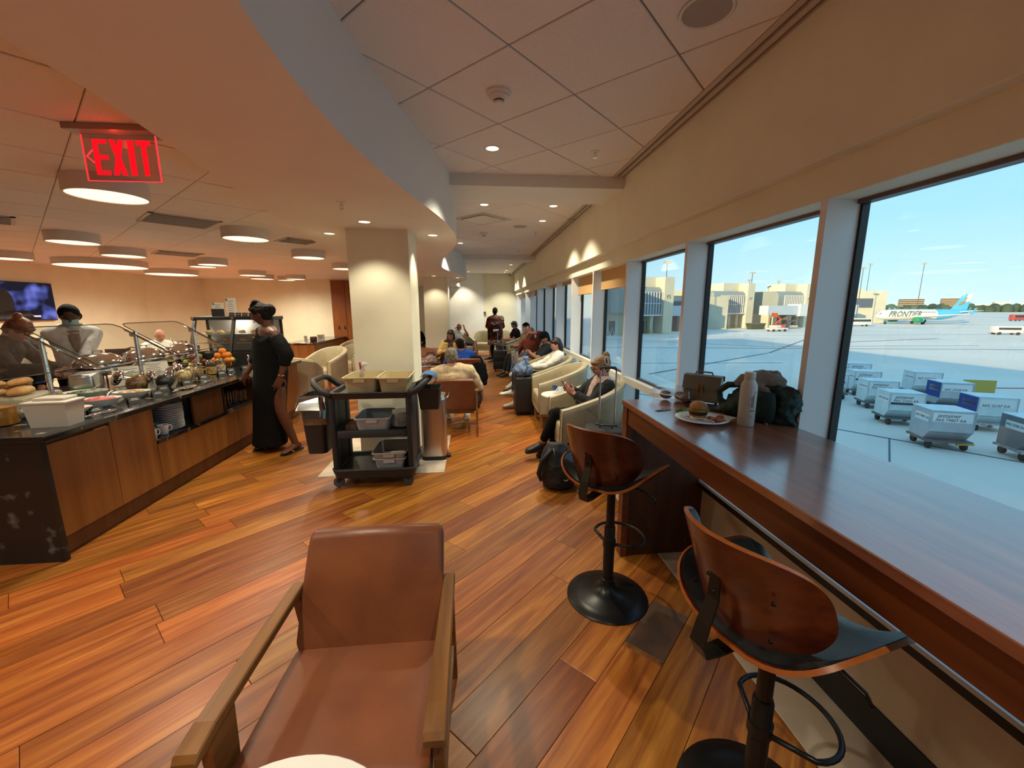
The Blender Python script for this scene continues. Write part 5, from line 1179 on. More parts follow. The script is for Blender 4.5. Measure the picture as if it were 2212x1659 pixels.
b = pose((0, -.05, .56), (0, -.08, 1.0), 0, (0, -10, 0), wl=(-.12, .3, .78), wr=(.12, .3, .78), al=(-.1, .4, .09), ar=(.1, .4, .09))
person(LO, RZ, 'blond seated person cut by the left picture edge', b, 'fair', [Top(c_char, .016, .9), Pants(c_char), Shoes(m_shoeb), Hair(mat('hair_golden', '#a8743a', .5, bump=.3), 'bob', .008, .012, 1.08)], .015, fem=1)
LO, RZ = (-5.75, 8.05, 0), RAD(-150)
b = pose((0, -.05, .56), (0, -.03, 1.03), 0, (20, -22, 0), wl=(-.16, .35, .80), wr=(.16, .35, .80), al=(-.1, .4, .09), ar=(.1, .4, .09), w=1.2)
person(LO, RZ, 'bald man in a white shirt working at a laptop beyond the buffet', b, 'pink', [Top(c_white, .02, .9), Pants(c_navy), Shoes(m_shoeb)], .013)
# ================================================================== buffet
m_gran = mat('black_granite', (.012, .011, .012), .12, col2=(.42, .34, .26), vscale=9, detail=8, rng=(.60, .72), coat=.2); m_granb = mat('black_granite_plain', (.012, .012, .012), .22, col2=(.14, .13, .12), vscale=7, detail=9, rng=(.62, .75))
m_cabw = woodmat('cabinet_wood', '#7d4b20', '#9c6530', (8, 8, 0.55), 0.38, 1.6); m_cabd = woodmat('cabinet_wood_dark', '#4c2c14', '#6a4020', (8, 8, .6), .42, 1.6); m_brass = mat('edge_pull', '#b98a55', .3, metal=.8)
BX, BT = -2.72, .85
t = thing('buffet_island', 'buffet island with wood doors, open niche and black granite top', 'buffet counter', (0, 0, 0))
bev(MB().box(-4.2, -2.655, 2.655, 6.5, BT-.038, BT).build('countertop', m_gran, t), .006)
MB().box(-4.2, -2.685, 2.665, 2.70, 0.0, BT-.038).build('end_panel', m_granb, t)
MB().box(-4.18, BX-.02, 2.70, 3.60, .02, BT-.038).box(-4.18, BX-.02, 3.60, 5.25, .02, .485).box(-4.18, BX-.02, 5.25, 6.48, .02, BT-.038).box(-4.18, -3.15, 3.60, 5.25, .485, BT-.038).build('carcass', m_cabd, t)
MB().box(BX-.06, BX-.03, 2.70, 6.48, 0.0, .135).build('toe_kick', m_cabd, t)
for i, (a, b_, z0, z1) in enumerate(((2.702, 3.188, .138, .775), (3.192, 3.602, .138, .805), (3.608, 4.202, .138, .492), (4.206, 4.80, .138, .492), (4.804, 5.40, .138, .492), (5.404, 5.95, .138, .805), (5.954, 6.48, .138, .805))):
    d = bev(MB().box(BX-.02, BX, a, b_, z0, z1).build('door', m_cabw, t), .002)
    MB().box(BX-.012, BX+.006, b_-.13, b_-.03, z1-.002, z1+.006).build('edge_pull', m_brass, d)
bev(MB().box(-3.14, BX+.012, 3.605, 5.25, .488, .515).build('niche_shelf', m_gran, t), .003)
MB().box(-2.76, -2.74, 4.13, 4.62, .515, BT-.038).build('niche_panel', m_cabd, t); MB().box(-3.1, BX-.02, 4.60, 4.63, .515, BT-.038).build('niche_divider', m_cabd, t); MB().box(-3.1, BX-.02, 5.22, 5.25, .515, BT-.038).build('niche_divider', m_cabd, t)
MB().box(BX-.012, BX-.008, 4.64, 5.22, .515, .53).build('niche_lip', m_gran, t)
# plates, mugs and glasses in the niche
m_chin = mat('white_china', (.84, .86, .88), .2, coat=.3); gl_cup = glassmat('drinking_glass', (.96, .97, .98), 1.5, refl=1.6)
pm = MB().lathe([(.03, .0), (.062, .0), (.068, .006), (.112, .017), (.115, .020), (.11, .021), (.066, .0095), (.001, .008)], 36, cap=False); first = None
for s_, (x, y, n) in enumerate(((-2.86, 3.97, 15), (-2.98, 3.72, 11))):
    for k in range(n):
        lab = ('white plate in the tall stack in the buffet niche', 'white plate in the shorter stack in the buffet niche')[s_]
        if first is None: first = pm.build('plate', m_chin, smooth=True, angle=50); o = first
        else: o = first.copy(); COL.objects.link(o)
        o.location = (x+random.uniform(-.002, .002), y+random.uniform(-.002, .002), .5155+k*.0165); tag(o, lab, 'plate', 'plates in the buffet niche')
def mug(loc, rz, lab, m=m_chin, s=1.0, g=None):
    t = thing('mug', lab, 'mug', loc, rz, g)
    MB().lathe([(.001, .004), (.030*s, 0), (.034*s, .004), (.041*s, .085*s), (.0425*s, .088*s), (.038*s, .086*s), (.031*s, .008), (.001, .007)], 28, cap=False).build('cup', m, t, smooth=True, angle=60)
    MB().tube([(.038*s, 0, .070*s), (.058*s, 0, .072*s), (.068*s, 0, .052*s), (.060*s, 0, .028*s), (.036*s, 0, .020*s)], .0055*s, 8).build('handle', m, t, smooth=True)
    return t
mug((-2.80, 3.80, .516), RAD(60), 'white mug standing in front of the plate stacks', g='mugs in the buffet niche'); mug((-2.80, 3.665, .516), RAD(70), 'white mug at the niche edge beside the wooden door', g='mugs in the buffet niche'); mug((-2.95, 3.90, .516), RAD(20), 'white mug behind the front mug', g='mugs in the buffet niche')
def tumbler(loc, lab, g='glasses in the buffet niche', h=.15, r=.032):
    t = thing('glass', lab, 'glass', loc, 0, g); MB().lathe([(.001, .004), (r*.8, 0), (r*.82, .004), (r, h), (r-.003, h), (r*.78, .012), (.001, .012)], 20, cap=False).build('cup', gl_cup, t, smooth=True, angle=60); return t
for i in range(5):
    for j in range(2): tumbler((-2.80-.09*j, 4.70+.105*i, .516), 'drinking glass in the niche, %s from the brown panel in the %s row' % (['first', 'second', 'third', 'fourth', 'fifth'][i], ['front', 'back'][j]))
# ------------------------------------------------------------------ sneeze guard
t = thing('sneeze_guard', 'chrome and glass sneeze guard along the buffet', 'sneeze guard', (0, 0, 0)); gl_sn = glassmat('guard_glass', (.95, .97, .96), 1.5); m_gedge = mat('glass_edge', (.02, .03, .028), .15)
PY = (3.45, 4.34, 5.18)
for y in PY:
    p = MB().lathe([(.030, 0), (.030, .008), (.0175, .012), (.0165, .55), (.015, .56)], 20, (-3.31, y, BT)).build('post', m_chrome, t, smooth=True, angle=40)
    MB().tube([(-3.40, y, BT+.575), (-3.31, y, BT+.525), (-3.08, y, BT+.385), (-3.02, y, BT+.345)], .009, 10).build('arm', m_chrome, p, smooth=True); MB().cyl((-3.33, y-.02, BT+.53), (-3.33, y+.02, BT+.53), .022, seg=14).build('clamp', m_chrome, p, smooth=True, angle=40)
for a, b_ in ((2.62, 3.43), (3.49, 4.31), (4.37, 5.16)):
    x0, z0, x1, z1 = -2.97, BT+.335, -3.46, BT+.635
    def Q(u, v): return (x0+(x1-x0)*v, a+(b_-a)*u, z0+(z1-z0)*v)
    c = .10; out = [Q(0, 0), Q(1, 0), Q(1, 1-c), Q(1-c*.35, 1-.02), Q(1-c, 1), Q(c, 1), Q(c*.35, .98), Q(0, 1-c)]
    g = MB(); nrm = V((z1-z0, 0, -(x1-x0))).normalized()*.003; g.skin([[V(p)-nrm for p in out], [V(p)+nrm for p in out]]); g = g.build('guard_pane', gl_sn, t)
    MB().tube([V(p) for p in out], .0042, 6, closed=True).build('pane_edge', m_gedge, g)
MB().box(-3.27, -3.25, 2.62, 5.2, BT+.23, BT+.236).build('glass_shelf', gl_sn, t)
# ------------------------------------------------------------------ food
m_bowl = mat('serving_bowl', (.82, .84, .80), .2, coat=.3)
def oval_bowl(loc, rz, a, b_, h, lab, food, spoon=True, fc=1.0, seed=1):
    t = thing('serving_bowl', lab, 'bowl', loc, rz, 'oval serving bowls on the buffet'); R = random.Random(seed)
    MB().lathe([(.001, .003), (.45, 0), (.52, .01*1), (.80, h*.55), (1.0, h), (1.03, h+.003), (.98, h-.002), (.76, h*.5), (.48, .014), (.001, .012)], 40, cap=False, sx=a, sy=b_).build('bowl', m_bowl, t, smooth=True, angle=60)
    mb = MB(); mb.lathe([(.90, h*.80), (.6, h*1.0), (.3, h*1.12), (.001, h*1.16)], 28, cap=False, sx=a, sy=b_)
    for i in range(46):
        q = R.uniform(0, 2*pi); r = sqrt(R.random())*.76; mb.ell((r*cos(q)*a, r*sin(q)*b_, h*(1.14-.36*r)), (R.uniform(.008, .016), R.uniform(.006, .012), R.uniform(.004, .008)), 7, 5, rot=Euler((R.uniform(-.6, .6), R.uniform(-.6, .6), R.uniform(0, 3))).to_quaternion())
    f = mb.build('food', food, t, smooth=True); f['kind'] = 'stuff'
    if spoon: MB().loft([(V((.0, .01, h*.8)), .022, .010, V((1, 0, 0)), V((0, 0, 1))), (V((.02, b_*.5, h*.95)), .010, .005, V((1, 0, 0)), V((0, 0, 1))), (V((.03, b_*.9, h+.02)), .006, .004, V((1, 0, 0)), V((0, 0, 1))), (V((.04, b_*1.45, h+.035)), .009, .003, V((1, 0, 0)), V((0, 0, 1)))], 12).build('serving_spoon', m_chrome, t, smooth=True)
    return t
def foodm(n, c, c2): return mat('food_'+n, c, .45, col2=c2, vscale=40, detail=3, rng=(.42, .58))
oval_bowl((-3.43, 3.86, BT), RAD(20), .15, .12, .06, 'oval white bowl of green salad leaves', foodm('green', '#2f4018', '#5d7a33'), seed=2); oval_bowl((-3.02, 3.50, BT), RAD(25), .135, .105, .065, 'oval white bowl of red peppers', foodm('red', '#8e1a12', '#c43a24'), seed=3)
oval_bowl((-3.02, 3.82, BT), RAD(15), .13, .095, .06, 'oval white bowl of roasted potatoes', foodm('brown', '#6d4a24', '#c49a58'), False, seed=4); oval_bowl((-2.98, 3.18, BT), RAD(20), .14, .10, .06, 'oval white bowl of tomato salsa behind the storage bin', foodm('salsa', '#9a2a14', '#cf5a34'), seed=5)
oval_bowl((-3.38, 3.44, BT), RAD(20), .17, .13, .045, 'shallow cream platter behind the storage bin', foodm('dark', '#3c2418', '#6d4a30'), False, seed=6); oval_bowl((-3.28, 3.10, BT), RAD(10), .13, .10, .06, 'oval bowl of green olives left of the storage bin', foodm('olive', '#3b3a18', '#6f6a34'), seed=7)
# white storage bin with flip lid
t = thing('storage_bin', 'frosted white storage bin with a lid at the buffet corner', 'storage bin', (-2.835, 2.945, BT), RAD(6)); m_frost = mat('frosted_plastic', (.62, .55, .48), .45, trans=.15)
MB().add([(-.105, -.055, 0), (.105, -.055, 0), (.105, .075, 0), (-.105, .075, 0), (-.12, -.07, .155), (.12, -.07, .155), (.12, .09, .155), (-.12, .09, .155)], [(3, 2, 1, 0), (4, 5, 6, 7), (0, 1, 5, 4), (1, 2, 6, 5), (2, 3, 7, 6), (3, 0, 4, 7)]).build('tub', m_frost, t); MB().rbox(-.127, .127, -.077, .097, .156, .172, .005).build('lid', m_frost, t, smooth=True, angle=40); MB().rbox(-.10, .08, -.02, .10, .172, .19, .006).build('flap', m_frost, t, smooth=True, angle=40)
# amber drink jar, bread board with rolls
t = thing('drink_jar', 'glass jar of amber juice at the left picture edge', 'jar', (-3.22, 2.98, BT)); MB().lathe([(.001, .002), (.085, 0), (.095, .02), (.095, .13), (.08, .15), (.075, .17), (.08, .172), (.085, .15)], 28, cap=False).build('jar', gl_cup, t, smooth=True, angle=60); MB().lathe([(.001, .004), (.088, .006), (.090, .125), (.001, .125)], 28, cap=False).build('juice', mat('amber_juice', '#8a5a12', .2), t, smooth=True, angle=60)
bread = mat('bread_crust', '#a8713a', .7, col2='#d2a66c', vscale=10, bump=.3, bscale=40)
t = thing('bread_tray', 'pale tray under the bread at the left picture edge', 'tray', (-3.62, 3.35, BT), RAD(12)); MB().rbox(-.32, .30, -.20, .20, .0, .13, .02).build('stand', mat('tray_pale', '#9a8f78', .5), t, smooth=True, angle=40)
for i, (x, y, z, l, r) in enumerate(((-.20, -.08, .165, .11, .045), (.02, -.10, .165, .13, .042), (.18, -.02, .165, .10, .045), (-.10, .05, .168, .12, .045), (.08, .08, .168, .12, .045), (-.02, -.02, .225, .11, .042), (-.18, .02, .225, .10, .042), (.14, .05, .225, .10, .04))):
    o = MB().loft([(V((-l, 0, -.006)), .012, .012, V((0, 1, 0)), V((0, 0, 1))), (V((-l*.7, 0, 0)), r*.8, r*.62, V((0, 1, 0)), V((0, 0, 1))), (V((0, 0, 0)), r, r*.8, V((0, 1, 0)), V((0, 0, 1))), (V((l*.7, 0, 0)), r*.8, r*.62, V((0, 1, 0)), V((0, 0, 1))), (V((l, 0, -.006)), .012, .012, V((0, 1, 0)), V((0, 0, 1)))], 16).build('bread_roll', bread, smooth=True)
    o.location = M.Translation((-3.62, 3.35, BT)) @ M.Rotation(RAD(12), 4, 'Z') @ V((x, y, z)); o.rotation_euler = (0, 0, RAD(20+37*i)); tag(o, 'crusty bread roll in the pile on the pale tray', 'bread', 'bread rolls on the tray')
# toaster
t = thing('toaster', 'long brushed steel toaster on the buffet', 'toaster', (-3.62, 4.10, BT), RAD(-62)); MB().rbox(-.17, .17, -.085, .085, .012, .19, .02, 3).build('body', m_steel, t, smooth=True, angle=40)
for y in (-.035, .035): MB().box(-.13, .13, y-.012, y+.012, .186, .1915).build('slot', m_dk, t)
MB().rbox(-.182, -.168, -.07, .07, .02, .17, .005).build('end_cap', m_dk, t); MB().rbox(-.165, .165, -.08, .08, 0, .014, .004).build('foot', m_dk, t)
# jars lying at an angle with chrome lids
gl_jar = glassmat('jar_glass', (.93, .94, .92), 1.5, refl=1.8)
def tilt_jar(x, y, lab, c, c2, lidr=.055, s=1.0):
    t = thing('tilted_jar', lab, 'jar', (x, y, BT), 0, 'tilted snack jars on the buffet'); t.rotation_euler = (0, 0, RAD(-35))
    mt = M.Translation((0, 0, .075*s)) @ M.Rotation(RAD(62), 4, 'X')
    MB().lathe([(.001, -.10*s), (.07*s, -.098*s), (.092*s, -.07*s), (.096*s, 0), (.085*s, .06*s), (.060*s, .09*s), (.058*s, .105*s)], 28, mtx=mt, cap=False).build('jar', gl_jar, t, smooth=True); MB().ell((0, 0, 0), (.080*s, .080*s, .070*s), 18, 12, mtx=mt @ M.Translation((0, 0, -.02*s))).build('contents', foodm('jar'+c[1:], c, c2), t, smooth=True)
    MB().lathe([(lidr*1.12*s, .098*s), (lidr*1.18*s, .105*s), (lidr*1.15*s, .122*s), (lidr*.8*s, .134*s), (.001, .138*s)], 28, mtx=mt).build('lid', m_chrome, t, smooth=True, angle=50)
tilt_jar(-3.24, 4.14, 'tilted glass jar of brown cereal, first behind the sneeze guard post', '#4d3219', '#8a6236', s=1.15); tilt_jar(-3.10, 4.30, 'tilted glass jar of dark beans', '#120c0c', '#2b1c18'); tilt_jar(-3.10, 4.56, 'tilted glass jar of oats with a wide round lid', '#8f7648', '#c0a874', .062); tilt_jar(-3.18, 4.80, 'tilted glass jar of nuts, farthest of the tilted jars', '#6d5430', '#a88a58')
for i, (x, y, c, c2, lab) in enumerate(((-3.22, 5.02, '#8a5a20', '#c8903c', 'upright glass jar of orange snacks'), (-3.16, 5.16, '#8c6a34', '#cfa660', 'upright glass jar of golden crackers'), (-3.14, 5.32, '#9a7a6a', '#d8c8bc', 'upright glass jar of pink and white sweets'))):
    t = thing('snack_jar', lab, 'jar', (x, y, BT), 0, 'upright snack jars on the buffet'); MB().lathe([(.001, .002), (.05, 0), (.056, .01), (.056, .10), (.045, .12), (.043, .13)], 24, cap=False).build('jar', gl_jar, t, smooth=True, angle=60); MB().lathe([(.001, .005), (.05, .008), (.051, .085), (.001, .09)], 24, cap=False).build('contents', foodm('snack%d' % i, c, c2), t, smooth=True, angle=60); MB().lathe([(.047, .128), (.048, .15), (.015, .158), (.012, .175), (.001, .18)], 20).build('lid', m_chrome, t, smooth=True, angle=50)
# tent cards
m_card = mat('black_card', (.02, .019, .018), .6); m_ink = mat('card_print', (.55, .52, .48), .7)
for i, (x, y, nm) in enumerate(((-2.86, 3.26, 'the tomato salsa'), (-2.86, 3.62, 'the red peppers'), (-2.86, 3.88, 'the roasted potatoes'), (-2.98, 4.12, 'the jar of brown cereal'), (-2.98, 4.45, 'the jar of oats'), (-3.02, 4.78, 'the last tilted jar'), (-2.99, 5.06, 'the orange snacks'), (-3.02, 5.30, 'the pink sweets'), (-2.97, 5.52, 'the oranges'))):
    t = thing('name_card', 'small black tent card in front of '+nm, 'name card', (x, y, BT), RAD(58)); a = .042
    for sg in (-1, 1): MB().add([(-a, sg*.028, 0), (a, sg*.028, 0), (a, 0, .058), (-a, 0, .058), (-a, sg*.026, 0), (a, sg*.026, 0), (a, -sg*.001, .0575), (-a, -sg*.001, .0575)], [(0, 1, 2, 3), (7, 6, 5, 4), (0, 4, 5, 1), (1, 5, 6, 2), (2, 6, 7, 3), (3, 7, 4, 0)]).build('leaf', m_card, t)
    for k, w in ((.62, .022), (.45, .028)): MB().box(-w, w, -.0004, .0004, -.002, .002, M.Translation((0, -.028*(1-k)-.0012, .058*k)) @ M.Rotation(RAD(-26), 4, 'X')).build('print_line', m_ink, t)
def tongs(x, y, rz, lab, l=.20):
    t = thing('tongs', lab, 'tongs', (x, y, BT+.010), rz)
    for s_ in (-1, 1): MB().tube([(0, s_*.004, .002), (l*.4, s_*.018, .004), (l*.8, s_*.022, .004), (l, s_*.012, .002)], [.006, .005, .005, .009], 8).build('jaw', m_chrome, t, smooth=True)
    MB().ell((0, 0, .002), (.014, .010, .006), 10, 6).build('hinge', m_chrome, t, smooth=True)
tongs(-2.82, 4.02, RAD(100), 'steel tongs lying by the roasted potatoes'); tongs(-2.84, 4.52, RAD(110), 'steel tongs lying by the oats'); tongs(-2.85, 5.0, RAD(115), 'steel tongs lying by the snack jars'); tongs(-2.80, 3.12, RAD(80), 'steel tongs beside the storage bin')
t = thing('steel_tray', 'shallow steel tray by the tilted jars', 'tray', (-2.86, 4.28, BT), RAD(12)); MB().lathe([(.001, .002), (.9, .002), (1.0, .010), (.97, .011), (.88, .005), (.001, .005)], 40, cap=False, sx=.06, sy=.13).build('tray', m_steel, t, smooth=True)
# chafing dishes
def chafing(x, y, lab, open_=False):
    t = thing('chafing_dish', lab, 'chafing dish', (x, y, BT), RAD(90)); 
    for xx in (-.20, .20):
        for yy in (-.12, .12): MB().tube([(xx, yy, 0), (xx*.95, yy*.95, .12)], .009, 8).build('leg', m_chrome, t, smooth=True)
    MB().rbox(-.25, .25, -.16, .16, .10, .19, .03, 3).build('pan', m_chrome, t, smooth=True, angle=40); MB().rbox(-.27, .27, -.18, .18, .185, .20, .006).build('rim', m_chrome, t, smooth=True, angle=40)
    MB().lathe([(1.0, .20), (.98, .225), (.85, .275), (.5, .315), (.001, .325)], 36, sx=.25, sy=.165).build('lid', m_chrome, t, smooth=True, angle=60)
    MB().tube([(-.05, 0, .325), (-.05, 0, .35), (.05, 0, .35), (.05, 0, .325)], .008, 8).build('handle', m_chrome, t, smooth=True)
chafing(-3.92, 4.62, 'chrome chafing dish in front of the serving woman'); chafing(-3.92, 5.22, 'chrome chafing dish beside the white dome'); chafing(-3.92, 5.85, 'chrome chafing dish nearest the soup kettle')
t = thing('plate_cover', 'white dome cover behind the chafing dishes', 'dome cover', (-4.02, 5.52, BT+.10)); MB().lathe([(.15, 0), (.148, .03), (.12, .10), (.06, .145), (.001, .155)], 32).build('dome', mat('dome_white', '#d9c8b4', .4), t, smooth=True, angle=60); MB().lathe([(.155, -.10), (.155, -.005), (.15, 0)], 32).build('drum_base', m_steel, t, smooth=True, angle=40)
# printed menus in acrylic stands
m_paper = mat('menu_paper', '#d9d2c4', .6); m_inkd = mat('menu_ink', '#3a3a40', .7); m_teal = mat('menu_teal', '#2d5a5e', .7)
def menu(x, y, rz, w, h, lab, z=BT, tilt=-10):
    t = thing('menu_stand', lab, 'menu', (x, y, z), rz); mt = M.Rotation(RAD(tilt), 4, 'X')
    MB().box(-w/2, w/2, -.002, .002, 0, h, mt).build('acrylic', glassmat('acrylic', (.97, .97, .97), 1.49), t); MB().box(-w/2+.006, w/2-.006, -.0035, -.0025, .006, h-.006, mt).build('sheet', m_paper, t)
    for k in range(7):
        ww = w*(.36, .22, .30, .34, .25, .31, .2)[k]; MB().box(-ww, ww*.6, -.0045, -.0036, h*(.80-.10*k), h*(.80-.10*k)+.0045, mt).build('text_line', m_inkd, t)
    MB().box(-w*.42, -w*.30, -.0045, -.0036, h*.82, h*.94, mt).build('logo', m_teal, t); MB().box(-w/2, w/2, -.06, .02, 0, .003).build('foot', glassmat('acrylic', (.97, .97, .97), 1.49), t)
menu(-3.55, 4.52, RAD(62), .30, .20, 'printed menu sheet standing before the chafing dishes, left one'); menu(-3.58, 4.90, RAD(64), .28, .20, 'printed menu sheet standing before the chafing dishes, right one')
# ------------------------------------------------------------------ fruit
m_or = mat('orange_peel', '#c06a10', .45, var=.12, vscale=6, bump=.25, bscale=120, rand=.1); m_le = mat('lemon_peel', '#c79a1c', .45, var=.1, vscale=6, bump=.2, bscale=120, rand=.1); m_ap = mat('green_apple', '#6d7a3a', .35, col2='#8f8a48', vscale=5, rand=.1); m_rd = mat('red_fruit', '#5a1620', .35, col2='#8a3a30', vscale=6); m_ba = mat('banana_peel', '#b98f24', .5, col2='#8f7a24', vscale=8)
m_stem = mat('fruit_stem', '#3a2a16', .7)
t = thing('fruit_bowl', 'black wire bowl heaped with oranges and lemons', 'fruit bowl', (-3.27, 5.62, BT), 0)
for k in range(5): MB().tube([((.085+.014*k)*cos(a), (.085+.014*k)*sin(a), .012+.026*k) for a in [2*pi*j/24 for j in range(24)]], .003, 6, closed=True).build('ring', m_dk, t, smooth=True)
for j in range(12):
    a = 2*pi*j/12; MB().tube([(.08*cos(a), .08*sin(a), .008), (.14*cos(a), .14*sin(a), .118)], .0025, 6).build('rib', m_dk, t, smooth=True)
MB().lathe([(.08, 0), (.08, .008)], 24).build('foot', m_dk, t)
fr = []
for i, (n, r, z) in enumerate(((4, .052, .060), (6, .088, .118), (4, .060, .180), (1, 0, .235))):
    for j in range(n): fr.append((r*cos(2*pi*j/n+i*.5), r*sin(2*pi*j/n+i*.5), z))
of = MB().ell((0, 0, 0), (.043, .043, .041), 16, 12); lf = MB().ell((0, 0, 0), (.040, .036, .036), 16, 12).ell((.036, 0, 0), (.012, .012, .012), 8, 6)
for i, (x, y, z) in enumerate(fr):
    k = i in (1, 3, 4, 6, 8, 11); t = thing('lemon' if k else 'orange', ('yellow lemon' if k else 'orange')+' in the heap of citrus in the wire bowl', 'lemon' if k else 'orange', (-3.27+x, 5.62+y, BT+z), i*1.3, 'citrus in the wire bowl')
    (lf if k else of).build('fruit', m_le if k else m_or, t, smooth=True); MB().cyl((0, 0, .036), (0, 0, .043), .003, seg=6).build('stem', m_stem, t)
ap = MB().lathe([(.001, -.030), (.018, -.034), (.034, -.018), (.039, .004), (.032, .026), (.014, .034), (.001, .027)], 20)
t = thing('apple_bowl', 'steel bowl of green apples and red fruit behind the bananas', 'fruit bowl', (-3.62, 5.62, BT)); MB().lathe([(.06, 0), (.07, .01), (.15, .10), (.155, .102), (.145, .098), (.065, .016), (.001, .015)], 32, cap=False).build('bowl', m_steel, t, smooth=True, angle=60)
for i, (x, y, z, k) in enumerate(((-.07, -.05, .10, 0), (.05, -.07, .10, 1), (.08, .03, .10, 1), (-.02, .07, .10, 0), (-.09, .04, .10, 0), (-.03, -.03, .165, 0), (.04, .02, .165, 0), (-.01, .05, .17, 0), (.0, -.06, .17, 1))):
    t = thing('apple', ('red fruit' if k else 'green apple')+' in the steel bowl behind the bananas', 'apple', (-3.62+x, 5.62+y, BT+z), i, 'apples in the steel bowl'); ap.build('fruit', m_rd if k else m_ap, t, smooth=True); MB().cyl((0, 0, .026), (.004, 0, .044), .002, seg=6).build('stem', m_stem, t)
for i in range(3):
    t = thing('banana', ['topmost banana of the bunch beside the post', 'middle banana of the bunch beside the post', 'lowest banana of the bunch beside the post'][i], 'banana', (-3.42, 5.28, BT+.03+.035*(2-i)), RAD(-20+14*i), 'bananas on the buffet')
    P = [(-.10+.2*k/8, .05*((k-4)/4)**2-.02, .012*sin(k)) for k in range(9)]; MB().tube(P, [.006, .013, .017, .019, .019, .018, .017, .012, .006], 10).build('fruit', m_ba, t, smooth=True); MB().tube([P[0], (P[0][0]-.02, P[0][1]+.008, P[0][2])], .005, 6).build('stem', m_stem, t)
t = thing('paper_cup', 'tall white cup with chrome spoons at the end of the buffet', 'cup', (-2.98, 5.72, BT)); MB().lathe([(.001, .003), (.032, 0), (.045, .12), (.047, .122), (.043, .12), (.03, .006), (.001, .006)], 24, cap=False).build('cup', mat('cup_white', '#c9bfae', .5), t, smooth=True, angle=60)
for a in (0, 1.5, 3.2): MB().tube([(.01*cos(a), .01*sin(a), .01), (.03*cos(a), .03*sin(a), .15)], .003, 6).ell((.032*cos(a), .032*sin(a), .155), (.012, .012, .018), 8, 6).build('spoon', m_chrome, t, smooth=True)
# ------------------------------------------------------------------ pastry case
CX0, CX1, CY0, CY1, CZ = -3.92, -2.86, 5.98, 6.46, BT
t = thing('pastry_case', 'black framed glass pastry case with sloping front', 'display case', (0, 0, 0)); m_case = mat('case_black', (.015, .015, .016), .35)
MB().box(CX0, CX1, CY0, CY1, CZ, CZ+.17).build('base', m_case, t)
MB().rbox(CX0-.02, CX1+.02, CY0+.16, CY1, CZ+.62, CZ+.67, .008).build('top', m_case, t)
for x in (CX0, CX0+.52, CX1-.03): MB().add([(x, CY0, CZ+.17), (x+.035, CY0, CZ+.17), (x+.035, CY0+.03, CZ+.17), (x, CY0+.03, CZ+.17), (x, CY0+.17, CZ+.62), (x+.035, CY0+.17, CZ+.62), (x+.035, CY0+.21, CZ+.62), (x, CY0+.21, CZ+.62)], [(3, 2, 1, 0), (4, 5, 6, 7), (0, 1, 5, 4), (1, 2, 6, 5), (2, 3, 7, 6), (3, 0, 4, 7)]).build('front_bar', m_case, t)
for x in (CX0, CX1-.03): MB().box(x, x+.03, CY1-.03, CY1, CZ+.17, CZ+.62).build('corner_post', m_case, t)
MB().add([(CX0, CY0+.012, CZ+.17), (CX1, CY0+.012, CZ+.17), (CX1, CY0+.18, CZ+.62), (CX0, CY0+.18, CZ+.62)], [(0, 1, 2, 3)]).build('front_pane', gl_sn, t)
MB().box(CX0+.02, CX1-.02, CY1-.012, CY1-.004, CZ+.17, CZ+.62).build('back_panel', mat('case_back', (.5, .47, .42), .4), t)
for z, y0 in ((.42, .12), (.30, .09)): MB().box(CX0+.03, CX1-.03, CY0+y0, CY1-.02, CZ+z, CZ+z+.008).build('shelf', m_steel, t)
for x in (CX0+.01, CX0+.535, CX1-.012): MB().cyl((x, CY0+.165, CZ+.645), (x, CY0+.150, CZ+.645), .018, seg=16).build('cap_bolt', m_brass, t, smooth=True, angle=40)
lamp('case_lamp', 'POINT', (CX0+.5, CY1-.1, CZ+.58), 2.2, (1, .9, .75), .05, t)
m_past = mat('pastry', '#b98b4c', .6, col2='#d8bf86', vscale=12, bump=.2, bscale=30)
for i in range(10):
    z = .43 if i < 6 else .31; x = CX0+.12+.15*(i if i < 6 else (i-6)*1.5)
    o = MB().loft([(V((-.05, 0, .012)), .012, .010, V((0, 1, 0)), V((0, 0, 1))), (V((-.02, 0, .024)), .034, .024, V((0, 1, 0)), V((0, 0, 1))), (V((.02, 0, .024)), .034, .024, V((0, 1, 0)), V((0, 0, 1))), (V((.05, 0, .012)), .012, .010, V((0, 1, 0)), V((0, 0, 1)))], 14).build('pastry', m_past, smooth=True); o.location = (x, 6.28, CZ+z); o.rotation_euler = (0, 0, .4*i); tag(o, 'pale pastry on the %s shelf of the glass case' % ('upper' if i < 6 else 'lower'), 'pastry', 'pastries in the glass case')
menu(-3.62, 6.25, RAD(25), .15, .20, 'black and white counter sign on the pastry case', CZ+.67); menu(-3.48, 6.32, RAD(25), .14, .27, 'tall white sign standing on the pastry case', CZ+.67); menu(-3.18, 6.33, RAD(25), .06, .20, 'narrow black and white sign on the pastry case', CZ+.67)
MB_ = MB().box(-.075, .075, -.006, -.004, 0, .105)
o = MB_.build('sign_board', m_card); o.location = (-3.62, 6.235, CZ+.67); o.rotation_euler = (0, 0, RAD(25)); tag(o, 'black lower half board of the sign on the pastry case', 'sign')
for i in range(6):
    t = thing('price_card', 'small black price card on the pastry case, %s from the tall sign' % ['first', 'second', 'third', 'fourth', 'fifth', 'sixth'][i], 'price card', (-3.42+.088*i, 6.20, CZ+.67), RAD(18)); MB().box(-.034, .034, -.003, .003, 0, .055, M.Rotation(RAD(-25), 4, 'X')).build('card', m_card, t); MB().box(-.02, .02, -.0045, -.003, .026, .030, M.Rotation(RAD(-25), 4, 'X')).build('print_line', m_ink, t)
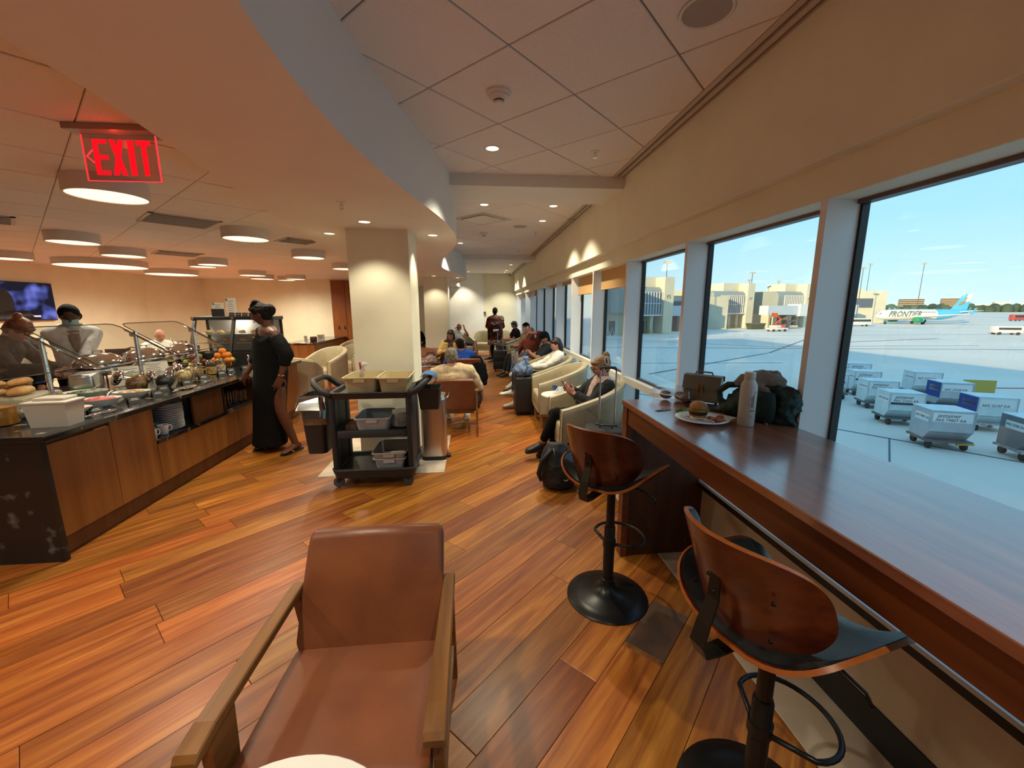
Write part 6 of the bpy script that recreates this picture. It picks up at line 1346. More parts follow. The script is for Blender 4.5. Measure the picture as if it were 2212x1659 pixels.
# soup kettle
t = thing('soup_kettle', 'black soup kettle with hinged lid beside the pastry case', 'soup kettle', (-4.08, 6.2, BT)); MB().lathe([(.13, 0), (.145, .03), (.15, .24), (.155, .25)], 32).build('pot', m_case, t, smooth=True, angle=40); MB().lathe([(.155, .25), (.15, .265), (.08, .29), (.02, .295)], 32).build('lid', m_steel, t, smooth=True, angle=50); MB().lathe([(.012, .295), (.012, .31), (.022, .32), (.012, .33)], 16).build('knob', m_dk, t, smooth=True, angle=40)
MB().tube([(-.1, -.05, .25), (-.14, -.06, .34), (-.16, -.06, .37)], .006, 6).build('ladle', m_steel, t, smooth=True)
# ------------------------------------------------------------------ left room: television, tables, side counter
t = thing('television', 'large flat television on the left wall', 'television', (-8.19, 8.33, 1.42), RAD(90)); m_tv = bpy.data.materials.new('tv_picture'); m_tv.use_nodes = True
_n = m_tv.node_tree; _n.nodes.clear(); _e = _n.nodes.new('ShaderNodeEmission'); _o = _n.nodes.new('ShaderNodeOutputMaterial'); _t = _n.nodes.new('ShaderNodeTexCoord'); _q = _n.nodes.new('ShaderNodeTexNoise'); _r = _n.nodes.new('ShaderNodeValToRGB')
_q.inputs['Scale'].default_value = 2.2; _q.inputs['Detail'].default_value = 2; _r.color_ramp.elements[0].position = .46; _r.color_ramp.elements[0].color = (.012, .011, .02, 1); _r.color_ramp.elements[1].position = .62; _r.color_ramp.elements[1].color = (.14, .16, .55, 1); _k = _r.color_ramp.elements.new(.53); _k.color = (.05, .06, .22, 1)
_n.links.new(_t.outputs['Object'], _q.inputs['Vector']); _n.links.new(_q.outputs['Fac'], _r.inputs[0]); _n.links.new(_r.outputs[0], _e.inputs[0]); _n.links.new(_e.outputs[0], _o.inputs[0]); _e.inputs[1].default_value = 1.0
MB().rbox(-.62, .62, .0, .05, 0, .70, .006).build('frame', m_case, t); MB().box(-.605, .605, -.003, .0, .02, .685).build('screen', m_tv, t)
for k_, (a_, b_) in enumerate(((-.60, -.48), (-.46, -.43), (-.41, -.17), (-.15, .03), (.05, .30))): MB().box(a_, b_, -.006, -.0035, .065, .095).build('caption_word', mat('tv_text', (.5, .6, .8), .5, emit=(.5, .6, .8), estr=.5), t)
MB().ell((-.28, -.004, .33), (.17, .004, .23), 20, 12).loft([(V((-.42, -.004, .02)), .10, .004, V((1, 0, 0)), V((0, 1, 0))), (V((-.10, -.004, .03)), .40, .004, V((1, 0, 0)), V((0, 1, 0))), (V((-.12, -.004, .18)), .22, .004, V((1, 0, 0)), V((0, 1, 0)))], 16).build('picture_figure', mat('tv_dark', (.01, .008, .012), .4), t, smooth=True)
def cafe_table(loc, rz, lab, w=.7, d=.6):
    t = thing('cafe_table', lab, 'table', loc, rz, 'cafe tables beyond the buffet'); bev(MB().box(-w/2, w/2, -d/2, d/2, .72, .75).build('top', m_barp, t), .004); MB().lathe([(.03, .02), (.03, .72)], 14).build('post', m_blkm, t, smooth=True, angle=40); MB().lathe([(.22, 0), (.22, .012), (.03, .03)], 28).build('base', m_blkm, t, smooth=True, angle=40)
def cafe_chair(loc, rz, lab, m=None):
    t = thing('cafe_chair', lab, 'chair', loc, rz, 'cafe chairs beyond the buffet'); m = m or m_barp
    MB().rbox(-.22, .22, -.22, .22, .44, .48, .015).build('seat', m, t, smooth=True, angle=40); MB().rbox(-.22, .22, -.245, -.215, .62, .92, .015).build('backrest', m, t, smooth=True, angle=40)
    for x in (-.2, .2):
        MB().cyl((x, .2, 0), (x, .2, .45), .014, seg=8).build('leg', m_barp, t); MB().cyl((x, -.23, 0), (x, -.225, .9), .014, seg=8).build('leg', m_barp, t)
cafe_table((-6.0, 7.45, 0), RAD(30), 'cafe table of the bald man with the laptop'); cafe_chair((-5.75, 8.05, 0), RAD(-150), 'cafe chair of the bald man with the laptop'); cafe_table((-5.45, 6.2, 0), 0, 'cafe table of the person in the navy cap'); cafe_chair((-5.88, 5.80, 0), RAD(-60), 'cafe chair of the person in the navy cap'); cafe_table((-6.3, 7.2, 0), RAD(50), 'cafe table of the blond person') if False else None
cafe_chair((-5.1, 7.5, 0), RAD(160), 'olive green cafe chair behind the serving woman', mat('olive_fabric', '#4a5230', .8)); cafe_chair((-7.15, 6.65, 0), RAD(-40), 'cafe chair of the blond person')
t = thing('laptop', 'open black laptop in front of the bald man', 'laptop', (-6.02, 7.52, .751), RAD(30)); MB().rbox(-.16, .16, -.11, .11, 0, .014, .004).build('keyboard', m_case, t); MB().rbox(-.16, .16, -.004, .004, 0, .22, .003, mtx=M.Translation((0, -.11, .012)) @ M.Rotation(RAD(14), 4, 'X')).build('screen', m_case, t)
t = thing('shoulder_bag', 'dark bag with looped handles beside the laptop', 'bag', (-5.72, 7.38, .751), RAD(20)); MB().rbox(-.13, .13, -.07, .07, 0, .16, .03, 3).build('body', m_leab, t, smooth=True, angle=40); MB().tube([(-.07, 0, .15), (-.06, 0, .23), (0, 0, .25), (.06, 0, .23), (.07, 0, .15)], .01, 8).build('handle', m_leab, t, smooth=True)
t = thing('picture_frame', 'small dark framed card on a far table', 'frame', (-5.55, 7.62, .751), RAD(-10)); MB().rbox(-.045, .045, -.006, .006, 0, .12, .003).build('frame', m_dk, t); MB().box(-.035, .035, -.008, -.006, .01, .11).build('card', m_paper, t)
t = thing('side_counter', 'wooden side counter with dark top by the far wall', 'counter', (0, 0, 0)); MB().box(-4.55, -3.88, 10.3, 12.7, 0, .78).build('cabinet', m_cabw, t); bev(MB().box(-4.58, -3.84, 10.26, 12.72, .78, .81).build('top', m_gran, t), .003)
for i in range(3): MB().box(-3.885, -3.868, 10.33+.79*i, 11.09+.79*i, .08, .75).build('door', m_cabw, t)
menu(-4.02, 11.2, RAD(45), .20, .15, 'small white notice standing on the side counter', .81); t = thing('napkin_holder', 'dark napkin holder on the side counter', 'napkin holder', (-4.05, 10.75, .81), RAD(30)); MB().rbox(-.08, .08, -.05, .05, 0, .12, .02).build('holder', m_barp, t, smooth=True, angle=40); MB().box(-.07, .07, -.03, .03, .11, .125).build('napkins', m_card, t)
menu(-4.1, 10.42, RAD(40), .09, .17, 'narrow black and white card stand on the side counter', .81)
tumbler((-3.34, 7.78, .551), 'tall glass on the side table behind the woman in black', None, .14, .03); o = MB().box(-.06, .06, -.05, .05, 0, .004).build('napkin', m_paper); o.location = (-3.24, 7.74, .551); tag(o, 'white napkin on the side table behind the woman in black', 'napkin')
tumbler((-3.33, 9.98, .551), 'tall glass on the far side table', None, .18, .03)
# ================================================================== bus cart by the near column
m_cart = mat('cart_plastic', (.022, .024, .027), .5, bump=.25, bscale=180, var=.1, vscale=30); m_binw = mat('bin_cream', '#cdbd92', .5, trans=.1); m_bing = mat('bin_grey', '#aab0b6', .45, var=.06, vscale=20)
t = thing('bus_cart', 'black three shelf bussing cart in front of the near column', 'cart', (0, 0, 0))
cx0, cx1, cy0, cy1 = -1.30, -.58, 3.63, 4.10
def rrect(x0, x1, y0, y1, r, n=5):
    out = []
    for (cx, cy, a0) in ((x1-r, y0+r, -pi/2), (x1-r, y1-r, 0), (x0+r, y1-r, pi/2), (x0+r, y0+r, pi)):
        for k in range(n+1): a = a0+pi/2*k/n; out.append((cx+r*cos(a), cy+r*sin(a)))
    return out
def tray(mb, x0, x1, y0, y1, z0, z1, r=.05, wall=.025, floor=.02, flare=0.0):
    o = rrect(x0, x1, y0, y1, r); o2 = rrect(x0-flare, x1+flare, y0-flare, y1+flare, r); i2 = rrect(x0-flare+wall, x1+flare-wall, y0-flare+wall, y1+flare-wall, max(.005, r-wall*.6)); i = rrect(x0+wall, x1-wall, y0+wall, y1-wall, max(.005, r-wall*.6))
    mb.skin([[V((x, y, z)) for x, y in q] for q, z in ((o, z0), (o2, z1-.004), (rrect(x0-flare+.003, x1+flare-.003, y0-flare+.003, y1+flare-.003, r), z1), (i2, z1), (i, z0+floor))], cap=True)
mb = MB(); tray(mb, cx0+.02, cx1-.02, cy0, cy1, .835, .895, .06, .03, .03, .015); mb.build('top_shelf', m_cart, t, smooth=True, angle=40)
mb = MB(); tray(mb, cx0+.03, cx1-.03, cy0+.01, cy1-.01, .475, .54, .04, .03, .045); mb.build('middle_shelf', m_cart, t, smooth=True, angle=40)
mb = MB(); tray(mb, cx0, cx1, cy0-.01, cy1+.01, .10, .185, .08, .035, .05, .02); mb.build('bottom_shelf', m_cart, t, smooth=True, angle=40)
for x0, x1 in ((cx0+.0, cx0+.05), (cx1-.05, cx1+.0)):
    # end uprights: two posts and a panel each, bowed outwards
    for y0, y1 in ((cy0+.0, cy0+.11), (cy1-.11, cy1)): MB().rbox(x0, x1, y0, y1, .17, .86, .02, 2).build('upright', m_cart, t, smooth=True, angle=40)
    MB().rbox(x0+.01, x1-.01, cy0+.08, cy1-.08, .18, .86, .01).build('end_panel', m_cart, t, smooth=True, angle=40)
for s_, x in ((-1, cx0), (1, cx1)):
    P = [(x-s_*.03, cy0+.02, .865), (x+s_*.05, cy0+.015, .90), (x+s_*.12, cy0+.05, .965), (x+s_*.15, cy0+.12, .985), (x+s_*.15, cy1-.12, .985), (x+s_*.12, cy1-.05, .965), (x+s_*.05, cy1-.015, .90), (x-s_*.03, cy1-.02, .865)]
    MB().tube(P, [.030, .030, .026, .024, .024, .026, .030, .030], 12).build('push_handle', m_cart, t, smooth=True)
for x in (cx0+.03, cx1-.06):
    for y in (cy0+.03, cy1-.05):
        c = MB().lathe([(.018, .075), (.018, .11)], 12, (x, y, 0)).rbox(x-.018, x+.018, y-.012, y+.05, .055, .085, .008).build('caster', m_dk, t, smooth=True, angle=40)
        MB().lathe([(.030, -.014), (.046, -.012), (.049, -.008), (.049, .008), (.046, .012), (.030, .014)], 28, mtx=M.Translation((x, y+.015, .050)) @ M.Rotation(RAD(80), 4, 'X')).build('wheel', mat('wheel_rubber', (.06, .06, .065), .6), c, smooth=True, angle=40); MB().lathe([(.001, -.016), (.026, -.016), (.030, -.012)], 20, mtx=M.Translation((x, y+.015, .050)) @ M.Rotation(RAD(80), 4, 'X')).build('hub', m_steel, c, smooth=True)
def tub(x0, x1, y0, y1, z, h, m, lab, rz=0, g='tubs on the bussing cart', taper=.02, rim=.014, wall=.006):
    t = thing('tub', lab, 'tub', ((x0+x1)/2, (y0+y1)/2, z), rz, g); w, d = (x1-x0)/2, (y1-y0)/2; mb = MB()
    a = rrect(-w+taper, w-taper, -d+taper, d-taper, .025); b_ = rrect(-w, w, -d, d, .03); c = rrect(-w+wall, w-wall, -d+wall, d-wall, .027); e = rrect(-w+taper+wall, w-taper-wall, -d+taper+wall, d-taper-wall, .022)
    mb.skin([[V((x, y, zz)) for x, y in q] for q, zz in ((a, 0), (b_, h), (c, h), (e, wall))]); mb.build('shell', m, t, smooth=True, angle=40)
    o = rrect(-w-rim, w+rim, -d-rim, d+rim, .035); MB().skin([[V((x, y, zz)) for x, y in q] for q, zz in ((b_, h-.016), (o, h-.012), (o, h), (c, h))], cap=False).build('rim', m, t, smooth=True, angle=40)
    MB().rbox(-.05, .05, -d-.014, -d-.004, h-.045, h-.014, .004).build('grip', m, t); return t
tub(-1.165, -.885, 3.665, 4.06, .867, .155, m_binw, 'cream plastic tub on the cart top, left of the pair'); tub(-.865, -.605, 3.665, 4.06, .867, .15, m_binw, 'cream plastic tub on the cart top, right of the pair')
tub(-1.09, -.79, 3.66, 4.05, .521, .13, m_bing, 'grey tub holding bowls on the middle shelf'); tub(-.945, -.665, 3.66, 4.06, .152, .115, m_bing, 'lower grey tub of the nested pair on the bottom shelf'); tub(-.95, -.66, 3.655, 4.065, .205, .115, mat('bin_grey2', '#a9a29c', .45), 'upper grey tub of the nested pair on the bottom shelf')
for i, (x, y, r) in enumerate(((-1.0, 3.80, .07), (-.89, 3.82, .065))):
    t = thing('bowl', ['white bowl in the grey tub, left one', 'white bowl in the grey tub, right one'][i], 'bowl', (x, y, .535)); MB().lathe([(.001, .004), (.03, 0), (r, .045), (r-.004, .046), (.028, .008), (.001, .008)], 28, cap=False).build('bowl', m_chin, t, smooth=True, angle=60)
for k in range(9):
    o = first.copy(); COL.objects.link(o); o.location = (-.70, 3.84, .521+k*.0165); tag(o, 'white plate stacked at the right of the middle cart shelf', 'plate', 'plates on the cart'); o.scale = (.8, .8, 1)
o = MB().rbox(-.05, .05, -.08, .08, 0, .055, .003).build('carton', mat('carton', '#6d4a3c', .7, col2='#8f6f60', vscale=14)); o.location = (-1.14, 3.80, .521); tag(o, 'flat brown cardboard carton beside the grey tub', 'carton')
t = thing('spray_bottle', 'spray bottle with red and white trigger behind the cream tubs', 'spray bottle', (-1.10, 4.08, .867), RAD(20)); MB().lathe([(.036, 0), (.038, .01), (.038, .12), (.028, .16), (.014, .18), (.014, .20)], 24).build('bottle', mat('spray_clear', '#b9aaa0', .3, trans=.3), t, smooth=True, angle=50); MB().rbox(-.015, .045, -.014, .014, .20, .235, .006).build('head', mat('spray_white', '#d4ccc4', .4), t, smooth=True, angle=40); MB().tube([(-.005, 0, .235), (-.02, 0, .215), (-.022, 0, .17)], [.010, .009, .005], 8).rbox(-.03, -.012, -.012, .012, .205, .24, .004).build('trigger', mat('spray_red', '#a81220', .4), t, smooth=True, angle=40)
# hanging refuse bin with clear liner
t = thing('refuse_bin', 'black refuse bin with clear liner hung on the left cart handle', 'refuse bin', (-1.475, 3.87, .30)); mb = MB()
a = rrect(-.085, .085, -.12, .12, .04); b_ = rrect(-.115, .115, -.16, .16, .045); c = rrect(-.108, .108, -.153, .153, .04); e = rrect(-.08, .08, -.115, .115, .035)
mb.skin([[V((x, y, z)) for x, y in q] for q, z in ((a, 0), (a, .005), (b_, .54), (c, .54), (e, .008))]); mb.build('bin', m_cart, t, smooth=True, angle=40)
m_lin = glassmat('liner_film', (.80, .76, .72), 1.5, .18, 4.5); R = random.Random(5); mb = MB(); rows = []
for zz, f in ((.30, 1.42), (.36, 1.46), (.43, 1.36), (.50, 1.18), (.55, 1.04), (.56, 1.0), (.50, .92)):
    rows.append([V((x*f*1.0+R.uniform(-.006, .006), y*f+R.uniform(-.006, .006), zz+R.uniform(-.008, .008))) for x, y in rrect(-.115, .115, -.16, .16, .045, 6)])
mb.skin(rows, cap=False); mb.build('liner', m_lin, t)
for x in (-.02, .02): MB().tube([(.11, x*5, .53), (.15, x*5, .56), (.165, x*5, .53)], .008, 8).build('hook', m_cart, t, smooth=True)
# small black bin with cloth on the right handle
t = thing('utensil_bin', 'small black bin hung on the right cart handle', 'bin', (-.43, 3.83, .70)); mb = MB(); a = rrect(-.085, .085, -.10, .10, .02); b_ = rrect(-.105, .105, -.125, .125, .025); c = rrect(-.100, .100, -.12, .12, .022); e = rrect(-.08, .08, -.095, .095, .018)
mb.skin([[V((x, y, z)) for x, y in q] for q, z in ((a, 0), (b_, .20), (c, .20), (e, .008))]); mb.build('bin', m_dk, t, smooth=True, angle=40)
g = [[(-.45+.05*(v-2)*.5+.06*sin(u*.9), 3.72+.05*u*.55, 0) for v in range(5)] for u in range(6)]
gr = []
for u in range(9):
    k = u/8; row = []
    for v in range(7):
        w = (v-3)/3; ang = (k-.35)*pi*1.15
        row.append((-.435+.075*sin(ang)*1.0, 3.82+.085*w+.01*sin(u*1.3), 1.005+.05*cos(ang)-.02*abs(w)**2-(.10*max(0, k-.7)) - (.06*max(0, .25-k))+.006*sin(v*2.1+u)))
    gr.append(row)
o = MB().sheet(gr, .004).build('cloth', cloth('blue_rag', '#4a6f9e'), smooth=True); s_ = o.modifiers.new('s', 'SUBSURF'); s_.levels = 2; s_.render_levels = 2; tag(o, 'blue cleaning cloth draped over the right cart handle', 'cloth')
# steel pedal bin
t = thing('pedal_bin', 'tall steel pedal bin between cart and grey-haired man', 'pedal bin', (-.46, 4.42, 0)); 
def half(r, x0): return [(x0+(.0 if True else 0), 0)]
D_out = [(x, y) for x, y in rrect(-.13, .13, -.16, .14, .05, 6)]
MB().skin([[V((x, y, z)) for x, y in D_out] for z in (.045, .66)]).build('body', mat('brushed_steel', (.60, .56, .54), .28, metal=1.0, var=.06, vscale=3, vstretch=(40, 40, .5)), t, smooth=True, angle=40); MB().skin([[V((x*1.02, y*1.02, z)) for x, y in D_out] for z in (0.004, .045)]).build('base_ring', m_dk, t, smooth=True, angle=40)
MB().skin([[V((x*k, y*k, z)) for x, y in D_out] for z, k in ((.66, 1.03), (.685, 1.03), (.70, .97))]).build('lid', m_steel, t, smooth=True, angle=40); MB().rbox(.115, .175, -.07, .0, .012, .028, .008).build('pedal', m_dk, t, smooth=True, angle=40); MB().tube([(.14, -.15, .68), (.165, -.13, .70), (.165, .10, .70)], .006, 8).build('bail', m_steel, t, smooth=True)

# ================================================================== things on the bar
ZB = 1.0505
t = thing('handbag', 'taupe leather handbag with gold clasp on the bar', 'handbag', (1.385, 2.33, ZB), RAD(-48)); m_bagg = mat('taupe_leather', '#6d675a', .5, bump=.1, bscale=200); m_bagl = mat('taupe_leather_light', '#8c8473', .5, bump=.1, bscale=200)
bw, bd, bh = .105, .055, .165
mb = MB(); mb.add([(-bw, -bd, .012), (bw, -bd, .012), (bw, bd, .012), (-bw, bd, .012), (-bw*.96, -bd*.65, bh), (bw*.96, -bd*.65, bh), (bw*.96, bd*.65, bh), (-bw*.96, bd*.65, bh)], [(3, 2, 1, 0), (4, 5, 6, 7), (0, 1, 5, 4), (1, 2, 6, 5), (2, 3, 7, 6), (3, 0, 4, 7)]); bev(mb.build('body', m_bagl, t, smooth=True, angle=40), .008, 3)
fl_ = [[(x*bw*1.03, y, z) for x in (-1, -.5, 0, .5, 1)] for y, z in ((bd*.66, bh-.03), (bd*.62, bh+.003), (0, bh+.009), (-bd*.62, bh+.003), (-bd*.78, bh-.03), (-bd*.92, bh-.065), (-bd*.97, bh-.078))]; MB().sheet(fl_, .004).build('flap', m_bagg, t, smooth=True, angle=50)
for x in (-.012, .012): MB().rbox(x-.003, x+.003, -bd-.006, -bd+.004, bh-.10, bh-.045, .002).build('clasp', m_gold, t)
MB().tube([(-.05, 0, bh+.006), (-.045, 0, bh+.022), (.045, 0, bh+.022), (.05, 0, bh+.006)], .005, 8).build('handle', m_bagg, t, smooth=True)
for x in (-.09, .09):
    for y in (-.04, .04): MB().cyl((x, y, 0), (x, y, .014), .007, .009, 10).build('stud', m_dk, t)
t = thing('clamshell_box', 'clear plastic clamshell food box on the bar', 'food box', (1.245, 2.385, ZB), RAD(-60)); gl_cl = glassmat('clamshell', (.93, .90, .90), 1.5, .08, 2.4)
mb = MB(); a = rrect(-.12, .12, -.075, .075, .02); b_ = rrect(-.135, .135, -.09, .09, .02); mb.skin([[V((x, y, z)) for x, y in q] for q, z in ((a, .001), (b_, .045))], cap=False); mb.add([(x, y, .001) for x, y in a], [tuple(range(len(a)))]); mb.build('tray', gl_cl, t)
MB().skin([[V((x, y, z)) for x, y in q] for q, z in ((rrect(-.142, .142, -.096, .096, .02), .046), (rrect(-.135, .135, -.09, .09, .02), .050), (rrect(-.115, .115, -.07, .07, .02), .085))]).build('lid', gl_cl, t)
for i, (x, y, r) in enumerate(((-.06, -.02, .04), (.02, .02, .045), (.07, -.02, .035))):
    MB().ell((x, y, .032), (r, r*.8, .026), 14, 8).build('food', mat('box_food', '#4a3628', .6, col2='#8a6f58', vscale=30), t, smooth=True)
# plate with burger, potatoes and fork
t = thing('dinner_plate', 'white plate with the burger on the bar', 'plate', (1.15, 1.925, ZB)); MB().lathe([(.001, .003), (.07, .0), (.078, .006), (.125, .017), (.128, .0195), (.123, .021), (.076, .011), (.001, .009)], 48, cap=False).build('dish', m_chin, t, smooth=True, angle=60)
t = thing('burger', 'small burger with lettuce on the white plate', 'burger', (1.145, 1.955, ZB+.012)); t.scale = (.86, .86, .92); m_bun = mat('bun', '#a87034', .55, col2='#c99552', vscale=12, bump=.1)
MB().lathe([(.001, 0), (.045, 0), (.050, .010), (.046, .018)], 24).build('bottom_bun', m_bun, t, smooth=True, angle=60); MB().lathe([(.046, .018), (.052, .024), (.050, .034), (.04, .037)], 24).build('patty', mat('patty', '#3d2412', .7, bump=.4, bscale=80), t, smooth=True, angle=60)
MB().lathe([(.03, .036), (.058, .038+.0), (.062, .041), (.03, .046)], 24).build('lettuce', mat('lettuce', '#4d5a22', .5, col2='#7a8a3a', vscale=30), t, smooth=True); MB().box(-.045, .045, -.045, .045, .044, .048, M.Rotation(.5, 4, 'Z')).build('cheese', mat('cheese', '#c9a75a', .5), t); MB().lathe([(.046, .048), (.052, .056), (.048, .074), (.03, .090), (.001, .096)], 24).build('top_bun', m_bun, t, smooth=True, angle=60)
R = random.Random(3)
for i in range(9):
    o = MB().ell((0, 0, 0), (.021, .015, .011), 10, 7).build('potato_wedge', mat('potato', '#9a4f18', .5, col2='#c07a34', vscale=30, rand=.15), smooth=True); a = i*2.4; o.location = (1.195+.035*cos(a)*sqrt(i/9), 1.875+.04*sin(a)*sqrt(i/9), ZB+.018+(.012 if i > 6 else 0)); o.rotation_euler = (R.uniform(-.3, .3), R.uniform(-.3, .3), a); tag(o, 'roast potato wedge beside the burger', 'potato', 'roast potatoes on the plate')
t = thing('fork', 'steel fork resting on the white plate', 'fork', (1.085, 1.895, ZB+.022), RAD(-62)); MB().tube([(.11, 0, .006), (.05, 0, .012), (.01, 0, .006), (-.01, 0, .004)], [.006, .003, .004, .009], 8).build('handle', m_chrome, t, smooth=True)
for y in (-.009, -.003, .003, .009): MB().tube([(-.008, y, .004), (-.04, y, .004), (-.058, y, .010)], .0018, 6).build('tine', m_chrome, t, smooth=True)
o = MB().rbox(-.07, .07, -.05, .05, 0, .004, .002).build('napkin', m_paper); o.location = (1.275, 1.965, ZB); o.rotation_euler = (0, 0, .5); tag(o, 'folded paper napkin behind the white plate', 'napkin')
# white water bottle
t = thing('water_bottle', 'tall white aluminium water bottle on the bar', 'bottle', (1.322, 1.832, ZB)); m_btl = mat('bottle_white', '#c9c4bb', .45)
MB().lathe([(.034, 0), (.0375, .003), (.0375, .185), (.035, .205), (.024, .226), (.0225, .229)], 40).build('bottle', m_btl, t, smooth=True, angle=50); MB().lathe([(.0235, .229), (.0245, .231), (.0245, .262), (.023, .2655)], 36).build('cap', m_btl, t, smooth=True, angle=40)
m_cop = mat('copper_print', '#8a4a3a', .4)
def onb(u, z, r=.0380):  # point on the bottle face turned to the camera
    a = RAD(-118)+u/.0375; return (r*cos(a), r*sin(a), z)
cu = .015
MB().tube([onb(cu-.020+.016*(1-cos(k/10*pi))*0, .103+.0*k) for k in range(2)] if False else [onb(cu+x, z) for x, z in ((-.001, .150), (-.008, .142), (-.014, .130), (-.016, .120), (-.014, .110), (-.008, .103), (-.004, .100))], .0006, 5).build('logo_line', m_cop, t)
for x, z0, z1 in ((-.004, .101, .148), (.0, .098, .152), (.004, .097, .158)): MB().tube([onb(cu+x, z0), onb(cu+x+.002, z1)], .0006, 5).build('logo_line', m_cop, t)
MB().tube([onb(cu+x, z) for x, z in ((.006, .160), (.011, .170), (.013, .176), (.015, .168))], .0006, 5).build('logo_line', m_cop, t); MB().tube([onb(cu+x, z) for x, z in ((.008, .162), (.008, .097), (.014, .095))], .0006, 5).build('logo_line', m_cop, t)
for i, ch in enumerate('PATH'):
    p = onb(cu-.006+.0068*i, .080); a = atan2(p[1], p[0]); text('letter', ch, .0105, m_cop, basis(p, (-sin(a), cos(a), 0), (0, 0, 1), (cos(a), sin(a), 0)), t, .0002)
for z, w in ((.058, .012), (.053, .010), (.049, .010)): MB().tube([onb(cu-w+2*w*k/4-.004, z) for k in range(5)], .0005, 4).build('print_line', mat('print_grey', '#8a8580', .6), t)
# green dip cup, spoon and disc
t = thing('dip_cup', 'small bright green dip cup on the bar', 'dip cup', (1.12, 2.075, ZB), RAD(25)); MB().skin([[V((x, y, z)) for x, y in q] for q, z in ((rrect(-.022, .022, -.018, .018, .006, 3), 0), (rrect(-.028, .028, -.023, .023, .007, 3), .022), (rrect(-.025, .025, -.020, .020, .006, 3), .022), (rrect(-.020, .020, -.016, .016, .005, 3), .003))]).build('cup', mat('lime_plastic', '#4fa01e', .4), t, smooth=True, angle=40); MB().box(-.02, .02, -.016, .016, .003, .012).build('dip', mat('lime_dip', '#2d6d18', .3), t)
t = thing('lid_disc', 'torn foil lid lying on the bar', 'foil lid', (1.055, 2.165, ZB), .3); MB().lathe([(.001, .001), (1, .001), (1, .0022), (.001, .0022)], 20, sx=.042, sy=.024, c=(.015, 0, 0)).build('foil', mat('foil_brown', '#6d5a50', .35, metal=.4), t); MB().box(-.045, -.01, -.012, .01, .002, .005).build('label', mat('label_blue', '#9aa4b8', .5), t)
t = thing('earbud_case', 'black earbud case on the bar behind the burger', 'earbud case', (1.37, 2.11, ZB), .4); MB().rbox(-.035, .035, -.025, .025, 0, .024, .011, 3).build('case', m_dk, t, smooth=True, angle=50); MB().box(-.036, .036, -.0255, -.0248, .015, .0158).build('seam', m_steel, t)
t = thing('charging_cable', 'white charging cable looped by the coat', 'cable', (0, 0, 0)); MB().tube([(1.40, 1.99, ZB+.004), (1.37, 1.94, ZB+.004), (1.41, 1.90, ZB+.006), (1.44, 1.86, ZB+.004), (1.43, 1.82, ZB+.004)], .0028, 6).build('wire', mat('cable_white', '#c9c4c0', .5), t, smooth=True)
t = thing('tablet', 'dark glass tablet under the handbag', 'tablet', (1.34, 2.20, ZB), RAD(-50)); MB().rbox(-.10, .10, -.07, .07, 0, .008, .003).build('slab', mat('tablet_black', (.02, .02, .03), .1), t)
# dark green jacket and grey sweater piled against the fin
t = thing('jacket_pile', 'dark green padded jacket and bag heaped against the window', 'jacket', (1.46, 1.955, ZB), RAD(-58)); m_grn = cloth('forest_green', '#1c332c', .6, var=.2); 
mb = MB(); mb.loft([(V((.03, 0, .0)), .17, .075, V((1, 0, 0)), V((0, 1, 0))), (V((.03, 0, .06)), .165, .075, V((1, 0, 0)), V((0, 1, 0))), (V((.03, 0, .13)), .14, .062, V((1, 0, 0)), V((0, 1, 0))), (V((.04, 0, .185)), .10, .045, V((1, 0, 0)), V((0, 1, 0)))], 22); mb.ell((.15, -.01, .09), (.055, .06, .10), 16, 12); mb.ell((-.10, -.02, .05), (.07, .05, .05), 16, 12)
o = mb.build('jacket', m_grn, t, smooth=True); fuse(o, .008, 2, .05, .05)
MB().tube([(-.10, -.02, .04), (-.17, -.03, .07), (-.185, -.03, .12), (-.14, -.02, .16), (-.06, -.01, .17)], [.014, .018, .02, .018, .014], 10).build('strap', m_grn, t, smooth=True); MB().tube([(-.09, -.02, .03), (-.13, -.03, .07), (-.12, -.03, .11)], .012, 8).build('strap', m_grn, t, smooth=True)
MB().sheet([[(-.02+.13*u+.012*sin(3*v), -.078-.018*sin(u*3), .16-.15*v) for u in (0, .25, .5, .75, 1)] for v in (0, .25, .5, .75, 1)], .006).build('lapel', m_grn, t, smooth=True)
t = thing('grey_sweater', 'rolled grey sweater on top of the green jacket', 'sweater', (1.475, 1.95, ZB+.165), RAD(-58)); mb = MB(); mb.tube([(-.12, -.02, .0), (-.075, -.03, .035), (-.01, -.03, .055), (.06, -.02, .045), (.115, -.01, -.005), (.13, 0, -.05)], [.018, .030, .036, .034, .028, .018], 14); mb.tube([(-.09, .02, .02), (-.02, .02, .055), (.05, .02, .06), (.10, .02, .03)], [.02, .03, .034, .02], 12); mb.tube([(-.06, -.055, .0), (0, -.062, .02), (.05, -.058, -.01), (.08, -.05, -.05)], [.016, .022, .022, .012], 12)
o = mb.build('knit', cloth('grey_marl', '#8a8378', .95, bump=.4, bscale=240), t, smooth=True); fuse(o, .007, 2, .022, .03)

